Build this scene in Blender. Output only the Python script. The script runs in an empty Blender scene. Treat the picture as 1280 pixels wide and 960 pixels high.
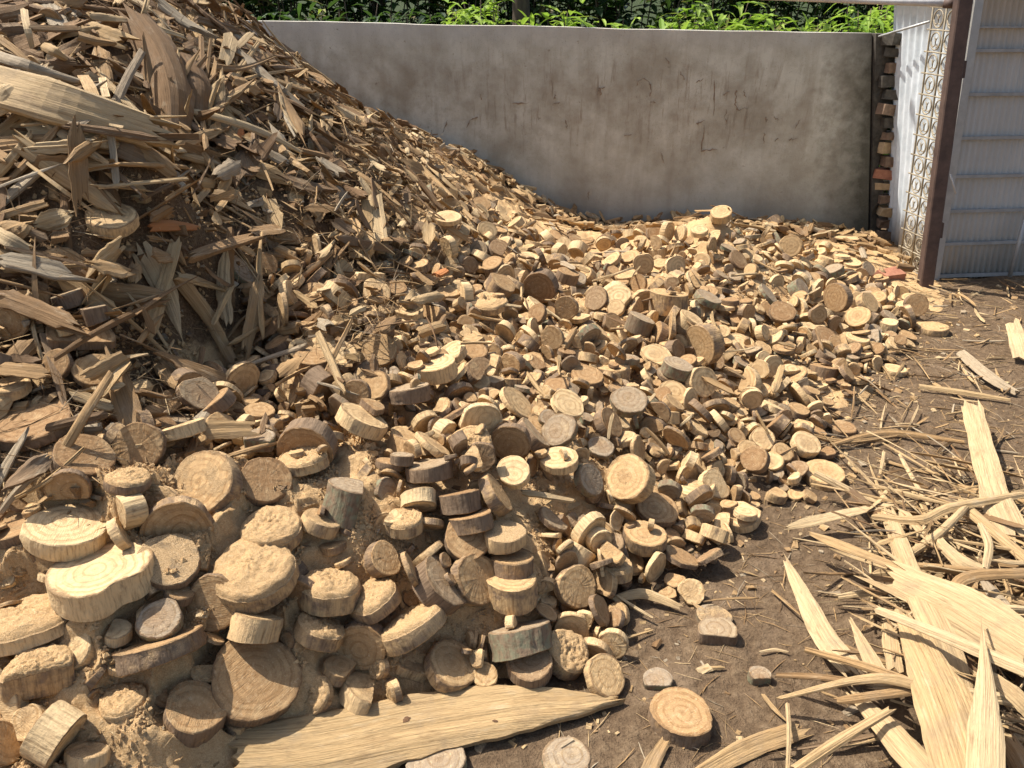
import bpy, math
import numpy as np
from mathutils import Vector, Matrix

# ---------------------------------------------------------------- camera, sky, sun, exposure
SC = bpy.context.scene
COL = SC.collection
PITCH = math.radians(26.0); CAMZ = 1.55; F = 961.0           # F in pixels of a 1280 px wide frame
cam_d = bpy.data.cameras.new('camera'); cam = bpy.data.objects.new('camera', cam_d); COL.objects.link(cam)
cam_d.sensor_width = 36.0; cam_d.lens = 36.0 * F / 1280.0
cam_d.clip_start = 0.05; cam_d.clip_end = 500.0
cam.location = (0, 0, CAMZ); cam.rotation_euler = (math.pi/2 - PITCH, 0, 0)
SC.camera = cam
SUN_TO = Vector((-0.52, 0.24, 0.88)).normalized()            # direction towards the sun: high, from behind left
SUN_EL = math.asin(SUN_TO.z); SUN_AZ = math.atan2(SUN_TO.x, SUN_TO.y)
W = bpy.data.worlds.new('World'); SC.world = W; W.use_nodes = True
_nt = W.node_tree; _bg = _nt.nodes['Background']
_sky = _nt.nodes.new('ShaderNodeTexSky'); _sky.sky_type = 'NISHITA'; _sky.sun_disc = False
_sky.sun_elevation = SUN_EL; _sky.sun_rotation = SUN_AZ; _sky.dust_density = 3.0; _sky.ozone_density = 0.6
_nt.links.new(_sky.outputs[0], _bg.inputs[0]); _bg.inputs[1].default_value = 0.118
sun_d = bpy.data.lights.new('sun', 'SUN'); sun = bpy.data.objects.new('sun', sun_d); COL.objects.link(sun)
sun_d.energy = 5.0; sun_d.angle = math.radians(0.53); sun_d.color = (1.0, 0.955, 0.885)
sun.rotation_euler = SUN_TO.to_track_quat('Z', 'Y').to_euler()
SC.view_settings.view_transform = 'Standard'; SC.view_settings.look = 'None'
SC.view_settings.exposure = 0.72; SC.view_settings.gamma = 1.0
SC.view_settings.use_curve_mapping = False

# ---------------------------------------------------------------- measuring helpers: where a sight line meets a height, a distance or the heap
CS, SN = math.cos(PITCH), math.sin(PITCH)
def ray(px, py):
    u = (px-640.0)/F; v = (480.0-py)/F
    return np.array([u, CS+v*SN, -SN+v*CS])
CAM = np.array([0, 0, CAMZ])
def PT(px, py, t): return CAM + ray(px, py)*t
def PZ(px, py, z):
    d = ray(px, py); return CAM + d*((z-CAMZ)/d[2])
def PY(px, py, y):
    d = ray(px, py); return CAM + d*(y/d[1])
def proj(p):
    x, y, z = p[..., 0], p[..., 1], p[..., 2]-CAMZ
    t = y*CS - z*SN; up = y*SN + z*CS
    return 640+F*x/t, 480-F*up/t, t

# ---------------------------------------------------------------- vectorised value noise
_rs = np.random.RandomState(7); _PERM = _rs.permutation(256); _VAL = _rs.rand(256)*2-1
def vnoise(x, y, z=0.0):
    x = np.asarray(x, float); y = np.asarray(y, float); z = np.zeros_like(x)+z
    xi = np.floor(x).astype(int); yi = np.floor(y).astype(int); zi = np.floor(z).astype(int)
    fx, fy, fz = x-xi, y-yi, z-zi
    fx = fx*fx*(3-2*fx); fy = fy*fy*(3-2*fy); fz = fz*fz*(3-2*fz)
    def h(a, b, c): return _VAL[_PERM[(_PERM[(_PERM[a & 255]+b) & 255]+c) & 255]]
    r = 0
    for a in (0, 1):
        for b in (0, 1):
            for c in (0, 1):
                w = (fx if a else 1-fx)*(fy if b else 1-fy)*(fz if c else 1-fz)
                r = r + w*h(xi+a, yi+b, zi+c)
    return r
def fbm(x, y, o=4, z=0.0):
    r = 0; a = 1.0
    for i in range(o):
        r = r + a*vnoise(x*2**i+17.3*i, y*2**i-9.1*i, z); a *= 0.5
    return r

# ---------------------------------------------------------------- the heap as a height field through measured points
_cp = []
for px, py, z in [
    (0,955,.24),(100,900,.24),(200,950,.15),(300,880,.12),(60,800,.31),(150,780,.34),(270,790,.27),(380,800,.2),
    (40,700,.41),(130,740,.38),(250,690,.38),(350,700,.32),(450,860,.06),(480,780,.17),(560,820,.08),(640,800,.08),
    (700,840,.03),(560,720,.22),(640,700,.21),(720,720,.1),(760,760,.02),(450,680,.3),(330,600,.42),(200,610,.47),
    (80,620,.52),(450,600,.38),(560,590,.36),(650,600,.3),(740,620,.2),(800,680,.08),(870,690,.02),(850,600,.12),
    (950,620,.03),(1000,600,.01),(930,520,.15),(1050,520,.01),(1000,440,.15),(1100,450,.01),(1070,380,.12),
    (1150,400,.02),(1150,360,.04),(1000,340,.2),(900,264,.5),(850,296,.36),(960,305,.27),(800,400,.3),(700,480,.34),
    (800,500,.25),(600,480,.38),(500,470,.45),(600,380,.4),(700,380,.33),(500,380,.5),(700,310,.27),(640,300,.4),
    (100,430,.72),(20,420,.75),(250,480,.46),(350,450,.45),(400,520,.45),(420,400,.6),(330,330,.68),(250,320,.73),(290,420,.52),
    (400,250,.85),(450,300,.66),(500,250,.72),(560,250,.58),(620,270,.45),(1050,300,.08),(760,290,.04),(700,285,.2),(1090,330,.06)]:
    _cp.append(PZ(px, py, z))
for px, py, t in [(285,22,4.2),(360,90,4.3),(440,150,4.5),(560,215,5.0),(660,270,5.4),(190,168,2.45),(120,190,2.38),(60,150,2.4),
    (0,60,2.9),(150,60,3.1),(230,40,3.6),(0,250,2.3),(100,280,2.28),(150,380,2.28),(245,235,2.75),(300,160,3.3)]:
    _cp.append(PT(px, py, t))
for p in [(-2.7,2.2,1.2),(-1.62,1.0,.34),(-1.95,1.4,.5),(-1.4,.6,.24),(-3,3,1.7),(-2.2,4.1,1.75),(-3,5,1.5),(-2.2,5.6,1.35),(-1.3,5.6,.95),(-.3,5.7,.55),(-4.6,3,.5),
    (-4.6,5,.6),(-4.2,1,.15),(-2.4,.6,.35),(-1.7,0,.12),(-.5,.1,0),(-3,-1,0),(.2,.6,0),(.5,.9,0),(2,1,0),(2,2,0),(2.5,3,0),
    (3.5,4,0),(1,.8,0),(1.3,1.5,0),(3,5,0),(1,0,0),(4,2,0),(-5.5,0,0),(-6,3,0),(-6,6,.2),(0,-1,0),(3,-1,0),(2.6,5.7,.05),(1.2,5.8,.1),(0,6.6,.3),(-2,7,1)]:
    _cp.append(np.array(p, float))
_cp = np.array(_cp)
def _ker(r2): return np.sqrt(r2+0.11**2)
_n = len(_cp); _d2 = ((_cp[:, None, :2]-_cp[None, :, :2])**2).sum(-1)
_A = np.zeros((_n+1, _n+1)); _A[:_n, :_n] = _ker(_d2)-0.018*np.eye(_n); _A[_n, :_n] = 1; _A[:_n, _n] = 1
_w = np.linalg.solve(_A, np.append(_cp[:, 2], 0))
def H(x, y):
    x = np.asarray(x, float); y = np.asarray(y, float)
    sh = x.shape; xf = x.ravel(); yf = y.ravel(); out = np.empty(len(xf))
    for i in range(0, len(xf), 20000):
        d2 = (xf[i:i+20000, None]-_cp[None, :, 0])**2+(yf[i:i+20000, None]-_cp[None, :, 1])**2
        out[i:i+20000] = _ker(d2) @ _w[:_n] + _w[_n]
    far = np.clip((np.hypot(xf+1, yf-3)-6.0)/1.5, 0, 1)
    out = out*(1-far)
    return np.maximum(out, -0.05).reshape(sh)
def hit(px, py, lift=0.0):
    d = ray(px, py); ts = np.linspace(0.5, 7.5, 700)
    p = CAM[None]+d[None]*ts[:, None]
    g = p[:, 2]-(np.maximum(H(p[:, 0], p[:, 1]), 0)+lift)
    k = np.argmax(g < 0)
    if g[k] >= 0: return PY(px, py, 6.0)
    a, b = (ts[k-1], ts[k]) if k else (ts[0], ts[0])
    return CAM+d*((a+b)/2)
# ---------------------------------------------------------------- the slices one can pick out one by one
# px, py, radius px, minor/major ratio of the face, direction its face leans to (deg, 90 = up), thickness/radius, tone, dust, cut, lift, label, short name
# tone: 0 pale cream, .25 straw, .5 tan, .75 brown, 1 grey ; cut = where a chord cuts the round (1 = whole) ; lift 'g' = flat on the soil
HERO = [
(85,664,46,.58,78,.5,.02,0,1,.03,'large pale yellow wood slice tilted on the sawdust, left of a brown gap','tilted pale slice'),
(127,722,60,.54,88,.55,.0,0,1,.05,'biggest cream wood slice, lying flat with a notched edge on the sawdust','notched cream slice'),
(200,776,27,.85,100,.5,1,0,1,.09,'small grey weathered wood slice with saw ridges across its face','grey saw-ridged slice'),
(267,753,34,.95,200,.4,.55,0,1,.04,'tan round wood slice standing face forward, right of the notched cream slice','standing tan slice'),
(318,850,55,.93,50,.55,.56,.05,1,.05,'large tan brown wood slice with rings standing above the end of the long plank','large brown ringed slice'),
(243,893,37,.8,62,.9,.55,.25,1,.06,'thick dusty wood slice leaning in sawdust at the left tip of the long plank','plank-tip thick slice'),
(35,782,54,.4,88,.35,.1,.95,1,.03,'broad flat wood slice covered with sawdust, below the notched cream slice','flat sawdust-covered slice'),
(50,848,40,.6,80,.95,.35,.8,.35,.05,'half round of pale wood with sawdust on top near the left corner','left-corner half round'),
(0,930,28,.65,0,.6,.4,.2,1,.04,'wood slice cut by the left edge of the photo near the bottom corner','bottom-left edge slice'),
(318,720,52,.72,95,.5,.3,1,1,.05,'big domed wood slice buried under a thick crust of sawdust','crusted big slice'),
(340,665,37,.68,90,.5,.3,1,1,.04,'sawdust-crusted wood slice directly above the crusted big one','crusted small slice'),
(222,660,42,.8,255,.4,.5,.2,.3,.02,'half round of wood standing on edge with an arched rim, above the notched cream slice','arched half round'),
(322,782,34,.22,65,.95,.2,.3,.4,.04,'pale wood block showing its cut side, above the large brown ringed slice','pale block'),
(201,811,52,.14,88,.5,.55,.3,1,.02,'long low slab of wood seen edge on under the grey saw-ridged slice','edge-on slab'),
(150,668,22,.2,15,.5,.15,.2,1,.04,'narrow pale wood slice on edge between two large pale slices','narrow upright slice'),
(155,880,29,.55,85,.5,.15,.85,1,.01,'dusty pale wood slice half sunk in the sawdust of the bottom left','sunken dusty slice'),
(477,700,22,.78,15,.9,.5,.1,1,.05,'small thick tan wood slice leaning right on a sawdust slope','small thick leaning slice'),
(551,732,37,.5,35,.7,.85,0,1,.05,'grey brown wood slice with saw lines, tilted to the right in front','tilted saw-lined slice'),
(595,724,33,.78,10,.5,.4,.1,1,.03,'tan wood slice leaning behind the tilted saw-lined slice','leaning tan slice'),
(584,674,30,.9,60,.5,.6,.0,1,.03,'reddish tan wood slice standing upright behind the front stack','reddish upright slice'),
(631,672,27,.5,90,.75,.2,.6,1,.06,'pale wood slice dusted with sawdust on top of the front stack','stack-top slice'),
(640,706,27,.35,90,.9,.5,.3,1,.02,'thick tan wood slice under the dusted one in the middle of the front stack','stack-middle slice'),
(641,738,32,.5,95,1.0,.3,.25,1,.04,'thick straw coloured wood slice at the foot of the front stack','thick stack-foot slice'),
(652,800,39,.1,100,.85,.95,0,1,.05,'wood slice seen edge on with a mossy grey green bark band','mossy-edged slice'),
(662,834,28,.75,88,.7,.8,0,1,.05,'pale grey wood slice lying just above the right half of the long plank','pale grey slice'),
(705,818,29,.7,45,.8,.35,.7,1,.03,'dusty wood slice leaning at the right front foot of the heap','dusty foot slice'),
(564,833,34,.75,45,.6,.35,.1,1,.03,'tan wood slice leaning on the heap above the middle of the long plank','mid-plank slice'),
(515,785,42,.33,112,.5,.3,.75,.8,.05,'tilted wood slice loaded with sawdust with a pale lower edge','sawdust-loaded tilted slice'),
(605,845,17,.9,80,.7,.3,.1,1,.03,'small wood slice wedged between two leaning slices just above the plank','wedged small slice'),
(455,868,30,.5,60,.8,.15,.3,.3,.03,'broken pale piece of wood above the left half of the long plank','broken pale piece'),
(719,734,27,.8,15,.5,.4,.15,1,.03,'tan wood slice standing on edge at the right foot of the heap','right-foot upright slice'),
(752,734,21,.8,160,.6,.35,.1,.4,.03,'half round of wood beside the soil at the right foot of the heap','soil-side half round'),
(765,712,25,.5,90,.6,.3,.7,1,.03,'flat dusty wood slice at the heap edge above the soil-side half round','flat dusty edge slice'),
(806,673,26,.6,90,.7,.4,.2,1,.04,'thick tan wood slice lying flat at the right rim of the heap','right-rim thick slice'),
(772,768,15,.9,150,.7,.2,.1,1,.02,'small straw wood slice on the soil beside thin splinters','splinter-side slice'),
(850,899,38,.8,92,.75,.55,.05,1,'g','round tan wood slice lying alone on the dark soil in front','lone round slice on soil'),
(822,852,19,.8,92,.9,1,.1,.5,'g','small grey wood chunk on the soil above the lone round slice','small grey chunk'),
(950,845,14,.8,92,1.3,1,.1,.6,'g','tiny grey block of wood on bare soil between the lone slice and the strips','tiny grey block'),
(897,792,24,.8,92,.8,.9,.1,.5,'g','grey brown half slice on the soil with a dark shadow, right of the thin splinters','grey brown half slice'),
(893,768,21,.8,92,.5,.95,.4,1,'g','soil-stained flat slice touching the grey brown half slice','soil-stained slice'),
(708,945,31,.8,92,.4,1,.1,1,'g','grey wood slice pressed flat in the soil at the bottom edge','flat grey slice in soil'),
(545,955,38,.8,92,.6,1,.05,1,'g','grey weathered wood slice in the shadow under the long plank','plank-shadow slice'),
(1030,592,25,.8,92,.5,.3,.1,1,'g','straw wood slice lying flat on the soil right of the heap','flat straw slice'),
(1055,533,16,.8,92,.5,.7,.2,1,'g','brown wood slice lying on the soil by a crossing stick','brown soil slice'),
(1119,459,15,.8,92,.4,.05,.1,1,'g','thin pale wood slice flat on the bare soil patch','thin pale slice on bare soil'),
(1006,556,18,.65,60,.7,.05,.1,1,.04,'pale thick wood slice tipped at the right end of the heap','pale tipped end slice'),
(1047,372,18,.8,190,.6,.6,.1,1,.05,'brown wood slice facing left near the gate end of the heap','brown facing slice'),
(1073,397,15,.85,130,.5,.25,0,1,.04,'yellow wood slice tipped up near the gate end of the heap','yellow tipped slice'),
(1165,409,20,.8,92,.4,.3,.1,1,'g','straw wood slice lying flat on the ground in front of the gate post','gate-post slice'),
(175,558,30,.95,160,.5,.55,.0,1,.05,'tan wood slice with a dark heart standing among debris on the left','dark-hearted slice'),
(228,537,28,.12,96,.5,.05,.1,1,.07,'thin pale wood slice balanced flat on a stick on the left side','thin balanced slice'),
(259,606,43,.75,140,.6,.4,.35,1,.05,'large tan wood slice with a dusted face leaning to the upper left','large dusted leaning slice'),
(332,604,31,.9,80,.8,.7,.2,1,.05,'thick greyish wood slice facing forward, right of the large dusted leaning slice','thick greyish slice'),
(384,556,33,.85,235,.9,.6,0,1,.06,'thick wood slice with its shaded face forward and lit rim above','shaded thick slice'),
(380,580,29,.35,92,.6,.25,.9,1,.06,'dusty slice lying in front of the shaded thick slice','dusty front slice'),
(104,574,36,.7,60,.6,.7,0,1,.04,'brown wood slice tilted in debris left of the dark-hearted slice','brown debris slice'),
(86,611,27,.8,230,.3,.5,.0,.5,.05,'half round standing with a bright rim above the tilted pale slice','bright-rimmed half round'),
(118,464,24,.85,80,.5,.4,.1,1,.05,'round tan wood slice under a leaning brown stick','stick-crossed slice'),
(72,455,19,.8,150,.5,.6,.1,1,.05,'small brown wood slice left of the leaning brown stick','small brown slice'),
(101,424,39,.6,80,.4,.6,0,.4,.05,'dark half round in shade with two pale blocks on it','dark half round'),
(112,395,21,.1,92,1.0,.9,0,.4,.09,'pale grey block of wood in the shaded hollow, larger of two','larger hollow block'),
(78,412,18,.1,92,.8,.2,0,.4,.08,'pale block of wood in the shaded hollow, smaller of two','smaller hollow block'),
(10,396,29,.85,200,.5,.55,0,1,.05,'ringed wood slice at the left edge under the plank pile','left-edge ringed slice'),
(12,485,24,.4,90,.5,.25,.2,1,.05,'straw yellow wood slice lying flat at the left edge','left-edge yellow slice'),
(44,530,46,.5,100,.4,.7,.1,1,.03,'broad brown wood slice under fibres at the left edge','broad brown slice'),
(329,397,20,.75,90,.6,.4,.3,1,.06,'speckled pale wood slice lying alone on the steep dark face','lone steep-face slice'),
(325,552,19,.5,90,.9,1,.0,.6,.05,'small grey block of wood left of the shaded thick slice','left grey block'),
(435,628,29,.3,70,1.6,.95,0,.5,.06,'thick log chunk with greenish grey bark facing the front','greenish bark chunk'),
(445,493,19,.93,200,.5,.5,0,1,.06,'round wood slice with brown rings facing forward in mid heap','brown-ringed mid slice'),
(544,462,26,.42,98,.8,.1,.1,1,.06,'big pale wood slice lying level above an edge-on dark one','level pale mid slice'),
(512,492,26,.15,92,.7,.9,0,1,.05,'wood slice seen edge on with a dark bark band in mid heap','dark-banded slice'),
(452,527,31,.3,58,.6,.1,.2,1,.05,'pale tilted wood slice with a broad bright rim in mid heap','bright-rimmed tilted slice'),
(709,506,23,.55,60,.4,.08,0,1,.06,'pale oval wood slice tipped up in the middle of the heap','pale oval slice'),
(699,538,22,.9,120,.4,.95,.1,1,.05,'round grey wood slice facing forward under the pale oval one','round grey mid slice'),
(638,552,25,.85,250,.5,.6,0,1,.05,'wood slice standing with a dark shaded face like a hollow','hollow-looking slice'),
(642,590,21,.9,100,.6,.0,0,1,.06,'bright cream round wood slice facing forward in the middle','bright cream round slice'),
(590,556,26,.85,110,.5,.3,.7,1,.05,'sawdust speckled round wood slice left of the hollow-looking slice','speckled mid slice'),
(699,576,24,.6,92,.5,.1,.1,1,.06,'pale yellow wood slice lying right of the bright cream round slice','pale yellow mid slice'),
(736,600,21,.7,20,.5,.95,.1,1,.05,'grey wood slice leaning right below the pale yellow slice','leaning grey mid slice'),
(788,599,30,.85,150,.7,.25,.15,1,.06,'big straw yellow wood slice facing left in the right part of the heap','big straw slice'),
(618,619,28,.18,30,.6,.4,0,1,.07,'thin wood slice on edge leaning over a dark gap','gap-side thin slice'),
(536,589,30,.15,92,.7,.9,0,1,.06,'flat wood slice with dark bark edge above a dark gap','dark-edged gap slice'),
(575,627,26,.15,95,.9,.75,0,1,.06,'wood slice with dark bark edge lower inside the gap','in-gap dark slice'),
(590,652,27,.2,100,.8,.6,0,1,.05,'wood slice bridging the foot of the dark gap','gap-foot slice'),
(708,385,15,.95,200,.5,.5,0,1,.05,'small round wood slice with a dark ring, upper of two','upper ringed small slice'),
(691,422,15,.92,200,.5,.45,0,1,.05,'small round wood slice with a dark ring, lower of two','lower ringed small slice'),
(676,357,21,.85,230,.8,.75,0,1,.05,'wood slice with a dark shaded face high in the middle','upper shaded slice'),
(612,381,22,.42,92,.4,.3,.7,1,.04,'flat dusty oval wood slice high in the middle of the heap','flat dusty oval slice'),
(836,377,24,.2,92,1.0,.35,.1,1,.06,'thick wood slice seen edge on in the right back of the heap','thick edge-on back slice'),
(901,269,13,.6,90,.9,.2,.1,1,.0,'thick wood slice topmost on the back heap before the wall','topmost back slice'),
(452,306,18,.75,100,.6,.2,0,1,.05,'yellow wood slice on the left slope below an orange tinted one','yellow slope slice'),
(437,291,18,.7,120,.6,.35,0,1,.05,'orange tinted wood slice on the left slope of the heap','orange slope slice'),
(140,275,30,.55,92,.5,.15,.1,1,.06,'round pale slice with a raised collar below the big planks','collared slice'),
(880,430,26,.7,200,.6,.4,.1,1,.05,'tan wood slice leaning left in the right part of the heap','right-part leaning slice'),
(945,575,17,.85,150,.8,.75,.1,1,.05,'brown grey wood slice facing forward at the right end of the heap','right-end brown slice'),
(862,402,16,.3,60,.9,.05,.1,1,.05,'pale wood slice on edge in the right part of the heap','right-part pale edge slice'),
(400,655,24,.3,60,.8,.3,.5,1,.04,'narrow dusty wood slice on edge, right of the sawdust-crusted small one','dusty edge-on slice'),
(412,742,37,.5,80,.7,.3,1,1,.03,'mound-like wood slice thick with sawdust, left of the small thick leaning slice','mounded slice'),
(468,752,34,.5,112,.6,.4,.95,1,.03,'sawdust-heaped wood slice left of the tilted saw-lined one','sawdust-heaped slice'),
(452,806,32,.8,235,.5,.5,.1,1,.03,'shaded brown wood slice leaning forward below the sawdust-heaped one','forward-leaning shaded slice'),
(398,792,30,.45,60,.7,.35,.7,1,.03,'dusty tilted wood slice right of the large brown ringed one','dusty ring-side slice'),
(505,655,24,.5,90,.6,.25,.8,1,.03,'dusty flat wood slice in the sawdust slope below the dark gap','dusty slope slice'),
(425,838,22,.6,60,.7,.4,.3,.6,.03,'small broken wood piece below the dusty ring-side slice','small broken piece'),
(372,742,26,.7,230,.5,.7,.1,1,.02,'shaded brown wood slice under the right rim of the crusted big one','under-rim slice'),
(211,703,37,.85,80,.5,.9,.55,1,.03,'greyish wood slice speckled with sawdust, right of the notched cream slice','sawdust-speckled greyish slice'),
(20,662,30,.4,100,.5,.6,.3,1,.03,'brown wood slice at the left edge beside the tilted pale slice','left-edge brown slice'),
(110,945,26,.4,70,.8,.1,.5,.6,.03,'pale wood block half sunk in sawdust at the bottom left','sunken pale block'),
(300,905,20,.6,70,.7,.35,.4,.6,.02,'small tan piece beside the plank-tip thick slice','small tan piece'),
]
def frame_at(px, py):
    f = ray(px, py); f = f/np.linalg.norm(f)
    r = np.cross(f, np.array([0, 0, 1.0])); r /= np.linalg.norm(r); u = np.cross(r, f)
    return f, r, u
def hero_pose(h):
    px, py, rp, ratio, dr, th, tone, dust, cut, lift = h[:10]
    if lift == 'g':
        p = PZ(px, py, 0.02); t = proj(p)[2]; R = rp*t/F; T = th*R
        return np.array([p[0], p[1], T/2-.006]), np.array([0.03*math.sin(px), 0.05*math.cos(py), 1.0]), R, T
    p = hit(px, py, lift*0.6); t = float(proj(p)[2]); R = rp*t/F; T = th*R
    f, r, u = frame_at(px, py); a = math.radians(dr); s = math.sqrt(max(0, 1-ratio*ratio))
    n = -f*ratio + s*(r*math.cos(a)+u*math.sin(a))
    return p, n/np.linalg.norm(n), R, T

# ---------------------------------------------------------------- one slice: irregular outline, split edges, faces and rim apart
def outline(rs, n, cut, cutdir=None, flats=True):
    th = np.arange(n)*2*math.pi/n
    r = 1+rs.uniform(.01, .06)*np.cos(2*th+rs.uniform(0, 6.28))+rs.uniform(.0, .045)*np.cos(3*th+rs.uniform(0, 6.28))+rs.uniform(0, .02)*np.cos(5*th+rs.uniform(0, 6.28))
    r = r+rs.normal(0, .010, n)
    for _ in range(rs.randint(0, 4) if flats else 0):                        # flats where the log was hewn
        dd = np.cos(th-rs.uniform(0, 6.28)); r = np.minimum(r, rs.uniform(.80, .97)/np.maximum(dd, .05))
    if cut < .99:
        c = rs.uniform(0, 6.28) if cutdir is None else cutdir
        dd = np.cos(th-c); lim = np.where(dd > 1e-3, cut/np.maximum(dd, 1e-3), 9)
        r = np.minimum(r, lim*(1+rs.normal(0, .015, n)))
    return th, r
NIND = 190
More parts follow.
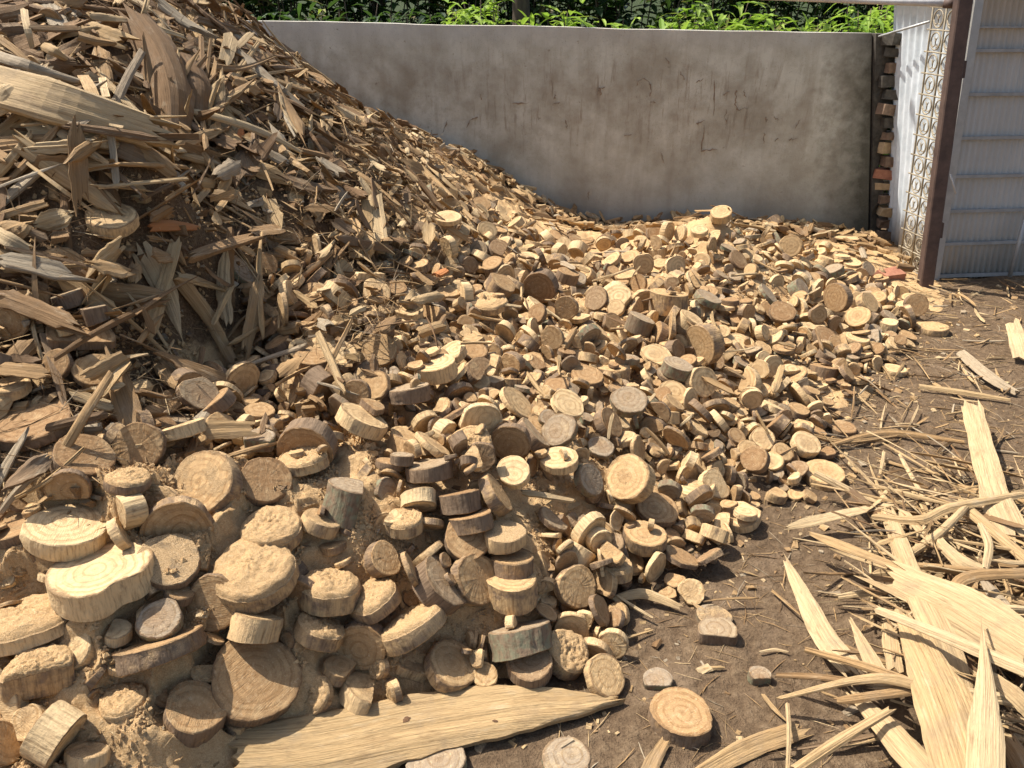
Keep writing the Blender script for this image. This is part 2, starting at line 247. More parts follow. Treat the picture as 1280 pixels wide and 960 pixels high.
SETTLED = [
-1198,1547,538,5,18,94,24,13,20,-1001,1531,505,7,33,91,24,9,3,-467,1300,100,33,-9,-24,49,22,20,-217,1691,308,2,41,90,35,20,20,
-1050,1376,392,6,23,93,23,18,6,-1037,1122,282,47,2,3,45,29,20,-247,1400,75,16,16,68,43,33,6,-568,1713,399,22,-18,-58,25,19,8,
-688,1268,216,30,12,33,33,27,6,-754,1144,191,24,22,63,24,13,20,-861,1267,329,6,8,80,32,27,10,-419,1632,324,14,31,85,34,15,20,
-510,1345,169,9,-15,-85,23,15,2,-1123,1394,407,39,21,42,25,21,20,-732,1466,372,31,10,28,34,25,6,-716,1129,159,28,-15,-45,28,14,20,
-809,1109,211,19,46,79,26,10,20,-930,1227,315,28,-4,-14,41,34,20,-459,1592,310,2,-10,-96,35,21,20,-876,1112,240,22,22,66,22,11,20,
-882,1189,282,24,-26,-68,31,19,20,-532,1372,201,38,-10,-23,22,15,11,-428,1558,286,11,-25,-86,23,13,20,-813,1361,362,18,-36,-81,28,15,12,
-754,1200,214,19,15,61,28,12,5,-507,1767,394,1,-26,-95,28,18,20,-295,1414,104,38,2,4,23,8,10,-323,1388,98,45,-20,-35,26,19,20,
-1098,1416,430,12,-8,-56,31,25,20,-837,1212,284,7,10,80,24,17,20,-1073,1185,297,22,22,66,31,13,6,-905,1615,494,9,1,11,24,20,11,
-1140,1366,395,26,6,20,23,14,20,-680,1322,259,15,35,84,24,8,20,-938,1044,237,4,-23,-94,23,18,8,-211,1773,339,14,13,66,26,20,20,
-970,1089,261,31,-1,-4,34,24,20,-760,1367,351,10,15,81,33,23,20,-262,1633,279,25,-31,-70,23,9,3,-1166,1404,427,22,6,27,30,15,20,
-903,1063,262,-51,-12,73,57,59,20,-1293,2139,877,42,20,8,66,33,20,232,1412,45,-18,24,-93,54,28,20,-904,1983,550,-13,-90,-11,58,24,20,
-284,1220,14,2,-2,31,44,23,20,-1073,1849,571,-83,-17,40,66,38,12,-913,1544,537,-2,11,83,52,22,20,424,2484,270,-2,23,-96,67,25,20,
-462,2461,481,34,5,-16,65,22,20,469,2058,94,-7,15,-96,66,24,20,-600,2181,478,61,-49,61,62,64,11,-877,1553,451,48,5,7,65,26,20,
-97,2057,423,-46,-49,-35,64,27,20,-582,2349,507,-3,25,-95,64,22,20,-887,1154,234,71,10,62,39,24,20,-897,1494,492,-68,32,-21,45,48,7,
-652,2286,523,-88,45,8,58,32,20,-253,1740,349,-1,-41,-89,50,42,20,-896,1274,261,22,8,13,40,14,8,754,2753,216,2,51,-73,63,37,20,
161,1565,56,54,-30,33,51,19,20,-849,2180,495,66,-16,69,64,16,20,337,2340,256,39,1,82,59,31,20,230,1863,153,78,-4,37,67,33,20,
17,2314,347,-7,34,-28,68,20,20,266,1527,41,-74,24,2,41,21,20,-766,1096,135,21,16,64,35,16,20,-532,2848,558,-55,-76,-16,58,23,20,
-697,2221,439,19,-43,39,62,66,20,698,2227,81,23,-32,91,58,30,12,522,1746,26,-62,69,25,38,13,20,662,2797,255,10,4,84,61,49,20,
514,1872,45,5,21,61,54,22,20,-978,2681,706,-19,45,-32,68,23,11,-351,1782,348,51,-68,-46,39,23,20,-115,2448,406,31,-86,-31,58,35,5,
235,1597,93,-9,49,-24,46,19,20,429,1824,51,65,-9,58,48,12,20,-864,1988,512,91,28,26,59,37,20,-428,2178,479,-41,82,15,51,21,20,
-55,3304,425,28,-5,94,67,66,20,-758,1901,477,56,47,39,45,27,20,397,3451,317,47,5,-60,62,19,20,300,2241,217,-98,3,6,46,20,20,
570,3194,290,13,10,92,63,66,20,-639,2647,612,79,42,-41,58,57,20,1342,3592,195,29,0,-1,65,21,20,-1254,2060,812,-56,81,-8,42,41,20,
-1806,3330,1509,-13,56,80,47,19,20,-231,1929,409,32,15,93,57,22,20,763,2106,30,8,-5,-65,64,38,20,-922,2780,688,48,-9,55,45,29,20,
254,1828,148,-56,-49,-16,38,33,20,-1628,3413,1490,7,-45,-55,45,26,20,-740,2721,566,-12,-35,92,67,59,20,-957,1841,542,33,-88,-5,52,28,8,
-985,1765,550,-52,64,12,56,30,20,599,2922,254,15,0,48,67,26,20,-829,1910,480,34,13,75,45,35,20,-317,2895,459,53,-13,-52,67,37,7,
-1344,2044,813,27,31,-29,42,39,11,946,2520,87,31,-4,16,48,30,20,916,2249,23,-12,2,-79,48,31,6,-1263,1960,801,13,-10,-81,48,26,11,
-1630,3080,1341,-6,52,2,49,23,20,290,1778,140,28,1,-73,41,22,9,286,2653,284,5,-9,90,62,28,20,-917,3596,929,28,24,64,64,26,20,
582,2358,188,61,-58,-3,52,19,12,-1165,1507,506,-88,-24,38,28,12,20,-309,3691,641,-3,-12,98,67,24,20,65,2121,332,8,38,32,65,39,7,
529,2157,105,80,-15,-12,40,31,20,-951,2164,503,38,8,-61,67,20,20,-1676,2921,1357,-28,-54,-78,47,12,20,-1716,2859,1320,16,41,-42,44,18,20,
-1240,1848,647,21,19,11,40,12,7,-1156,1575,506,-69,-43,-33,38,21,11,122,1862,199,-12,26,-37,51,14,7,708,4004,322,-74,-13,-15,57,28,20,
2203,3959,96,42,25,-51,62,49,20,-756,1765,412,36,3,32,54,25,8,276,3695,345,-8,14,-65,57,61,20,1684,4547,259,-63,-54,-47,68,33,20,
-791,2503,616,-51,-42,72,59,18,20,-146,1936,418,73,38,2,36,38,5,-755,2028,468,2,15,56,45,18,20,639,1977,59,-19,-28,-93,42,41,20,
-1019,1712,561,-81,30,-48,42,25,20,949,3536,283,20,3,92,67,37,20,-879,2970,734,-18,-83,-47,48,29,9,959,2729,153,15,-74,60,43,16,20,
-327,1956,391,44,-24,-34,57,23,9,-90,1900,388,34,-48,65,46,17,20,982,2896,142,-30,78,-1,68,33,6,-258,1540,279,-59,-56,51,46,16,20,
-731,1603,355,-1,-28,-94,59,30,10,-1701,3115,1374,31,9,22,37,39,20,-1819,3242,1463,5,-18,55,47,45,20,-25,2883,380,-13,52,56,49,25,20,
-973,1944,546,34,-4,45,35,9,12,-1817,3142,1420,13,20,-28,45,15,20,503,3451,318,18,25,-88,62,64,20,-222,2634,393,13,-10,-31,55,30,20,
-872,1861,479,36,9,-50,36,31,20,436,2293,179,-27,49,-72,49,17,20,325,3039,298,28,79,-28,61,37,20,155,1733,146,47,48,-29,36,13,20,
-305,1825,430,52,83,-14,34,26,20,-817,3488,827,-31,26,-65,68,33,20,-542,1673,355,40,63,-26,44,18,20,-960,2038,555,30,-58,-67,49,40,20,
-528,1646,287,-33,-65,5,46,20,4,-561,2913,586,67,6,41,66,30,9,-981,2838,747,7,-23,40,66,17,3,-809,2460,504,-15,-13,81,47,29,20,
-285,1352,76,-30,-66,49,46,21,6,-265,2067,412,38,74,-28,42,25,20,-542,1534,274,73,-13,-36,38,39,20,-523,2088,445,0,-77,51,52,21,20,
1073,3009,151,-79,32,-19,46,19,20,-423,2048,474,13,12,88,40,22,8,-178,2324,382,29,79,-35,49,24,20,1541,3640,166,56,17,-13,48,28,20,
-1099,1749,559,-47,-28,45,35,14,20,-1760,3395,1494,16,29,-34,38,32,20,-294,3509,549,-54,-51,65,57,34,20,-651,2776,585,-11,-44,-87,67,28,20,
111,1817,152,-19,25,-83,45,17,20,-812,2654,621,67,-43,-48,49,29,20,-925,1812,493,-54,-67,8,44,20,9,-64,1242,9,2,1,-69,27,12,3,
1910,3904,127,23,27,-8,63,41,20,-59,3729,468,-7,29,-82,62,40,7,-279,3139,453,8,2,20,57,17,20,-831,3854,902,69,-59,-33,67,20,10,
-987,3896,1036,-21,36,-87,49,18,20,621,2066,70,77,-1,-8,38,23,20,-98,1854,415,-93,-28,1,39,17,4,110,3131,361,-87,-8,-31,45,25,20,
449,3227,282,38,25,-9,47,24,20,603,1880,45,-35,-2,63,45,17,13,76,1719,141,-38,36,-71,43,37,3,-936,1772,442,-94,22,12,27,12,20,
-342,1694,296,-6,-83,-41,38,19,20,-1348,1822,725,40,-84,29,56,35,20,-88,3475,467,-87,42,-7,51,49,20,212,1523,9,-38,49,42,58,21,3,
622,2149,74,-45,-25,1,58,31,5,91,1579,100,-8,26,18,34,11,20,-835,2802,671,58,-70,37,43,27,20,-809,3174,804,19,-89,-24,43,14,20,
634,2214,68,-3,-5,-4,64,32,12,-645,2545,576,6,63,44,46,26,20,720,2578,177,-43,-77,35,55,27,9,-204,2041,392,-61,24,72,46,37,10,
-144,2693,373,-97,-4,-3,50,22,20,1218,2893,79,45,17,85,65,25,20,-929,2999,789,5,42,-27,37,23,20,-467,2924,534,3,15,-64,47,49,20,
382,4307,305,-1,44,80,57,62,20,2,2633,350,64,-22,-18,47,39,7,760,2068,68,-7,12,55,38,18,20,-410,2849,467,-4,2,-98,63,55,20,
-1043,2187,560,-1,-66,74,43,21,4,417,2811,324,-40,-29,-86,49,12,20,1021,2596,94,82,23,33,61,51,11,-1610,2915,1289,-56,-28,54,38,13,3,
-474,2551,514,-14,-25,-87,52,32,20,-1072,3299,1024,84,-26,-45,41,18,20,-665,3713,745,-13,22,-88,57,28,20,-403,2851,518,6,49,-23,40,19,20,
-260,1543,181,-62,-70,-5,24,12,20,-416,3184,545,6,-10,-17,67,37,8,-223,1631,252,78,43,19,49,20,11,-414,3561,616,-19,26,-81,47,30,20,
-320,1666,348,6,8,53,32,11,5,611,2589,204,-61,-72,10,44,28,10,517,2454,171,57,14,-61,48,47,6,696,3109,319,-12,70,-17,64,20,20,
1236,4070,318,34,-16,82,58,15,20,-1191,1830,600,-14,30,-76,32,12,11,-479,2291,465,33,-27,22,47,22,13,597,1993,20,-28,-24,-91,54,27,7,
1132,3491,235,54,-30,68,43,38,20,-1006,1974,541,0,-87,-46,49,14,8,-663,2423,509,18,16,-77,62,22,20,1533,3925,197,29,25,5,56,61,20,
872,3958,313,48,28,-18,61,16,20,-83,1425,92,-2,-29,63,24,12,10,1002,2452,68,17,-19,91,41,24,20,699,3030,231,38,-37,83,47,45,20,
-867,3345,850,-38,71,56,40,15,20,-1886,3313,1502,-16,42,-88,38,11,20,-129,3948,514,13,40,-64,52,21,20,-640,2109,432,23,44,38,36,13,20,
533,2470,230,65,-12,-22,45,13,2,228,2699,320,-61,15,28,38,13,20,-799,2265,472,-92,28,-8,32,19,20,620,2301,126,78,21,48,41,31,20,
-985,3236,948,28,15,84,43,22,20,191,1789,125,90,2,-32,48,51,20,163,2516,315,14,0,-46,47,19,20,-868,1714,431,17,79,-57,33,14,20,
65,2843,340,35,26,89,41,44,20,-1665,2916,1311,-26,-90,25,55,28,3,-1094,1381,348,48,-85,-15,20,12,12,648,3764,285,-24,-47,83,48,23,20,
-1128,1488,497,0,-6,-4,24,12,9,-872,2086,495,-23,51,73,55,14,20,-423,1801,374,39,-42,-77,48,31,5,486,1802,16,3,-11,48,32,25,12,
1166,3322,192,52,6,61,39,38,20,-627,1945,424,-16,-92,-31,48,21,20,847,2516,102,-19,21,-95,36,16,20,243,3950,335,-53,17,-7,50,50,20,
1974,3757,59,-2,-3,75,51,47,20,-527,2163,489,-35,-25,31,43,42,20,631,2691,193,29,5,4,59,29,20,-783,3389,768,-33,18,-83,52,25,20,
-101,1834,306,16,-79,-55,43,12,20,486,3019,256,-28,-45,-53,52,16,20,2129,3870,67,-36,45,-49,65,31,20,-960,1166,206,-18,19,-91,28,12,8,
961,2413,58,6,-30,46,38,16,20,689,2649,186,49,36,21,51,16,20,595,2043,50,82,24,-6,35,34,7,406,2790,242,-6,1,74,67,59,20,
-440,1955,381,-60,74,-27,41,21,11,1202,2545,18,-4,-4,70,43,14,20,1288,3986,284,-31,-37,78,44,24,20,452,1766,10,-17,-97,-5,33,12,5,
790,2575,135,-42,-12,-89,48,30,20,-1118,1585,529,16,63,67,46,27,20,-399,1713,285,40,12,-16,32,9,20,649,3159,252,46,-24,-73,57,34,20,
1424,3191,57,0,13,76,67,58,20,1071,4329,406,-68,-72,-10,51,33,20,1175,2789,63,13,3,82,44,36,20,-926,3938,987,-9,41,-88,47,40,20,
-197,2451,391,-86,34,-34,59,21,20,548,4498,290,-51,-14,-19,50,19,20,-622,2620,531,4,6,-97,59,20,11,-520,1912,446,-32,-14,-32,40,24,20,
1503,3121,79,-5,35,-47,44,25,20,-342,1857,391,-39,-90,14,42,21,20,-1864,3101,1432,54,-13,-80,48,12,7,-197,3489,469,56,-24,65,41,17,20,
-745,2555,539,-9,-1,64,48,17,20,-1043,2132,541,-48,8,-86,41,17,20,-996,4604,1054,-73,-54,33,56,33,20,710,2340,129,15,-35,-82,38,24,20,
-1156,1782,568,30,34,-60,33,9,8,1136,3046,148,12,58,-62,51,19,20,275,1607,38,-8,91,-1,41,21,8,700,2527,132,4,27,-3,48,20,20,
1038,2239,23,46,-84,-20,29,17,20,-369,1607,248,9,59,-61,40,12,20,1912,5563,142,-27,31,89,62,66,20,629,3484,292,-18,-66,-65,61,22,20,
-882,3159,846,24,26,17,42,16,8,-1155,1553,484,15,-74,58,26,16,20,-695,2499,539,-6,-8,-66,41,23,20,908,4444,377,-71,12,60,62,39,20,
486,3388,291,28,-29,34,43,24,20,-719,2387,517,25,39,-76,34,30,20,-283,1889,416,67,19,-66,35,21,8,-918,2593,615,-16,-19,-52,44,17,20,
1043,2389,36,-17,-16,96,38,14,20,-643,3605,700,37,-5,80,67,18,8,697,2054,44,-10,-14,95,40,13,6,253,1730,142,-31,-17,4,34,17,20,
-199,3127,453,53,53,61,49,40,7,-1667,2805,1289,15,-16,66,32,17,20,-758,2807,618,57,70,22,62,33,13,-520,3974,701,-8,64,66,47,12,20,
-338,1835,365,76,-44,14,39,10,20,-696,1675,349,47,-39,78,31,11,9,349,1967,145,87,-11,-20,36,13,20,1913,4406,151,-23,-10,90,59,37,20,
-737,1700,380,-19,-4,-55,35,21,10,-313,2372,497,52,68,-49,41,12,4,-1939,3305,1497,-18,24,-94,36,15,20,-605,4028,771,21,-19,68,59,15,7,
1240,3226,153,0,0,-96,49,19,20,577,3405,289,59,-11,71,60,23,7,258,2568,301,-25,32,40,36,16,20,-913,2492,486,24,-32,42,32,17,20,
-1605,3688,1473,14,22,31,43,11,20,324,1951,129,44,-73,-48,33,8,13,1530,3478,102,12,21,-41,64,41,20,-175,1596,259,83,-23,-47,22,12,20,
-804,1326,315,-43,8,-82,44,16,12,549,4131,299,29,0,-90,61,25,11,-1614,3789,1511,21,-39,23,45,18,20,600,3870,294,12,1,-92,62,25,20,
-937,3830,969,-18,27,-52,48,28,20,-131,1845,402,-6,-33,-89,40,25,8,130,2075,232,-74,54,37,49,23,10,304,2818,291,-28,-5,-57,41,35,20,
-769,2948,719,65,-6,-55,42,17,13,-823,2757,625,21,-14,-38,48,28,20,1303,3726,238,2,39,-11,66,28,20,869,2713,129,16,9,74,35,38,20,
1432,3976,220,26,-58,75,44,28,20,-404,1579,207,-22,-92,-12,34,15,9,-783,2316,466,-30,-18,-12,49,26,20,-606,2694,557,8,-4,-19,45,28,20,
-604,2492,533,-29,55,-69,29,12,20,-901,3233,880,3,28,-4,55,26,2,-930,2934,730,42,36,11,31,13,20,-818,1780,410,-13,16,-96,47,13,20,
769,2317,57,51,-29,-58,38,23,20,1662,3989,172,74,-8,47,66,29,11,228,2181,221,59,-27,52,31,11,20,-1230,1797,615,46,-77,-27,32,9,9,
656,4153,307,5,-18,14,59,25,20,-399,2191,408,-63,-24,64,38,23,20,-1085,1649,482,30,-4,71,38,16,20,-756,2872,656,89,32,11,42,18,20,
989,4423,375,-12,-60,44,48,27,20,-757,1876,423,0,5,-71,32,15,20,772,2193,55,-62,40,-45,37,22,3,-412,1862,372,69,22,-64,34,17,20,
-116,1498,82,51,60,55,29,12,11,1091,3380,204,41,-39,-76,39,42,20,1239,2728,46,-41,26,-37,38,19,20,119,2248,327,-46,83,28,32,16,20,
810,2313,35,57,-31,-34,39,18,20,-1065,1724,523,-58,-21,-78,42,41,20,885,2849,154,32,36,84,41,13,20,568,2122,56,50,-6,84,31,15,20,
-854,2698,646,14,-36,-56,41,22,20,-805,2917,686,-81,15,-42,41,23,6,-817,3084,775,31,24,44,34,17,5,782,2646,152,88,1,10,60,26,6,
1218,3353,169,73,58,32,62,22,7,-902,2359,476,55,81,1,58,18,20,1572,3365,80,82,-2,15,40,41,20,468,2830,278,5,4,95,49,23,13,
579,2645,214,-11,-25,94,36,18,20,-6,3418,388,-53,-1,-45,66,40,12,1125,2598,71,-38,44,36,44,28,20,-815,1890,492,-1,98,6,24,12,20,
-1305,1949,716,23,-2,-11,23,12,7,267,4228,326,6,-68,-48,49,45,20,-499,4278,707,-23,73,62,36,22,20,1080,3168,170,-15,96,-11,42,17,20,
-534,3125,563,-46,-29,57,37,34,11,-1737,2755,1301,11,9,-9,50,17,20,1478,3312,78,8,17,25,44,45,20,1706,3532,72,0,5,-61,67,36,20,
124,1811,179,45,-83,26,41,15,7,-1117,1324,356,0,-34,-87,31,8,20,61,2036,271,-40,-66,4,31,13,20,-223,4032,511,48,37,78,64,33,12,
1943,3549,63,-43,-83,-32,31,12,20,-439,3269,582,-30,-5,-71,48,26,20,-662,3498,673,13,30,8,42,27,20,-235,2240,376,-94,9,-22,34,10,10,
-489,1748,343,-85,16,3,23,12,20,-465,3194,571,26,1,-91,46,12,10,-575,1789,469,4,-18,-89,28,16,8,-159,3718,473,-72,-43,-41,47,50,20,
99,1641,84,-12,-2,-87,25,12,20,1224,3067,118,-76,-62,-8,42,19,6,-80,1487,85,-38,-47,45,39,14,10,2083,4144,65,31,-2,-72,49,51,20,
682,2410,124,-13,23,59,31,26,20,1648,3642,109,47,-43,57,46,17,3,1481,3373,101,83,6,-28,46,18,20,138,1752,159,-22,79,-46,49,15,4,
-276,2416,493,2,-12,-46,35,13,20,1177,4307,387,9,-14,55,58,20,2,-165,2797,388,11,-98,-4,52,21,5,-1322,1882,704,-37,-10,-83,31,16,10,
535,2277,116,-74,20,27,31,14,3,-76,2659,341,-91,-13,-29,43,22,11,-494,2807,496,-12,39,-78,32,34,13,-299,1595,199,74,-24,-42,26,26,11,
261,2376,254,-11,-97,-8,25,23,20,25,4589,384,-15,-21,52,51,42,20,1285,2948,73,14,11,65,39,24,20,814,4292,347,-10,-50,85,45,25,8,
-90,1549,98,-63,-67,-14,19,12,11,-100,1988,435,-52,76,3,25,14,3,388,2321,204,5,-6,-67,43,23,12,-202,3055,408,17,-86,-27,56,29,3,
-509,3606,636,-41,-81,-18,45,18,11,-276,3640,550,37,23,-60,49,31,13,-510,3452,610,-92,9,14,45,18,20,-175,2998,401,72,17,3,48,21,4,
-498,3375,601,-37,34,48,40,15,11,-387,2466,436,-25,48,-42,39,16,20,-10,3132,362,-7,47,87,36,19,20,-689,1377,248,33,-12,81,26,12,11,
998,2262,12,9,-1,-34,28,12,20,1080,3585,256,-4,-6,-44,47,23,12,-521,2593,530,-23,22,65,44,18,10,950,3777,290,26,-90,-31,44,11,20,
416,4101,310,12,-43,-62,61,35,7,-783,2628,539,80,48,-21,52,16,12,-8,2582,341,-43,7,-3,33,13,13,-734,2169,456,37,31,75,27,12,13,
649,2509,168,-63,-25,-72,32,15,5,77,2942,326,-17,50,16,65,22,20,99,1672,110,-79,2,-13,23,24,12,725,2314,84,49,9,21,35,23,20,
-188,2146,389,65,66,5,67,23,20,224,2899,277,98,-8,-11,39,23,20,332,3765,310,17,-6,55,54,20,20,1101,4146,377,-35,57,-70,45,19,20,
1079,2678,96,30,41,-47,33,17,20,-2,1484,147,70,-35,-56,24,22,5,303,3298,285,2,-6,15,60,22,7,-274,2887,401,-22,51,-20,33,33,20,
-836,4030,915,30,-56,-57,45,12,20,-692,1901,447,-31,54,54,48,15,20,-516,2687,509,-33,26,58,46,17,20,1645,3404,73,-94,-1,-31,43,25,20,
-320,2328,485,9,-6,1,27,12,12,691,2356,66,-14,21,-95,55,47,20,-384,4818,623,57,-80,-10,60,20,11,-74,2236,380,-14,52,56,43,15,20,
-918,2872,683,69,-47,-53,42,27,20,-720,3451,740,-78,-51,5,32,9,20,259,2047,180,-33,-73,-14,45,21,20,-852,2049,436,21,-19,90,50,45,20,
235,3185,287,-60,-5,-41,34,16,20,-844,3750,869,-9,28,-49,56,15,20,-511,1932,369,-39,-47,50,28,18,3,-158,1546,245,88,-8,-43,20,12,10,
1833,3582,56,2,-33,28,47,48,10,1733,3325,33,-25,-74,-47,35,12,12,-821,1863,438,39,85,-8,36,11,20,974,3305,210,18,-21,74,36,11,20,
970,3160,153,-33,81,-41,43,39,10,100,2696,331,24,-8,52,37,10,6,-287,4464,577,-32,-5,19,52,25,20,1570,3156,33,-3,10,96,55,19,20,
-1228,1489,511,-33,28,-89,49,22,20,-949,1540,406,14,25,-3,45,17,20,1044,4076,310,9,-64,40,50,20,20,927,4251,338,-26,-12,-6,52,24,20,
1234,3065,95,14,-12,-76,67,16,20,821,2425,77,28,-61,-2,25,23,11,721,2123,70,-8,-14,-39,30,10,12,1263,2806,56,65,26,-28,47,20,6,
1062,2763,92,14,17,92,45,28,12,-768,1140,134,29,25,1,19,12,5,-242,3391,466,35,66,-61,29,12,20,1780,3440,65,-73,56,-3,34,18,12,
-182,4630,495,-94,-11,8,56,19,20,55,2664,330,-42,29,35,37,24,5,77,2572,309,24,-11,-87,41,18,20,-368,3205,489,5,2,-34,49,20,20,
610,2274,72,61,-26,66,59,20,5,91,2030,323,63,76,5,21,12,20,-719,2950,652,-54,37,-73,34,18,20,-386,3073,478,-18,92,-24,44,37,8,
-147,3619,463,-32,-19,-91,61,35,20,-328,4078,603,21,-49,83,57,32,20,110,3232,349,-5,32,-8,63,39,20,-399,2239,461,5,-43,-88,44,26,20,
1433,3903,184,35,-18,63,42,10,20,504,2316,156,21,8,71,21,17,20,2167,4739,93,5,4,-79,58,24,20,-890,3705,905,30,26,45,52,26,4,
1357,3099,64,23,-84,32,49,15,3,-989,3591,985,-27,65,-47,31,10,20,-42,3458,415,-7,-63,-48,68,22,20,-407,3085,536,74,11,-64,27,29,20,
-318,3250,467,1,-17,-49,64,24,20,390,3840,299,34,-22,-42,47,48,20,998,2313,55,10,97,0,30,19,2,-428,4116,648,27,47,49,65,35,11,
-678,2919,624,-10,-82,22,43,22,20,141,2825,307,54,-48,-15,41,12,10,727,3687,289,31,-38,-85,53,43,20,-374,3426,571,59,75,25,42,12,20,
316,2928,285,-67,-20,-42,31,12,11,148,4028,351,50,27,80,51,31,20,78,1660,116,12,-19,-11,20,12,20,1483,2999,38,-89,-41,14,39,13,5,
1058,3289,152,18,4,66,67,34,20,-764,1651,354,-36,88,26,24,14,10,-415,2745,470,-62,-5,-67,40,17,5,-886,4212,940,60,-6,78,59,15,11,
1028,3120,132,1,18,-40,47,17,10,-422,3360,578,-45,-28,-48,40,26,20,1145,2920,119,78,-35,49,41,25,10,-2001,3458,1587,25,21,78,48,19,20,
1384,3289,100,5,-36,-81,38,22,20,-11,2527,321,-8,19,68,43,35,13,219,4556,301,25,42,62,57,52,20,-864,1848,444,-89,12,-20,34,13,10,
573,2509,190,-2,21,96,49,45,5,-1603,3464,1452,-16,73,-63,25,21,9,-743,2703,595,-4,-9,65,27,17,11,-243,3727,552,-82,6,-55,49,48,20,
1826,4360,149,-45,-8,-84,64,27,20,498,1983,50,-28,-93,9,35,22,9,-555,3345,619,-17,84,-16,38,34,5,-231,2049,401,-71,-29,39,38,10,20,
1075,4209,348,19,-35,22,55,22,12,2002,4395,94,-2,-25,-53,67,28,20,-514,1790,478,-54,-9,44,19,12,5,-342,2266,447,-6,65,50,45,12,10,
39,1809,198,-1,-86,-12,29,17,11,2069,3790,53,60,-58,-7,37,11,20,-308,1781,360,67,20,64,23,12,20,-202,1410,19,76,-49,-31,21,12,12,
1423,3463,126,7,-69,41,42,16,20,850,4482,350,-17,33,-92,61,31,13,172,1669,58,-64,60,41,43,18,8,-1254,2000,720,37,20,1,44,24,20,
345,1875,28,-21,97,1,58,19,2,-141,2294,376,44,-86,-21,23,19,20,509,1941,34,19,70,-61,40,12,5,-59,2466,347,-7,2,-81,37,34,8,
880,2450,73,23,18,-44,48,20,13,-374,3973,618,-28,20,-41,61,32,20,960,3030,129,-10,-4,-96,40,25,20,-331,3260,518,69,53,46,33,13,20,
-191,2954,386,21,39,-60,37,21,8,19,3249,356,64,20,9,29,19,20,1550,4236,222,-33,-29,-72,56,26,5,1321,3439,171,-19,-28,-71,46,17,20,
121,2464,314,50,70,49,28,30,7,1567,3426,105,-91,-20,2,40,21,10,228,2513,294,19,19,72,40,20,7,-967,1914,504,-2,18,71,60,23,12,
1240,2703,22,1,-2,95,47,19,6,50,2482,320,-7,-16,-97,41,16,4,-121,3013,348,67,-64,-10,60,17,20,154,1882,159,-78,-31,46,36,18,20,
675,2136,44,-75,-45,-34,28,13,13,-391,1802,340,-51,28,-73,42,27,4,738,2941,219,-31,92,6,38,25,20,-756,2396,485,23,-15,-16,35,20,20,
2114,4780,123,-4,7,91,50,24,20,95,3060,313,55,21,61,55,15,20,1568,3205,66,-73,18,4,29,18,20,1929,3567,24,14,-14,97,48,30,20,
1183,3942,263,10,-8,98,45,18,12,446,2449,209,-34,53,-35,37,15,20,-208,4249,506,25,-43,-58,57,53,3,302,1840,123,-19,-24,92,34,17,20,
-943,2713,642,-29,-92,1,31,14,6,56,3496,381,59,16,56,59,24,20,-841,2526,505,-82,-27,21,32,20,7,375,2672,282,-28,-21,-92,31,18,20,
84,3972,358,7,8,-81,63,19,13,-256,1549,160,44,4,65,45,16,4,-715,3791,825,-18,-5,91,40,24,20,-594,2121,441,71,5,-51,21,13,12,
-702,3879,837,-19,-20,79,46,28,20,-85,2744,339,58,18,-47,52,21,4,-698,2079,422,-23,-41,-78,36,18,3,-1785,3759,1579,14,5,64,33,21,20,
757,3470,381,16,37,-78,37,22,11,-330,2686,426,9,37,-87,31,11,7,-681,4454,792,-63,-66,27,46,30,7,-1839,3084,1396,-9,-25,-92,25,12,9,
753,2499,135,38,28,-53,24,12,4,225,1991,137,7,13,-83,21,12,9,1741,3562,96,-15,3,35,46,16,12,1479,3590,125,11,-6,98,48,16,9,
1044,2872,118,21,-13,25,35,18,20,1120,3503,183,2,2,-99,64,38,20,1513,3822,184,-12,-26,81,47,27,20,310,2042,155,-49,38,-43,22,12,20,
-862,2444,483,17,28,87,32,12,20,-940,3210,901,-31,-91,-20,31,8,8,823,2606,141,-15,39,50,31,16,11,1494,3775,147,43,60,56,55,24,20,
-678,3856,793,-67,72,8,37,11,20,-36,2858,340,-22,27,-47,41,20,20,-976,2916,773,19,-81,53,31,14,3,-490,1628,390,-77,34,-43,21,12,7,
-184,4395,496,68,-60,-38,52,43,20,534,2019,47,-65,20,-11,20,17,13,1046,3566,231,-5,-8,-92,53,24,20,573,2375,124,81,44,35,40,21,6,
-118,1436,108,16,-92,29,19,12,10,-501,1982,377,-3,6,95,23,12,20,961,2762,145,59,6,-46,44,28,20,-1043,3113,949,-6,33,-61,24,12,6,
-427,1744,322,-85,-48,1,19,12,9,-276,3458,483,-21,-88,-24,42,14,11,808,4063,298,16,-4,1,42,16,20,-669,3963,780,17,25,57,66,26,20,
-692,1942,446,7,75,-9,42,23,10,-478,3110,522,97,-15,-8,45,11,20,-1375,2080,840,95,-21,12,30,12,2,518,2637,233,-31,25,-7,31,13,20,
371,2816,287,57,29,-38,22,23,8,382,2432,214,24,11,55,46,29,11,-591,1708,323,-88,-41,1,36,9,20,-120,1794,412,24,-21,-92,25,12,8,
-1711,3425,1483,14,-47,85,21,12,7,1609,3317,67,-29,95,5,31,27,7,841,4312,288,3,-7,-73,60,61,20,1262,3224,170,12,13,-42,29,12,20,
1006,3893,316,87,-22,19,37,9,20,-95,1499,85,-55,52,-47,31,8,9,70,1580,49,5,-92,-25,23,12,6,157,2021,323,-58,-38,68,23,12,4,
1103,3901,278,-20,10,-93,42,33,20,556,3936,284,14,4,52,53,40,5,479,2411,177,-8,-87,-33,21,12,20,-555,2760,510,-4,-15,89,42,11,20,
647,3310,272,-32,-67,-26,36,22,20,423,1914,141,35,-57,-52,18,17,20,892,3479,254,44,-22,86,46,26,20,228,2256,225,-28,-59,64,26,12,7,
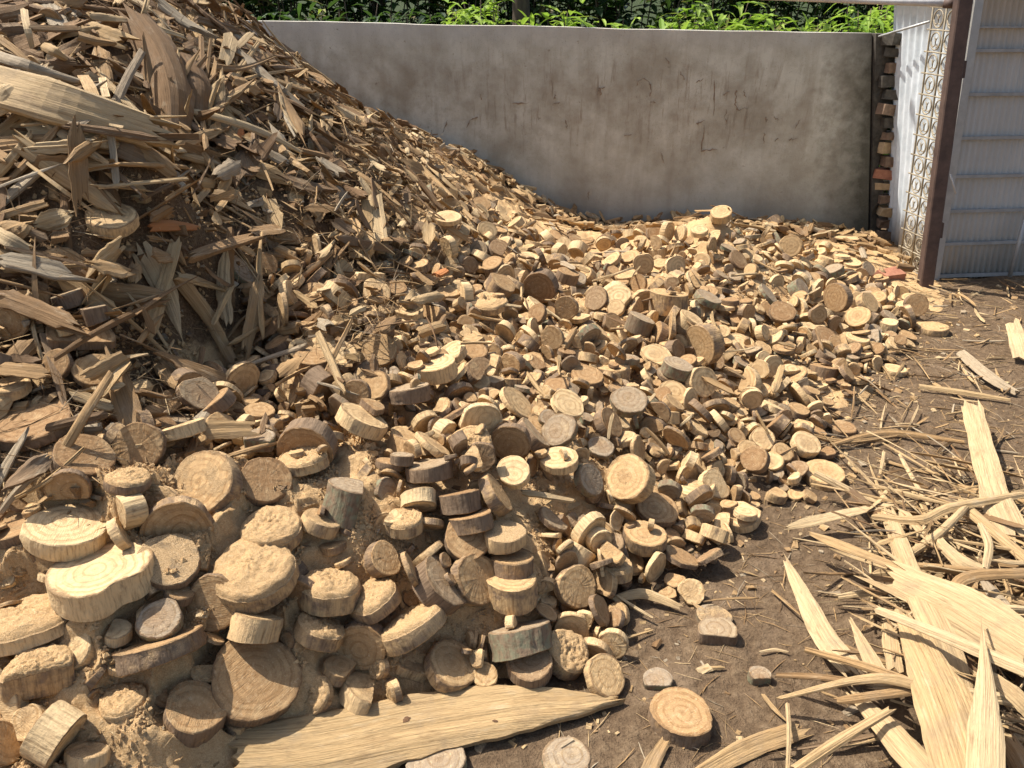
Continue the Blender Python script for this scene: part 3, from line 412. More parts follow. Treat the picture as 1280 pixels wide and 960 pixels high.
490,3112,258,37,31,54,55,15,11,-486,3528,613,90,-23,-30,48,27,20,1501,3218,80,-83,19,5,38,40,6,363,3966,312,-13,28,48,64,18,6,
-196,1930,338,25,5,19,35,33,20,1467,3782,183,-32,-45,67,33,13,20,-650,1705,345,22,9,-10,24,20,20,1624,4255,221,78,-27,-8,47,22,20,
1345,2925,42,-83,52,16,34,12,10,1352,4118,309,13,-4,58,32,20,12,896,3098,150,-46,83,25,45,13,20,1153,3000,110,25,4,-63,24,12,20,
-327,2054,367,14,13,74,49,20,20,495,3868,266,-8,24,-51,48,30,13,-27,1562,92,-22,95,-6,19,12,8,416,3301,284,-3,10,32,44,25,20,
1872,5734,91,39,-12,-33,47,47,20,2242,4664,80,13,42,-58,49,14,20,2043,3678,32,12,6,7,48,12,13,1138,3392,192,10,-71,-9,44,14,20,
890,3687,274,-69,13,-68,40,24,20,304,2023,128,89,28,-20,37,12,20,-607,3395,633,55,65,27,48,19,7,1988,4721,123,-14,-1,-96,54,35,20,
734,4676,296,-26,-16,-36,48,43,20,1646,4189,191,16,13,-36,58,15,20,864,4378,331,-47,2,-19,48,30,20,-946,1541,500,-3,22,-50,24,14,4,
-1667,3708,1525,-97,1,-15,42,17,2,199,1594,45,21,57,-78,39,18,8,663,2573,169,-5,10,53,30,16,10,1006,2765,83,20,5,-67,41,24,20,
-1757,3565,1526,-11,32,-75,24,12,8,-58,3133,444,-9,3,-5,27,17,20,1034,2698,82,-2,-12,-29,38,11,9,-1304,1940,697,13,-86,-41,26,12,1,
742,4317,320,-44,-42,36,59,24,20,1299,2768,39,-34,-53,-74,31,14,7,697,2024,24,53,40,65,32,8,20,-952,1540,463,16,72,57,33,18,20,
-1797,3410,1529,-76,57,-19,40,20,20,-390,3723,625,-55,-41,43,43,33,20,-865,2921,663,-9,60,-57,34,18,20,345,2284,194,-77,17,-25,38,15,5,
935,2364,20,-58,46,-54,25,12,6,132,1787,161,57,-26,75,22,12,13,-346,4043,608,-1,-79,53,57,16,2,-285,1896,358,40,-72,-36,42,22,20,
221,2966,321,-7,15,-27,40,19,20,-752,3508,779,-7,-26,-31,32,27,9,553,2792,213,37,15,82,48,22,20,-364,4378,614,0,-97,16,65,56,9,
-850,2203,439,32,-17,-89,45,14,20,-1792,3170,1414,59,-11,-14,31,15,6,2115,5064,111,90,-15,-28,43,39,20,-380,2245,370,-14,19,-74,41,15,7,
765,4429,319,17,-9,59,54,14,20,2195,4632,54,59,-38,-12,46,14,20,847,3438,249,-68,-29,-57,53,24,5,93,3797,371,-6,34,23,65,23,20,
533,2568,206,24,39,85,42,25,20,-335,2247,373,-6,31,-34,26,16,11,-414,2606,458,-27,39,58,31,24,10,2015,3846,75,22,13,61,48,20,20,
672,4566,264,-61,-47,-38,44,14,20,-534,3202,591,-46,25,8,25,14,20,-1097,4108,1144,-47,77,-11,30,28,2,1117,3090,157,-84,-25,11,47,16,10,
293,2581,248,38,66,44,30,24,1,1193,4138,361,-98,-1,12,46,20,12,-449,2729,481,-16,-11,-3,32,28,7,-937,2670,613,4,-94,32,28,27,5,
-295,2277,396,-20,-41,-75,38,21,20,1156,3243,148,10,21,-11,45,16,20,-805,2116,454,20,-96,5,30,15,9,-807,1590,366,-64,39,5,21,12,20,
637,2544,140,40,-17,0,38,10,20,1382,3383,119,64,10,49,31,30,20,1838,3416,20,20,13,78,31,20,20,1689,3413,41,-5,-17,-66,57,15,20,
-556,3746,683,52,-5,64,26,12,20,136,4350,325,-11,15,25,66,31,20,292,4710,276,0,14,-50,68,23,20,939,3868,282,19,-6,35,43,37,20,
982,2353,16,14,22,23,31,10,12,372,3017,256,-95,-6,-27,40,17,20,875,3886,303,8,5,-95,37,10,11,776,4580,317,-31,38,-6,50,20,20,
927,2582,103,18,76,-50,27,25,10,-1047,1954,527,-4,-89,4,25,12,3,-173,2259,354,23,29,60,40,33,20,-248,3079,403,-86,-39,-24,28,27,12,
-555,2058,401,-35,25,2,43,14,1,1477,4299,261,12,39,45,51,16,5,1149,2659,63,5,2,-12,39,33,20,-643,2845,593,-27,13,-13,41,44,20,
-688,3444,710,-6,-83,-39,27,12,10,1172,4014,287,62,-12,35,28,16,20,1276,4224,373,29,93,9,35,21,20,-807,4440,863,-14,13,-54,45,19,8,
1235,3626,202,-12,22,-67,35,20,9,1569,4001,216,36,44,79,55,28,8,1826,3446,51,53,-48,12,43,18,3,716,3251,292,2,-55,-35,64,36,20,
36,1603,86,-6,-90,-29,19,12,20,502,3567,293,71,-9,4,67,69,20,-763,1858,407,-21,6,-83,42,12,20,-165,2887,380,43,-83,-19,39,18,20,
-377,2650,428,80,-45,36,31,13,20,1437,3213,96,-21,2,-79,31,16,20,278,2974,295,37,43,-65,29,15,7,1206,3607,174,20,20,11,60,37,20,
2254,4285,60,-40,46,-78,39,11,20,-172,1835,428,94,4,14,20,12,11,98,1722,132,15,-95,-12,22,12,12,909,2663,117,38,-89,-20,27,13,6,
980,3255,180,13,-1,-17,33,14,12,1014,3157,188,88,-22,-40,31,19,6,-45,4035,424,27,15,-92,44,19,20,757,2457,102,18,15,-6,25,12,7,
-1665,2754,1287,-95,22,-14,20,12,9,351,1948,104,-30,88,-33,38,11,3,-984,2760,720,20,68,-64,26,13,7,-347,3502,502,33,39,-50,41,14,20,
440,3083,257,-28,17,-93,41,14,4,-110,3906,478,2,-88,19,44,36,9,-210,1974,403,-52,58,15,18,12,9,-315,3398,463,47,13,19,48,20,6,
2207,4437,35,36,41,58,64,33,8,341,2627,242,-8,1,-99,29,12,8,1255,3823,215,-84,-24,-26,32,14,12,51,2561,314,-3,-43,-5,34,16,12,
842,2239,23,-6,9,-98,23,12,12,-359,2745,453,-18,94,-24,29,12,20,-287,2258,354,20,5,86,37,11,7,-65,1474,58,74,-2,-66,29,12,20,
533,2713,215,-84,-34,35,27,28,12,25,4388,386,-24,8,-33,48,15,20,92,2250,285,-18,11,-90,48,42,20,502,2322,117,31,0,63,33,13,6,
557,2793,226,-29,-91,-21,42,17,2,-540,3802,671,21,24,25,37,11,20,-240,3613,496,16,97,8,39,25,20,108,3449,478,-54,-15,66,27,17,20,
-412,3127,502,18,-2,-81,44,18,20,97,4479,337,11,48,69,56,15,20,-811,1802,431,5,19,-48,30,8,11,401,2762,284,-2,3,58,22,12,12,
544,2817,259,45,-19,-42,22,12,9,1670,3686,87,-34,40,-47,57,15,20,-705,4052,839,0,42,81,41,22,20,230,1575,35,-31,65,-52,18,12,20,
-335,1514,136,-96,-10,13,18,12,11,-842,3370,832,-39,10,-88,37,10,20,-352,2809,429,82,-12,41,35,29,20,418,2618,247,12,11,92,53,17,20,
1122,2980,82,21,10,-70,49,19,20,1703,4828,218,-51,16,-78,60,30,7,101,2314,319,-97,-15,4,31,12,4,-1690,3296,1426,-72,-6,-63,31,15,3,
-91,2316,381,63,-13,-29,22,21,10,-1310,2007,794,-61,-44,14,23,12,5,-762,1995,454,-10,8,91,43,14,20,558,2309,97,5,-23,-80,41,16,8,
-848,3669,858,62,-37,61,29,12,7,-892,1202,209,28,-14,63,32,13,5,1248,2778,49,2,68,-71,30,12,20,-931,1047,186,1,71,-69,23,14,3,
-744,3302,733,14,49,35,35,13,11,-475,1769,342,68,-27,8,22,23,11,71,2438,301,-62,39,63,28,17,2,-60,2341,367,4,-15,97,25,12,9,
-1759,2993,1361,18,1,-72,47,14,20,-610,3225,602,20,2,64,38,15,20,798,2207,46,2,-73,30,32,9,12,-301,2159,494,60,-3,45,19,12,4,
-1895,3257,1461,6,4,-51,32,12,11,-1046,2049,529,42,21,77,36,10,20,-404,1911,367,45,13,-67,22,24,20,1442,4152,234,29,-3,89,40,10,20,
-1737,3865,1568,-93,-17,25,27,12,2,1471,4605,306,2,-12,-88,51,17,20,1013,2354,55,-13,-85,23,32,12,9,-363,2114,381,41,52,49,35,9,4,
1280,2995,70,-37,71,50,48,16,5,-425,2558,456,-40,25,-86,29,31,20,-674,2553,519,15,-46,53,36,21,20,-464,4053,652,8,24,78,67,22,20,
-575,3701,666,-3,14,-42,37,15,7,475,4714,250,24,-9,-31,41,18,6,-339,2729,417,19,53,-74,34,11,20,298,4570,266,31,-8,40,64,25,10,
-279,3012,402,-26,-13,-91,54,29,20,259,3552,286,3,54,-78,40,20,13,1788,4289,125,43,-63,30,55,32,20,-324,2598,418,-17,16,-59,42,14,20,
-450,4624,618,24,-62,-63,34,19,20,-352,4264,606,-14,41,88,61,20,4,-723,3568,751,42,7,73,37,10,20,1254,2859,72,-89,35,26,38,13,5,
1060,3836,284,95,-4,-4,31,15,12,1628,3487,77,38,10,-81,48,12,8,2026,4935,100,14,-20,-59,56,35,20,-455,1924,367,-36,-2,36,19,12,6,
92,4712,334,-64,68,-31,68,27,7,439,2135,87,29,-19,90,52,24,4,1901,3794,74,69,34,19,41,36,20,539,2341,146,26,17,67,20,12,10,
566,4580,277,-39,21,81,57,62,20,-273,4195,579,-42,11,-89,43,25,11,-383,3664,596,-41,15,2,35,29,20,1350,3334,114,2,-66,74,29,12,6,
760,3056,221,-14,-76,58,32,12,11,216,1919,138,32,-41,-5,30,28,9,-889,2711,647,-44,-48,51,29,12,10,1672,3300,21,-29,59,-58,31,16,7,
253,1748,129,53,35,67,39,9,6,1429,3098,57,83,51,5,27,12,12,389,1812,22,69,5,61,19,14,8,-333,2793,399,5,-19,62,51,21,1,
-793,2181,428,2,-37,-8,34,11,20,405,2147,152,-16,59,72,41,26,6,749,2462,84,18,13,-47,42,17,20,389,4769,234,29,-6,45,52,26,20,
1550,4469,264,80,45,37,27,28,7,-690,3528,723,-5,-50,-85,34,11,8,-801,2568,498,54,-53,-50,41,25,20,993,3695,262,-1,-14,89,48,20,9,
-1685,3187,1378,43,61,55,25,27,3,873,2568,115,47,-43,-48,21,13,13,87,4191,355,-5,-3,82,43,14,20,-873,1614,405,-91,-37,11,27,12,20,
-33,4701,383,-81,-48,24,65,19,5,-711,2136,403,63,-1,-42,38,13,4,2013,3589,27,22,5,83,35,14,20,2327,4628,72,-80,-47,25,44,19,20,
-1090,3592,1081,37,24,75,21,12,7,634,2801,219,-3,11,-56,54,22,20,-621,4370,739,-75,58,26,47,19,8,627,4751,280,-28,-5,-34,62,24,7,
-111,2438,365,18,10,-10,35,18,20,1520,4176,225,-7,4,93,33,12,20,-638,1760,441,70,-32,-53,23,15,3,593,2252,90,84,-24,-46,27,13,3,
869,2355,14,-58,-38,-36,19,12,7,-580,3478,630,-31,-30,21,38,37,3,1515,4529,277,58,-77,23,48,18,20,1369,3057,41,-8,6,95,42,14,6,
-292,2693,393,51,-6,-12,32,19,12,949,3526,221,-5,-23,60,44,27,20,-780,2662,567,-81,52,-20,20,12,9,-702,2039,437,-12,-1,38,30,14,5,
194,1942,133,-34,-89,-7,31,10,6,-938,3752,949,34,15,77,32,12,20,-862,1625,382,48,-82,-23,41,16,4,-435,3484,580,-22,-2,74,44,23,20,
2281,4546,46,10,-3,-97,44,36,20,1624,4866,248,84,-3,48,58,24,20,33,2583,323,30,89,3,24,12,20,-1384,1997,772,24,-29,91,31,13,5,
576,2748,213,-6,24,-96,19,12,20,1738,3384,18,-19,-1,86,46,36,20,-1075,1586,467,-50,-57,-57,26,12,8,488,1891,3,-20,1,-95,32,9,11,
-83,3097,318,-96,23,5,39,12,20,910,2605,123,85,-33,15,29,12,11,-247,2419,371,17,-31,2,29,15,11,-1284,1817,638,54,14,41,19,12,10,
0,3063,329,1,53,1,37,32,20,-620,3542,653,36,40,-3,29,19,12,1845,4244,119,70,-2,30,40,16,20,847,2613,116,-92,31,-20,31,11,20,
1882,3713,48,19,-17,73,41,14,20,-234,2961,382,-32,62,44,31,13,9,512,2344,142,-14,25,-55,38,11,20,554,3024,239,-2,-55,10,36,12,20,
-701,1888,396,76,-9,-9,28,12,3,1019,3466,195,19,9,96,36,10,20,-483,2647,484,59,2,68,41,22,20,344,1800,4,-2,0,77,19,12,9,
1718,4207,173,26,-9,1,38,18,20,-1877,3527,1557,11,17,-16,22,12,6,722,3398,373,58,8,16,29,12,2,-228,2165,377,-79,44,-40,41,13,9,
-602,4000,737,-41,28,-85,43,11,20,-660,3626,712,-18,-4,-85,46,11,20,154,2608,300,-58,32,69,36,21,5,-783,1546,347,49,-56,59,21,12,13,
12,3300,357,-6,-99,-7,39,37,20,-14,2230,328,-14,-8,40,28,12,11,691,2473,112,-9,-83,52,20,17,20,820,2735,150,3,22,-85,33,12,8,
-243,2739,392,87,-39,-27,24,14,20,-667,1750,365,-78,-59,2,26,12,7,2304,4308,48,-54,-51,64,45,11,20,2297,4233,39,23,6,-74,35,31,20,
155,2675,304,91,-34,19,32,11,20,1575,4133,183,0,11,-24,64,24,20,-256,1988,407,11,-36,-83,30,16,10,-16,2779,333,-20,-44,-72,32,9,12,
722,3092,235,51,-8,-5,46,15,20,-742,4531,822,-42,-14,-59,43,15,9,184,2793,277,-31,22,-12,38,10,20,-184,2822,400,33,15,-33,24,12,11,
829,2487,75,31,-6,92,31,27,3,-370,2781,453,1,84,-49,27,24,2,1088,3270,174,44,-56,41,19,21,11,874,2853,126,1,5,-16,40,20,20,
-909,2697,596,-46,84,-25,37,14,4,308,2119,169,55,-76,-32,32,13,1,967,2301,15,0,7,-96,20,12,11,-1109,1853,569,-8,-56,-7,18,12,20,
508,2373,135,35,14,53,40,16,20,-609,3813,732,15,-27,50,28,12,20,214,2082,178,-7,28,-46,32,21,4,1645,4410,213,20,21,80,60,25,7,
794,2964,211,-23,96,2,29,16,7,1067,2612,71,-29,-48,-1,46,15,9,-790,3726,821,25,14,60,19,12,20,-95,4270,427,0,9,16,67,26,20,
-410,1765,315,9,-97,14,29,15,5,1777,4502,159,-17,33,-87,55,20,20,-1056,4436,1124,9,-28,94,23,12,12,829,3807,300,-19,-10,-96,60,16,20,
1424,3349,93,32,7,32,33,14,13,-688,1785,412,78,-42,-21,28,31,10,-694,2321,495,-26,-24,26,39,40,20,-306,2221,483,-5,-52,34,20,12,11,
-1739,3773,1555,5,28,2,19,12,11,1934,5932,110,-87,-18,24,49,13,8,1047,3726,250,59,3,-46,34,17,20,-72,2316,342,-9,11,-36,66,19,20,
229,2478,270,-8,-9,-15,48,14,20,1225,4196,352,12,-15,46,52,22,2,798,2411,56,5,19,-96,27,12,7,-547,3853,710,-32,-73,54,32,8,20,
44,2793,332,-36,-58,72,20,12,5,24,4138,373,60,48,60,39,39,11,-354,2413,426,86,24,25,48,14,20,-43,1979,270,0,15,-35,38,11,20,
-1125,1800,559,14,52,-73,20,12,20,560,1973,2,63,76,1,22,12,4,-129,3118,443,76,42,48,18,12,8,1098,2885,82,1,-45,-64,32,20,6,
392,3143,262,11,33,24,60,34,8,807,4774,288,45,32,-52,48,17,20,777,2513,104,29,28,90,33,17,9,-1115,1541,455,-26,23,62,19,12,3,
422,3799,270,-44,47,-41,51,18,4,-947,2441,456,9,-28,-27,34,10,3,1224,3886,240,-43,84,-24,30,9,7,-308,1513,164,-16,81,-23,19,12,20,
-867,2690,577,79,54,24,43,21,20,359,3023,270,-88,39,-22,22,12,20,997,4171,329,62,-50,23,33,11,3,-1184,1419,484,-25,8,87,36,10,20,
-586,2776,530,-90,39,-15,38,12,20,-1627,3920,1517,-7,31,-4,35,15,9,74,4389,351,86,21,34,38,17,20,-390,3407,524,-19,19,76,33,35,8,
-720,2996,659,-46,22,46,32,10,20,-68,4828,410,6,37,-38,41,12,20,1055,3971,291,77,-18,-26,43,20,7,558,2352,132,77,43,42,23,12,10,
-1117,1549,465,-22,-22,30,20,12,8,1921,4636,103,-45,14,-58,48,51,20,1009,4302,361,-87,38,4,30,16,11,272,2300,215,-16,0,92,40,12,3,
-578,2109,397,46,44,74,27,17,1,1316,3963,224,-13,-57,-63,54,22,2,1139,2861,80,4,-12,30,18,12,20,-433,3321,549,45,-42,69,49,15,20,
-1311,2043,792,-24,-55,49,21,18,20,279,2473,243,10,12,19,23,12,20,-487,1818,355,-90,39,-3,24,21,11,-424,2666,461,95,16,-20,43,18,7,
-750,3949,852,-27,5,-80,25,22,11,-759,4614,849,-37,-66,46,42,21,11,-735,3734,795,21,-95,20,24,12,12,-778,4078,869,3,21,-32,36,14,20,
1055,2564,65,81,25,23,25,12,7,967,2683,82,15,57,6,36,20,4,1303,3656,186,37,22,-66,47,50,5,-479,3951,642,-44,-84,17,24,12,12,
1432,3081,31,-29,63,25,19,12,2,118,1709,100,54,13,63,26,15,20,-194,3432,434,95,-9,-12,39,10,20,1872,4751,165,-5,-20,-35,30,17,13,
259,2323,226,-22,-60,11,24,12,7,-685,3625,743,-12,-10,88,27,15,8,124,4612,315,-41,-34,-82,48,19,20,-353,2128,381,-56,-40,4,20,12,5,
399,2689,245,55,3,-63,36,9,3,-107,2891,334,-34,4,-93,36,18,20,-1377,2001,818,-63,40,-22,26,15,20,93,2097,287,63,-33,11,35,10,20,
760,3569,258,22,67,66,60,65,20,-918,1609,436,-19,76,-56,33,8,7,519,2299,117,23,-75,56,18,12,5,1602,4485,252,20,41,45,51,15,20,
62,2709,335,3,-17,76,22,21,20,52,3114,334,4,6,-44,27,12,6,-162,1953,403,10,6,-70,30,12,3,1941,3663,41,7,-10,-51,36,19,20,
-522,1563,249,-70,-5,-53,29,12,7,-145,1856,408,5,-34,-65,29,12,2,119,2361,295,-19,5,-97,54,18,20,-813,3327,794,-8,33,2,18,18,20,
130,2367,313,-37,51,-69,31,16,1,465,2193,92,40,14,51,41,14,20,-352,1918,382,-32,49,40,25,12,12,-1781,3521,1525,1,3,21,23,12,7,
282,2141,164,-12,23,-78,48,26,20,-563,3833,716,-21,36,13,18,16,20,2160,4179,64,-14,-39,70,35,9,3,1096,4095,327,-54,25,-68,40,12,13,
1578,4421,238,30,-3,94,27,29,13,1359,2852,22,9,-20,90,23,13,3,1237,3145,116,63,-15,1,20,12,20,-1867,3049,1388,-2,17,-91,21,12,6,
1166,3627,228,-2,-8,26,31,33,20,-851,1540,369,-87,-31,-24,21,12,20,933,4091,309,-15,-92,21,54,16,20,137,1548,40,-56,41,41,24,12,20,
1249,3174,113,-62,-40,-62,33,30,5,-921,1666,420,15,-88,-36,22,13,7,1099,3829,262,-35,7,91,30,19,10,1956,6016,116,-19,-51,-46,43,35,20,
-87,4614,399,2,-88,42,47,23,5,-387,1967,360,33,92,11,22,12,7,1006,2331,29,-4,11,-84,27,12,7,1085,2842,80,-39,-88,18,41,16,2,
562,2049,42,13,-6,-80,21,12,10,1476,3104,39,-5,-11,-76,36,21,20,975,3054,146,-39,-59,-7,24,12,5,1830,4628,152,-19,91,-30,49,31,20,
-1042,4451,1098,14,41,51,32,19,10,-778,2222,445,-72,56,22,20,12,3,1106,2774,71,34,10,-26,32,19,20,-489,3816,642,13,37,13,24,12,6,
-705,4029,813,64,-67,29,52,13,6,-72,2575,339,-97,13,-1,21,12,8,-608,4520,746,14,-31,92,28,17,10,-784,4013,866,-53,78,-15,24,26,20,
156,3165,289,50,32,41,32,34,3,492,2262,101,-13,15,-67,25,12,20,1048,2471,27,-73,46,-2,34,12,20,1476,3047,46,-98,11,-5,23,24,4,
1078,3776,240,-26,-8,-64,47,26,20,-410,2370,431,21,7,-88,31,17,7,-755,2903,681,44,-60,-30,21,12,20,308,2475,244,15,-42,36,31,11,1,
-1779,2912,1343,16,44,87,22,12,20,999,4021,297,30,90,22,31,17,11,-140,3262,393,-40,-64,-62,33,17,20,2080,3943,64,-47,-18,46,41,16,10,
-440,2364,438,21,92,30,21,12,20,199,3335,292,18,14,81,45,13,20,1737,4419,163,-47,-1,-62,47,21,20,1256,4288,390,66,24,53,25,22,13,
1295,4207,354,-13,-11,-10,40,23,7,2353,4346,35,20,15,-79,47,28,20,785,3268,210,8,-3,78,36,23,20,587,3121,240,-30,4,-85,33,12,20,
1280,3912,237,-10,-98,-8,32,8,4,504,2852,239,-25,27,9,33,12,20,772,3407,374,20,-62,44,18,16,6,-1641,3836,1524,-61,-18,11,34,15,2,
-1918,3595,1617,30,-1,-40,64,36,2,313,3590,272,-44,-4,18,38,10,20,-305,2653,408,-7,43,65,29,14,20,-565,3523,638,-74,41,20,28,18,1,
1394,3461,136,97,9,-10,34,9,20,262,2956,253,18,-1,35,44,24,8,1273,3374,134,-8,-32,11,40,14,20,-498,3177,528,-26,5,-7,25,15,10,
-151,2933,359,-67,3,18,33,19,11,1370,4140,282,31,11,20,41,22,20,-840,4312,889,32,29,73,45,18,6,-1012,1792,497,9,51,32,42,22,10,
-259,1993,361,15,12,-7,34,13,10,-429,4272,643,18,-90,1,49,28,20,-750,3741,815,-30,93,-2,19,15,20,-930,2469,453,-35,49,-64,33,17,2,
734,3348,382,-15,-9,-97,22,12,11,1357,4541,334,13,42,45,46,17,20,-224,3361,432,10,19,87,37,17,12,-875,3488,874,27,-6,-93,33,14,8,
-540,2605,497,-20,17,-9,31,12,20,1331,3070,59,-5,0,-94,28,12,6,-167,3323,401,-92,-30,-17,38,14,20,-303,1801,325,37,0,11,27,13,5,
59,4082,349,-84,-27,-22,40,18,5,2203,4850,124,12,11,-11,25,22,11,-372,2296,407,27,10,-31,40,11,20,-814,3652,818,-19,-96,7,33,12,9,
-524,3325,553,-17,-43,85,42,15,4,820,3755,285,74,-16,59,60,60,7,-686,3021,618,28,17,24,23,12,11,-222,2235,364,22,86,25,35,11,20,
124,2461,292,-34,0,-17,37,16,20,376,4829,260,-13,85,-49,40,25,5,779,3960,267,-5,9,-88,36,10,20,-810,4172,886,-34,-54,75,25,12,12,
1169,3861,210,-18,22,-94,43,21,2,-345,4824,539,-23,19,-90,62,25,20,1281,2744,29,-34,-17,-84,33,9,8,2087,4542,64,-38,-52,-66,45,12,20,
757,2379,91,-47,34,-52,29,17,2,-330,1789,303,7,20,-44,23,12,2,-51,1880,291,19,-57,-11,35,17,20,-911,3498,876,-87,-11,44,25,12,20,
28,2099,301,48,42,-57,31,30,20,2092,4264,69,22,-16,-7,39,13,13,60,3196,312,-4,3,-53,47,36,12,-228,4809,498,-44,45,-60,48,20,20,
2062,4391,56,-10,-50,-72,49,24,2,1722,3445,61,-38,11,60,27,12,11,-761,2440,523,44,-67,40,22,12,5,-352,1165,10,0,1,-99,20,12,6,
220,4458,283,-29,31,59,42,24,20,451,3890,275,34,-48,-72,47,29,5,-217,3517,459,-15,39,-57,57,20,20,-184,2008,358,25,-70,-50,46,19,5,
559,3786,275,12,0,-82,45,19,20,532,3307,244,52,-49,-17,42,17,1,998,2705,64,7,24,26,27,12,10,273,1903,110,7,-47,63,41,15,20,
962,2380,28,13,95,18,33,9,1,-346,3632,554,42,-70,-23,31,32,20,1898,3643,51,-57,21,-16,30,24,5,828,3531,280,38,37,9,36,36,11,
614,3127,240,-34,-53,49,24,14,4,-1220,2109,765,20,18,39,21,12,1,1013,3880,275,-2,-24,-50,32,20,20,730,2592,119,20,-2,80,43,19,12,
-335,3727,576,-13,-50,11,39,24,20,250,2686,273,60,-11,37,42,19,4,-531,4338,692,-27,4,-91,55,20,20,537,2261,84,33,24,58,21,12,6,
-135,1482,52,-31,-69,63,21,12,8,-1267,1993,758,-8,-53,-28,26,13,9,-893,3785,921,-6,47,13,33,19,11,-292,2208,362,-15,-69,-52,21,12,20,
-151,2245,373,0,-95,10,26,12,20,1997,4282,60,31,51,50,48,16,20,-812,2386,456,31,75,44,27,15,1,1319,3380,115,-54,52,-50,40,31,7,
458,4233,289,2,13,80,56,19,20,1488,4604,264,-2,-1,-73,45,25,20,1184,4098,312,87,-4,18,31,18,2,-754,3942,839,-5,-81,-43,31,15,5,
831,2191,17,26,-95,10,23,12,20,1037,3660,238,-20,-11,93,37,15,20,-833,2719,576,42,-4,-67,56,18,20,478,4118,267,42,58,60,24,12,12,
-335,1586,200,-10,73,40,25,12,7,2029,5087,119,-33,78,-43,38,15,20,1249,3370,173,-3,-25,-94,48,27,8,16,2277,310,34,27,44,37,10,20,
346,3713,263,-4,3,-30,66,19,20,126,3058,309,48,38,63,27,16,6,951,3658,276,11,-12,-8,36,36,9,1527,4580,293,8,54,-73,29,12,6,
954,4195,307,47,-47,51,24,12,20,408,2715,245,49,22,-7,29,17,13,105,2528,289,50,55,32,32,18,8,1670,3946,129,86,40,23,34,11,20,
2257,4549,67,-14,-13,82,27,12,20,721,2257,26,5,-14,76,45,19,20,-589,3768,695,32,21,55,25,12,9,1337,3199,96,2,-29,-92,21,12,8,
219,1569,7,-99,-4,-7,29,12,20,330,3534,259,-9,-12,98,43,20,20,1798,3634,72,-20,71,-51,42,18,13,-638,3787,758,38,75,-24,23,13,13,
404,4164,272,21,3,87,54,15,20,1233,3779,222,13,-7,10,19,12,9,-885,3927,930,-17,30,-77,62,21,3,-807,2160,440,45,62,-58,21,18,8,
-388,3151,465,-14,-16,79,44,16,9,-735,2119,399,-80,22,-6,34,10,2,-371,1672,247,-47,84,16,18,12,8,284,2805,279,2,-12,83,41,17,12,
-209,2789,382,14,-85,-9,22,12,9,-453,3861,625,21,23,49,19,12,13,1237,3952,245,9,57,10,28,15,20,571,4082,265,41,-1,-67,44,14,20,
-646,1795,402,76,-12,59,32,24,11,93,2633,292,25,-34,-19,36,19,9,126,1588,41,28,-76,55,23,12,11,48,4760,358,26,20,-25,44,14,20,
1837,5810,88,-84,-53,-6,43,15,7,657,4318,290,-40,-10,90,40,10,12,-828,1562,357,-24,20,-23,23,12,7,-811,2851,617,-20,-55,-73,32,9,13,
250,2376,235,-3,16,-55,29,12,2,-376,3479,547,38,90,-4,49,24,20,-769,2166,412,-28,48,53,30,12,20,-935,4204,978,6,50,-11,26,12,20,
-397,3027,452,25,-39,-84,45,21,1,317,2203,165,-92,33,18,21,12,2,-395,2698,436,35,-41,-48,23,12,9,-655,4364,769,37,-47,32,23,21,5,
604,2370,91,33,2,93,29,17,13,52,4878,372,-19,12,-39,59,18,20,-485,2531,496,-1,-11,-94,46,13,10,-17,2802,331,66,54,-26,31,20,13,
877,3044,160,-48,-68,42,29,12,9,53,3745,365,4,45,-34,36,15,20,-617,2115,400,-93,4,-12,18,12,9,-236,2925,360,22,0,93,31,10,20,
82,2714,316,22,4,-51,47,16,20,-440,3739,617,22,8,-91,30,12,20,-79,4430,406,-28,26,-11,45,18,20,-116,2814,345,9,-8,-59,42,11,20,
1363,4278,322,7,33,-6,22,12,9,358,2191,183,-5,-9,15,27,12,12,1,3689,393,-46,-5,-11,41,16,4,934,4253,326,-63,-8,70,48,18,20,
896,2775,122,51,53,45,27,16,8,-723,2036,410,-64,5,7,43,26,20,-764,2103,439,-1,28,57,25,26,20,-948,2006,449,33,19,86,49,19,11,
-369,3404,505,27,36,-59,37,9,20,844,2400,24,14,62,-54,45,13,4,1321,3142,72,11,22,-5,46,15,20,650,2008,11,-22,31,-5,24,12,20,
-907,2691,611,51,-42,-26,19,12,9,-1745,3935,1583,20,-1,52,24,16,9,2019,5160,103,15,-20,-49,36,18,9,2164,4415,43,1,-23,57,35,21,20,
-212,2856,367,-24,16,-17,37,13,20,1953,4115,84,29,1,25,40,18,20,-809,2255,417,-25,-1,2,41,22,20,-38,3197,323,-95,-18,3,43,45,12,
764,2714,151,2,49,-55,24,12,20,969,4398,333,61,77,-9,38,13,20,-546,4455,708,-37,13,-17,45,11,11,-222,3850,476,-69,35,-2,31,24,8,
476,2501,193,-37,23,89,26,13,3,-1785,3607,1546,38,-86,-13,22,12,5,508,3209,244,0,-3,48,40,26,10,601,3409,251,-12,2,73,49,25,20,
394,1984,49,49,21,-16,30,10,20,-80,2583,332,36,-6,84,36,10,20,1535,3697,107,-44,-15,-45,63,19,20,501,2546,183,-24,4,-76,31,14,20,
-724,3408,704,31,12,51,30,8,20,-184,3404,395,71,28,52,41,17,20,2136,4101,37,-71,-13,10,32,8,4,530,1976,18,20,-62,29,25,12,11,
-599,3674,684,-74,-7,56,28,22,1,-388,3611,557,23,79,43,47,27,2,186,3481,273,-69,-60,10,31,24,7,2102,3901,66,-2,-75,65,21,16,3,
1237,3696,203,55,-47,59,29,15,6,-826,2393,462,38,-77,3,29,12,3,2104,4056,39,-15,-23,-86,48,19,20,-138,3579,430,7,-5,64,59,24,11,
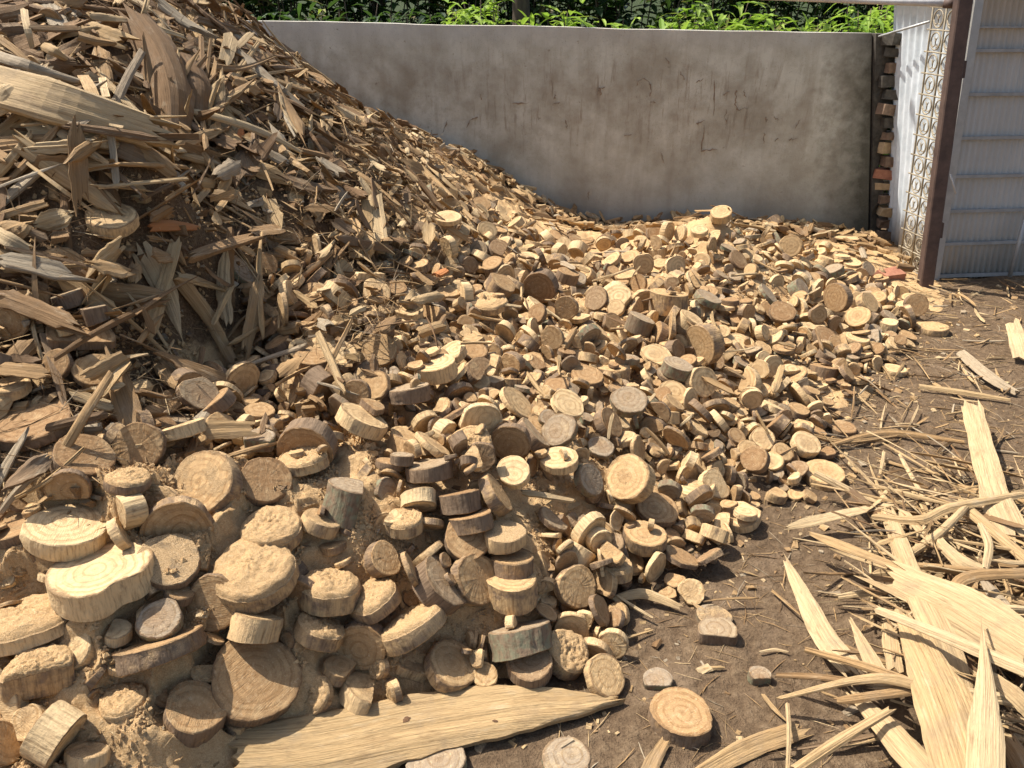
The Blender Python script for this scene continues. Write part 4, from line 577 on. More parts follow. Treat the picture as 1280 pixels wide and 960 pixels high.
573,2848,239,-92,5,-2,24,12,12,633,2445,124,53,-4,83,42,15,20,-622,2047,394,44,55,55,40,39,3,-560,3141,568,-38,-46,30,27,13,7,
-613,2148,404,27,-60,6,25,22,1,886,2566,94,44,35,-80,21,12,9,-522,2353,471,14,-27,21,27,17,13,229,1864,70,27,13,29,24,12,5,
230,3304,321,-15,64,-52,58,23,20,723,4443,263,52,-20,51,59,33,3,-522,4687,650,8,-92,-13,42,19,20,1978,4453,88,94,7,19,46,17,20,
671,2081,24,-35,-88,8,29,14,20,-279,1631,222,74,-48,45,20,12,20,992,4264,345,15,44,66,28,12,12,-913,4101,948,-84,-43,27,29,12,20,
-1711,3638,1532,-26,-8,-34,18,12,8,1085,3234,162,-94,-30,3,22,12,7,-17,3786,390,47,13,-83,48,17,20,-917,3367,876,11,34,22,30,11,12,
-427,4761,588,89,-33,16,33,13,20,-265,2828,378,15,11,90,24,12,20,-953,1582,469,-18,84,18,49,15,4,-140,2128,367,-44,-16,-66,36,23,20,
-521,3182,562,2,34,83,34,19,9,-153,4665,437,50,85,5,53,19,10,416,2215,140,16,26,-21,43,14,20,254,3128,266,-8,-23,-48,43,16,20,
-873,2260,489,73,62,-3,47,23,20,1566,3824,183,-20,-9,-96,35,15,4,-246,3287,434,-7,19,-94,35,21,5,673,4498,257,-25,-12,90,52,30,6,
949,3465,206,-38,60,-69,20,12,12,-352,2489,416,-32,23,-78,30,13,20,265,4110,306,15,7,52,63,26,20,-750,4443,819,19,-84,5,31,13,20,
1371,4389,342,86,-10,-30,28,14,10,-550,4340,728,40,-19,83,20,12,11,-203,3231,422,37,28,-29,43,24,20,1382,3827,193,91,31,-19,23,12,20,
661,3061,246,90,42,1,24,12,20,1062,3849,252,-13,25,-65,45,12,7,1127,3872,251,-29,6,12,37,10,9,52,2919,334,-67,32,-7,38,24,3,
1294,4141,310,-80,-49,-9,25,22,11,1058,3433,173,-1,15,-68,26,12,4,569,4291,262,-96,5,-16,58,24,3,-109,2183,386,67,67,-11,52,17,20,
862,2773,134,73,1,-13,22,12,2,191,3233,280,-68,-58,36,41,12,20,1545,3605,105,-46,-12,-31,37,15,9,2067,5372,85,-4,-12,93,42,13,20,
-1694,3999,1562,2,25,-12,19,12,8,884,3940,283,17,-41,64,39,15,20,1171,2699,51,42,-55,16,45,11,4,-757,2471,494,17,-28,-16,47,13,20,
-234,2326,359,-33,-39,-9,32,8,20,704,2440,95,11,-2,-32,33,14,11,-263,2439,355,-79,-35,-4,31,8,8,296,3614,280,7,-64,1,44,24,1,
-742,4027,839,81,-33,-4,30,17,11,-1686,3644,1510,-4,30,-6,27,12,2,-350,3396,460,-39,-6,-73,64,18,20,-130,4524,434,-50,-76,-1,26,12,20,
-132,4858,422,11,24,-3,51,32,7,-347,3167,431,-34,16,-92,32,21,20,-1005,2050,545,-68,-9,35,34,19,12,-548,4726,652,-37,34,-80,50,19,20,
1135,4142,318,21,-8,6,25,14,7,1519,3793,145,-10,3,84,60,19,8,2208,4074,47,9,0,-97,48,24,20,-136,3465,394,10,20,95,36,12,20,
-741,2825,582,-57,-15,78,38,23,20,-314,4654,554,-54,-81,13,68,32,20,-882,3497,848,78,-46,-29,49,15,2,-754,2537,495,39,31,-8,32,12,11,
1133,4033,273,19,2,1,24,12,12,1331,3963,243,-75,46,7,29,12,12,392,2216,164,17,18,-21,37,16,20,1532,4303,236,-40,4,-90,41,17,20,
-738,2277,444,-64,-68,-3,27,12,2,1324,4493,354,18,35,55,26,12,20,-514,3862,667,13,26,36,26,12,5,2033,4294,59,53,8,83,40,24,20,
27,3591,388,-60,49,16,38,33,20,1180,4163,329,-5,93,26,23,12,4,-710,4163,826,-4,27,-46,42,20,20,-768,4385,828,26,24,54,23,12,20,
1864,4556,137,16,15,44,52,17,20,1168,2960,90,30,23,41,21,12,20,1702,3960,135,-75,-39,10,45,22,2,292,2503,246,25,-80,38,21,12,3,
1231,4024,250,41,-1,27,43,19,20,150,2722,274,61,37,9,34,10,3,-815,2332,477,99,2,-4,22,12,6,110,4828,343,75,-38,-47,44,18,4,
1098,3182,142,55,-30,-74,31,31,20,-167,2510,356,-37,-8,-48,29,18,11,820,4178,296,-41,-87,-9,27,12,8,933,3338,213,62,18,-38,29,16,20,
1358,3985,232,18,5,-4,27,15,20,573,4355,259,20,60,-73,37,19,20,586,2463,140,34,25,-24,31,14,20,-668,4249,780,83,-41,-33,32,17,6,
-705,2992,629,45,-28,63,29,12,5,-1959,3349,1524,14,-98,5,21,12,10,98,3950,344,-55,-24,-38,32,8,20,42,3304,335,35,-23,-22,41,25,20,
1135,3811,209,30,75,55,36,10,6,-63,2386,355,-71,-68,9,30,10,20,1413,4402,297,5,-19,-92,42,11,4,807,4004,278,2,84,-9,21,12,20,
-739,2893,619,15,-31,-17,24,12,20,-1420,2023,814,26,-21,92,19,12,20,17,2213,314,-24,22,-55,40,14,20,1158,4118,306,6,-25,61,26,12,3,
226,1434,16,14,90,-29,29,12,13,-539,3323,583,-15,3,47,21,12,11,-104,3183,361,26,-67,-39,41,17,20,-395,4821,610,39,76,47,34,18,11,
5,4067,367,89,-16,41,39,15,20,-736,3662,761,7,69,66,24,12,2,501,2105,55,-40,-64,-50,26,12,13,-323,3261,487,-76,54,-32,30,11,6,
1227,3843,205,-25,70,57,20,12,11,1556,5028,218,-18,1,-8,54,19,20,346,3450,258,20,-91,-7,33,21,1,1330,3449,126,96,6,-3,51,19,10,
1256,3472,154,20,14,90,52,21,20,-42,4191,391,46,22,43,41,14,20,990,4140,320,59,23,61,19,12,3,619,3247,231,-72,-35,-57,35,15,20,
2112,4656,66,-21,-19,-87,43,17,20,511,4033,271,-66,16,59,39,16,11,706,3552,271,-60,44,-1,36,17,20,831,2362,34,-63,-15,24,30,12,7,
1803,5648,78,22,21,92,30,24,12,-192,4119,502,-9,-88,35,50,27,20,122,1675,58,-85,-35,25,22,12,11,-679,4321,775,-61,-64,26,35,14,20,
-340,1748,294,28,-19,77,22,12,20,-758,2350,445,-26,-17,33,50,17,20,1045,4029,298,-53,-33,-77,42,23,1,225,4315,297,-18,22,74,49,14,20,
490,3990,274,-15,82,43,26,16,8,1357,3218,81,-35,-53,36,31,10,8,11,2983,300,14,33,10,42,25,11,-542,4065,716,80,-45,-13,32,29,20,
-832,2878,658,-65,74,-1,35,22,20,-808,3961,857,2,27,15,36,15,20,1892,3987,82,-55,-68,-18,39,11,11,-770,3005,668,14,-89,-34,22,12,5,
-1695,3587,1508,5,16,8,42,18,20,1428,4187,274,10,52,-36,19,12,11,-1646,3555,1478,15,-4,98,30,12,8,-32,1924,266,-83,-26,-24,21,12,10,
-946,2218,475,14,11,-19,37,19,20,-568,2159,417,3,-27,23,32,28,12,-911,2779,608,-29,36,-72,45,12,20,513,2042,28,-85,-44,11,43,20,20,
1041,4280,345,-5,-19,33,55,16,3,-274,4407,541,86,43,-24,46,19,20,-915,1926,470,-29,-89,-30,39,19,20,-380,2908,431,-3,13,80,42,27,6,
-293,3718,561,76,12,63,48,19,20,1975,4906,125,-33,21,-14,30,13,20,-557,3417,600,32,-67,-61,33,12,9,192,2658,287,20,15,90,24,12,20,
891,2936,142,-8,-57,54,24,14,13,-46,4048,401,31,10,-90,67,18,6,1469,3340,57,-13,7,97,43,26,20,-856,3590,841,29,19,64,47,19,20,
1622,3763,110,-51,-5,-67,48,50,9,-6,3792,406,14,90,29,35,23,20,980,3954,278,18,-25,72,36,17,20,147,2630,308,61,39,18,20,12,7,
1644,4069,161,15,-41,-82,55,36,8,1750,3874,63,-22,-28,45,20,12,1,-689,2904,607,41,-25,-60,29,12,12,-437,1833,337,20,27,9,33,10,12,
477,2886,213,7,8,-72,31,11,20,-285,3562,543,20,25,89,47,26,20,1897,4758,143,74,64,14,41,34,3,864,2913,150,67,51,-10,25,12,20,
927,3421,201,-5,-12,96,25,27,4,1348,3000,45,-2,95,-28,20,12,20,1396,4253,297,-36,-52,-25,21,12,3,-594,3316,588,21,16,68,35,18,6,
266,3260,238,-42,64,-63,30,29,4,184,1732,63,59,-75,26,29,12,20,463,2638,250,78,-61,-3,27,12,3,-599,3484,621,-16,28,-77,41,18,20,
619,1922,7,81,56,-10,25,12,20,-322,1565,171,-68,-64,-29,22,12,8,1061,3043,118,-61,-67,-25,44,12,20,-785,2236,437,29,26,-62,26,12,7,
-237,1976,341,-16,3,8,33,10,4,-129,3140,324,-54,-32,-73,18,12,1,711,3793,256,26,14,-78,54,22,12,-77,4676,412,-28,27,-41,39,15,9,
1283,3817,174,11,-21,68,48,20,20,-92,2101,329,-16,1,-23,59,25,11,837,2933,162,-17,56,78,40,14,6,895,2646,98,19,12,48,41,17,20,
-135,2800,367,52,-31,59,29,17,1,1498,4711,270,-87,8,-45,38,36,11,513,3063,261,-8,-16,-23,48,23,4,-270,2574,392,-6,95,25,46,13,10,
1444,3662,123,-7,-56,-57,22,12,4,-162,3482,411,91,20,-15,21,12,20,-797,2250,388,-21,35,-11,49,19,12,-325,3092,414,-4,40,78,53,34,7,
-171,2439,357,32,-16,-15,21,16,20,285,2069,121,51,-41,32,21,12,1,1219,3759,194,-5,5,-10,56,24,20,1482,3186,83,7,16,36,22,12,4,
-423,3852,616,-37,-71,17,29,12,20,2168,4504,58,67,35,63,28,12,4,-789,2725,570,21,-20,-66,34,13,13,2129,4483,62,19,32,92,32,9,3,
-634,2184,422,53,44,20,25,12,20,770,2543,124,-4,-95,-1,23,12,5,-1304,2020,771,86,-1,-47,32,16,8,-538,3070,521,30,24,37,43,18,20,
-868,1744,419,-88,-12,-3,23,12,2,-75,3368,375,69,-22,-20,43,18,5,-85,4532,394,-45,81,-20,37,15,10,-531,2066,413,-51,36,-45,20,13,4,
2111,4894,98,38,-43,-80,31,17,20,-986,2318,476,56,17,59,32,11,10,2281,4483,29,-80,-22,37,21,12,9,2031,4200,63,18,-15,-75,53,22,20,
3,4409,364,-23,-94,19,43,15,5,16,4847,371,-48,-53,14,28,12,6,1014,2979,130,-44,-46,6,47,14,6,352,3266,256,11,1,37,35,18,20,
138,3497,333,-21,22,-21,41,20,10,-10,4355,359,-45,-15,72,46,18,6,-510,1720,315,-37,47,-79,25,12,9,985,3531,199,-7,2,-96,48,18,2,
170,2951,271,-58,25,-24,36,23,20,-636,4185,757,-35,23,-52,43,13,20,-342,1707,263,12,-27,79,28,12,20,-546,1930,394,-57,70,29,28,14,5,
-101,2206,345,22,48,76,47,15,20,-888,2454,440,-11,-51,75,42,15,2,-788,4125,850,-77,45,-3,44,24,2,979,4121,299,16,-91,13,20,12,20,
213,4047,321,-77,55,27,38,14,20,-732,2894,600,-71,-66,-19,23,14,5,-654,2104,414,71,46,51,25,13,7,-175,3906,459,-36,46,-78,26,22,10,
-494,4498,653,-16,-87,4,54,23,20,1629,3343,15,0,0,75,48,29,10,1702,3677,79,6,13,-17,32,16,10,2032,5412,86,-7,-43,-40,34,10,20,
-220,3219,436,23,15,21,39,16,20,-828,2983,678,5,-90,-37,20,12,20,-685,1819,399,42,58,-6,25,13,12,-943,2034,470,69,71,7,31,12,10,
1877,3475,28,12,-97,13,27,12,3,-96,4747,424,-72,-18,-36,29,23,3,629,4449,249,10,-28,94,31,16,10,-832,3574,849,16,-94,9,22,17,20,
773,2247,24,19,21,88,26,12,2,1984,5223,113,-11,-20,-67,42,11,20,-364,2756,401,16,71,-66,31,31,1,-776,2960,629,29,-40,84,38,10,20,
-908,2841,628,-18,38,85,48,22,2,1976,5904,88,-19,-12,93,39,24,20,1345,3270,62,0,17,-28,28,15,12,108,1625,47,30,21,5,26,12,20,
464,1941,6,34,61,-3,42,22,1,95,2392,293,47,34,62,35,11,7,-560,3252,557,21,17,67,48,20,2,-386,2532,431,13,-26,-74,20,18,20,
317,2408,228,5,-39,-68,30,12,8,222,3577,284,12,43,-74,43,11,20,-623,3771,728,-4,-75,61,18,19,11,-184,4513,495,-29,2,-94,48,27,20,
1124,2816,72,49,-23,-73,29,12,6,-412,2947,478,9,-8,-88,35,21,20,111,2868,314,-35,-69,38,19,12,4,1953,5517,64,41,-25,79,40,10,9,
-103,4948,420,51,34,-60,32,21,3,235,1820,61,42,66,61,21,12,5,-849,2355,461,-13,-4,-69,25,12,7,336,1873,84,75,4,-64,48,15,6,
214,2599,295,6,8,47,23,12,7,-853,2629,547,12,-71,63,32,16,20,152,4251,309,17,-27,29,38,11,20,-654,2958,569,-34,-90,-2,26,21,20,
1321,3849,207,-15,9,-96,39,25,20,-1147,1519,463,0,-71,69,22,20,8,-689,4598,769,15,30,28,49,15,20,-14,3152,320,2,-16,-67,48,17,7,
-913,3557,883,-25,17,-94,19,12,20,425,1970,19,-48,-84,-8,31,18,4,1382,3940,187,54,42,5,19,12,20,482,4170,274,-21,16,76,19,12,20,
816,2823,144,0,13,38,28,18,12,47,2489,301,-5,-2,-92,38,13,20,-1254,1802,614,26,-93,-20,19,12,7,573,1911,9,-71,-4,68,19,12,10,
2140,4566,54,-72,10,-63,36,19,20,493,4373,261,-5,12,88,36,20,20,198,2987,319,28,54,40,52,17,20,324,3208,255,-75,-55,-34,28,18,20,
1766,3799,78,12,-64,-66,41,17,20,1990,5035,95,-45,36,-80,27,16,20,242,2274,219,25,-3,90,20,12,10,1497,4192,228,-31,0,62,24,14,12,
509,2916,235,-4,2,88,41,12,11,1692,4930,183,-41,-58,-67,56,34,20,326,4304,276,-75,29,1,20,12,12,-145,3519,395,40,-34,84,19,12,12,
-179,3036,416,-63,-17,75,31,20,10,407,3394,258,0,-2,-61,43,15,20,460,2705,218,-33,1,80,30,12,10,-524,3885,679,-12,5,98,31,8,2,
646,4878,243,44,57,13,44,25,1,-288,2790,384,-8,2,-22,25,13,12,-618,3925,743,-33,53,-32,21,12,13,-533,3269,565,-90,11,39,36,13,6,
-480,4311,633,90,-24,-22,40,19,2,1330,3301,66,-68,-19,44,27,12,2,1375,4063,236,-91,34,14,26,13,8,323,3381,283,-20,38,-39,38,12,8,
-222,4485,480,-23,18,-68,67,36,20,-36,2584,313,35,-60,-13,18,12,4,2020,5440,89,40,-59,-55,39,11,10,244,3879,315,-57,80,-12,36,18,20,
2243,4358,26,-11,-48,52,34,18,10,-370,2941,466,-7,97,-11,33,10,12,742,3845,269,-8,-31,86,29,16,6,887,4215,294,5,-13,-53,22,12,10,
897,3476,216,7,-24,26,35,9,20,1641,3853,124,-45,-75,-39,23,12,20,-190,3434,412,60,-75,8,26,16,9,1463,4847,243,40,47,24,54,20,20,
-324,1624,211,-51,80,25,22,14,9,1482,4384,264,-99,-3,2,32,13,12,1327,3589,134,-38,-42,-77,20,18,13,-758,3653,773,-16,56,63,18,12,3,
1775,3481,57,5,-59,56,27,15,9,2001,4225,73,32,-21,80,23,12,20,2213,4315,28,6,49,-32,36,21,20,692,4833,259,-9,-33,-41,41,15,20,
-47,2622,313,31,84,31,19,12,6,204,2574,275,10,-14,45,52,22,12,-960,2825,699,15,-84,-26,21,12,20,685,3520,239,73,-8,9,32,14,20,
-369,3003,451,-19,-10,89,29,12,11,329,4033,298,32,21,46,37,19,20,1368,4342,326,39,19,73,29,17,20,-578,2659,511,0,5,35,30,18,20,
-863,2377,432,67,-10,24,42,10,20,-106,2622,354,-2,23,-24,28,12,20,2101,3782,19,12,-3,-89,23,12,5,929,3194,162,57,-35,-56,35,16,6,
566,2097,20,44,-47,-68,22,12,2,-779,2336,407,-5,-1,67,47,20,20,2130,3859,70,-4,-3,-34,33,9,11,-598,3881,732,-44,-68,48,23,12,3,
466,2002,37,44,78,34,31,15,6,-755,2145,422,34,-58,29,19,12,2,1323,3622,190,17,-20,30,48,15,10,425,2681,236,-97,11,3,31,8,8,
1017,2514,45,2,56,-74,39,20,9,540,2099,45,-84,-4,52,27,12,9,1186,3018,110,-24,22,-59,24,12,13,309,2349,224,-47,22,81,21,19,20,
2320,4419,34,-33,12,-79,37,11,20,-766,3612,770,-1,42,-32,30,15,12,1906,4305,94,-62,-76,1,42,39,20,297,3304,313,40,89,-18,31,13,3,
-611,2289,470,37,-12,-91,33,21,12,2018,5517,55,26,-54,29,39,16,9,-907,1575,416,-36,-35,77,28,12,3,498,3887,280,55,-78,-23,22,12,6,
107,1538,17,-26,-7,95,19,12,10,344,2963,232,68,20,-15,29,16,8,-408,3273,528,-2,-90,-29,45,29,9,-962,2057,509,49,8,-72,44,17,7,
456,4667,226,-18,1,67,53,14,20,-267,3202,438,-79,27,53,36,11,20,-567,2865,507,-14,17,-86,51,39,20,-589,4598,699,-37,20,-30,61,27,10,
-459,2775,457,39,69,-51,29,16,3,286,2415,241,-91,-6,-39,18,12,20,1931,5627,90,19,-9,2,59,20,20,891,3007,128,5,-8,74,19,15,12,
-903,2314,448,-12,1,-80,67,20,20,980,2410,25,9,35,47,25,12,12,-98,2167,363,-14,-11,-19,28,14,12,114,2753,286,13,16,75,43,17,20,
-470,2186,408,14,1,95,49,28,20,172,2417,300,45,-59,-36,50,17,8,-231,3727,490,-23,-4,95,26,14,8,569,3128,235,-8,8,95,35,22,20,
-763,3492,752,-2,60,-47,31,11,11,-628,4509,732,28,32,88,33,13,20,179,3889,290,27,-34,81,38,13,20,100,1547,32,-72,27,-59,18,12,7,
-262,2453,389,-48,-29,77,32,13,20,-715,4483,806,31,25,49,23,12,20,197,2388,260,26,-2,95,34,20,20,-809,3613,794,4,-78,56,22,12,1,
-587,3374,585,-34,20,-91,21,12,13,1753,5434,95,18,73,63,31,33,10,128,1771,100,6,42,-26,41,14,6,429,2896,247,-14,50,-17,29,17,11,
1114,4114,313,57,79,-18,23,12,7,-478,4661,623,-33,20,90,47,19,5,-801,2018,439,-26,9,-91,33,18,7,1232,4319,394,40,61,5,23,12,3,
22,4300,357,59,-74,-4,45,22,20,-633,3432,631,-24,6,-95,26,14,5,631,4414,264,90,31,-19,20,12,20,-289,4135,539,-12,-3,-96,54,22,12,
1310,3328,109,28,-16,-81,35,15,5,932,2840,119,-55,80,1,19,12,13,445,2337,183,-34,-11,-8,32,9,8,1440,4376,272,-50,-3,85,22,12,4,
1518,3242,64,31,-25,31,38,13,20,1642,4789,196,-38,-15,-50,53,34,11,-1884,3454,1539,-11,-58,-73,26,16,6,-962,2862,722,52,-69,-42,23,12,11,
-640,3172,628,-38,11,-90,39,24,13,1890,4932,129,27,-74,35,35,10,20,-557,3377,569,77,-56,-26,27,24,1,-761,3558,783,-93,27,15,24,12,1,
802,2855,195,-43,41,-9,24,14,20,720,3962,254,-3,-11,-74,30,16,9,1513,3203,11,58,28,-16,28,13,2,1523,3246,28,30,20,-63,52,24,8,
121,4538,325,5,-73,59,29,12,6,496,4616,231,4,6,89,32,9,3,-734,2944,599,-82,48,-16,19,12,4,1202,2644,22,-33,5,-93,23,12,7,
145,3568,318,-6,3,-67,39,38,20,1009,4164,307,10,-6,-30,33,28,11,-650,3800,760,-8,-55,-58,23,12,12,1232,3909,205,52,1,9,28,16,5,
1568,4469,230,20,-18,45,64,23,20,-456,3966,623,-87,-17,-40,24,12,4,326,1996,87,2,-70,66,39,15,8,-89,2745,327,-35,-2,51,45,17,20,
107,1615,64,11,34,-20,21,12,13,-54,4556,370,16,-66,68,24,21,8,1557,3284,39,73,-17,15,38,21,20,-411,4207,605,75,-44,-46,24,12,20,
40,2201,319,-82,53,8,23,12,2,1266,3257,103,-20,5,-75,55,17,7,1370,3513,131,61,55,43,41,17,6,317,2079,111,-39,-90,-3,20,12,4,
630,4656,267,24,-86,-27,32,20,20,-707,2301,419,68,27,-6,29,18,4,-260,3913,526,-64,28,45,29,17,20,1188,3837,196,93,-21,-26,23,12,8,
1571,3670,105,24,-4,94,46,26,20,-651,4564,758,-29,1,-92,32,10,12,-838,1956,429,14,41,89,51,20,20,-803,2459,445,-3,-21,69,58,35,20,
349,2166,155,-9,3,58,29,18,1,-531,4222,673,71,25,-50,21,12,11,-651,3358,661,-54,-11,-75,21,12,10,2122,4007,26,3,-36,-82,38,23,2,
-495,3643,630,37,-9,71,34,12,20,-55,3266,369,47,-87,8,39,23,20,338,2138,138,-15,-69,-38,21,22,8,1171,3740,208,65,10,-72,30,12,1,
1137,4179,346,59,-54,-46,19,12,20,630,3077,231,-7,4,60,27,12,20,63,1619,77,47,6,52,20,12,2,-528,3301,554,48,-34,-17,23,12,9,
798,4402,291,-10,-48,18,34,26,20,-218,3911,479,39,-74,-53,23,12,8,611,4122,242,21,-10,-78,47,24,8,1505,4792,239,-84,7,50,43,18,20,
2006,4006,55,40,-31,-38,44,23,10,-913,1579,424,4,-38,-78,25,14,7,2162,4345,41,24,5,-73,28,14,20,593,2044,4,-80,54,0,23,12,2,
-582,3267,589,-49,-11,-56,21,12,11,1693,3327,6,-7,3,-93,19,16,12,129,3006,297,68,62,-37,26,12,3,-535,3619,616,2,25,-42,43,11,20,
988,3480,192,1,2,95,20,12,20,2267,4390,29,12,-32,12,25,15,12,132,4853,288,16,-5,94,38,12,3,791,3887,271,18,1,-60,42,11,12,
-68,2989,301,-97,-6,20,24,12,20,-134,1745,257,61,-35,69,21,12,5,-38,2768,314,14,42,64,23,12,12,1020,3595,204,42,18,78,21,12,20,
5,2603,289,-12,6,-54,27,12,6,-729,2876,593,-32,20,86,18,12,12,1267,3243,127,-29,4,32,38,23,9,1015,3753,258,32,19,-90,32,26,5,
324,2758,264,-88,-25,13,21,13,4,1923,5948,71,9,-1,41,43,12,20,2003,5694,99,-61,-73,-21,32,30,9,-881,2646,518,-40,14,-86,36,15,9,
560,3798,262,-28,13,62,46,19,20,1875,5667,66,-47,51,43,21,12,8,-234,2510,382,-43,-48,13,32,16,9,122,3607,394,-23,72,-24,49,14,20,
-194,4825,479,77,-45,-38,42,15,20,2159,4168,24,-3,17,83,53,46,20,-990,1694,461,11,-66,-71,19,12,7,-981,1797,510,-22,-54,-65,21,13,12,
1612,4422,213,-53,8,80,25,14,6,-238,4682,476,85,-20,40,44,24,9,-564,3925,700,10,13,73,41,10,9,80,2331,291,-69,45,48,29,15,12,
-111,2331,366,4,6,74,23,12,10,-441,4402,621,72,28,-62,38,10,12,1624,3269,14,-4,-5,-23,26,25,2,333,1943,84,-42,20,-84,21,12,11,
342,2697,231,15,-74,46,19,12,2,-76,3934,432,-50,-85,-7,47,18,20,-852,1641,382,-71,-23,-56,20,12,9,-291,2109,386,-23,-37,-2,43,18,5,
862,3294,219,83,-53,4,39,33,20,898,3631,237,-6,-2,-97,31,14,13,-971,1834,488,35,22,-90,32,28,2,409,2970,249,58,51,25,35,27,10,
676,2770,181,9,-6,96,49,24,20,870,4147,294,-51,84,5,32,11,5,1987,3905,52,-29,-15,-50,36,22,20,185,3517,291,-4,18,26,31,13,6,
1386,3662,180,-11,83,-32,43,42,20,300,3358,247,3,5,88,64,34,20,1456,3713,131,-60,13,35,22,12,13,1983,3598,12,74,66,-5,30,9,1,
2015,4758,92,40,-23,22,44,19,20,-57,2244,322,-16,-82,51,19,12,10,206,2889,248,26,10,95,23,12,5,1017,3010,127,-48,3,-74,18,15,3,
-37,2177,313,41,54,42,24,12,3,77,2546,286,30,-35,-70,23,12,8,-281,2340,345,26,-94,-5,19,12,8,-415,4834,576,12,0,59,44,12,20,
1195,3348,133,44,-16,7,44,26,20,175,3943,301,-76,54,-34,23,13,10,936,2955,110,9,13,66,41,14,11,-797,4078,858,-65,-61,34,33,13,10,
1385,3845,171,19,66,-47,40,22,9,-1780,2826,1328,23,-41,87,26,14,10,158,1632,31,-59,-77,2,19,12,9,566,2051,29,-37,43,77,18,19,7,
62,2826,299,-10,-9,-79,63,19,20,1157,3397,132,-43,-53,-55,33,10,4,498,2138,52,33,15,-29,32,9,4,-497,3321,549,-45,-39,78,24,13,20,
206,3773,316,-94,-15,-17,30,19,11,1109,3653,203,-1,46,9,48,24,12,-557,1964,395,32,7,-8,36,15,20,1390,4731,290,17,-1,96,60,22,5,
-91,1456,21,-53,22,-4,26,12,4,1048,3199,119,57,-6,-81,22,20,2,-135,3602,428,-16,-10,-93,39,15,20,908,3259,177,-24,60,67,37,12,3,
-64,2464,331,17,26,63,41,17,20,1213,3872,195,25,-5,44,18,12,9,-484,3231,534,-67,-35,29,28,12,20,56,2868,356,-23,-7,-41,24,12,11,
218,1682,12,-14,-48,66,18,12,7,180,4514,287,-19,-20,40,29,22,20,614,2145,45,26,30,25,28,13,11,-80,1426,13,9,14,68,22,12,10,
-273,3158,405,12,20,40,28,12,12,-59,2076,288,-66,-49,-8,19,12,5,-901,4045,922,16,-82,-11,33,10,13,27,2007,253,-17,25,-56,28,15,4,
702,4931,226,59,-37,-9,39,15,4,470,3293,259,-19,10,-20,52,17,10,1001,3208,138,11,17,-66,31,17,6,127,2646,280,-2,8,80,57,14,7,
417,4045,259,10,6,-87,41,20,20,369,3334,259,-17,77,-22,31,11,9,175,3982,288,38,17,-4,26,12,20,1365,3752,181,-5,27,-34,44,25,20,
-850,2328,371,1,-1,-63,43,23,20,2094,5177,68,11,-71,-28,18,12,11,-817,4084,850,2,-94,2,33,9,4,641,2381,96,17,-53,-29,23,12,20,
618,4347,267,83,-43,-31,19,12,7,2221,4426,49,36,-83,-11,43,11,6,1400,3356,78,1,16,69,30,13,20,380,3616,287,73,43,23,38,18,20,
-994,2008,490,22,-11,-96,28,16,11,705,2870,195,25,4,91,50,19,10,1895,4984,140,51,51,-38,41,23,20,-120,3686,429,61,-27,-16,32,17,12,
1442,3692,123,53,-69,35,32,13,8,1599,3913,131,-40,-84,28,29,18,20,-667,3837,767,-31,30,-72,19,12,20,373,3740,270,-22,3,-22,19,12,5,
1642,5226,149,67,-24,8,48,20,2,-1655,3882,1533,29,44,26,29,12,7,-669,2689,530,66,42,31,22,12,4,1132,2865,55,2,13,-77,29,31,10,
-30,2107,307,62,15,-65,19,12,11,-276,3126,432,90,-11,35,27,16,20,-776,4307,830,32,13,80,26,14,2,-790,2890,611,-33,-39,83,24,12,20,
1973,3943,80,27,-57,26,33,10,12,156,3105,304,-3,-94,25,36,13,10,1404,3415,108,29,53,-78,32,14,10,2237,4254,4,9,8,-13,23,24,20,
1617,3597,62,3,27,-72,43,13,20,-1843,3137,1404,23,-9,87,23,12,20,-47,3618,415,-20,8,-38,45,46,20,74,2185,280,49,37,-52,32,18,4,
-321,2481,385,-39,-86,-22,23,12,10,961,3371,211,0,-11,73,27,16,11,727,4389,264,-30,-67,-38,32,34,6,-194,2559,364,43,27,78,32,10,11,
-25,2569,294,-12,16,9,32,13,8,180,4172,302,-97,-13,-10,34,14,20,-322,1827,329,-28,37,37,28,14,12,847,3255,192,-93,31,12,25,12,20,
691,2168,31,25,5,70,28,13,20,-877,2513,450,25,-63,10,34,11,8,1212,3210,123,-22,19,-26,22,12,10,766,4020,256,21,-96,10,38,16,20,
633,3345,247,51,81,25,42,14,12,958,2619,77,-90,-24,-1,23,24,8,-571,2657,491,-18,19,-8,25,12,12,-159,3174,349,59,56,-32,26,12,20,
1804,3903,58,-7,-99,-5,27,12,9,-38,4489,377,5,-94,-4,24,12,20,-66,2280,366,86,30,39,33,13,3,-20,2159,289,-6,13,-92,62,16,2,
224,2731,263,-19,10,-10,33,13,20,1395,3558,139,9,96,-20,34,17,9,1454,4452,268,-90,-36,19,24,12,4,1343,3514,134,54,-56,-47,33,19,10,
2109,4774,76,-16,1,96,27,25,7,-599,1986,390,6,5,14,24,12,20,-1755,3072,1362,24,-94,-20,24,12,20,481,2083,50,88,16,25,22,12,5,
2034,4126,67,59,-68,20,43,11,5,687,3479,215,12,2,-52,32,14,20,1415,3818,168,18,-5,96,33,15,13,1036,2870,93,-57,70,24,41,13,5,
-101,3765,454,10,46,13,56,27,6,-1180,1270,369,-30,84,24,29,16,20,-1473,1935,822,-37,91,9,48,31,20,-1962,3141,1451,-9,-77,9,32,16,5,
-1370,1724,639,-92,22,29,47,14,20,-1729,2641,1302,-18,-2,57,47,50,20,-1064,1063,248,44,-46,38,21,21,2,-1609,2375,1122,12,-32,90,22,12,7,
-583,1076,72,-41,-89,9,40,40,20,-1621,2325,1107,22,-23,61,32,19,20,-427,1100,22,-63,49,-37,30,10,13,-1315,1741,700,-63,-27,37,18,12,5,
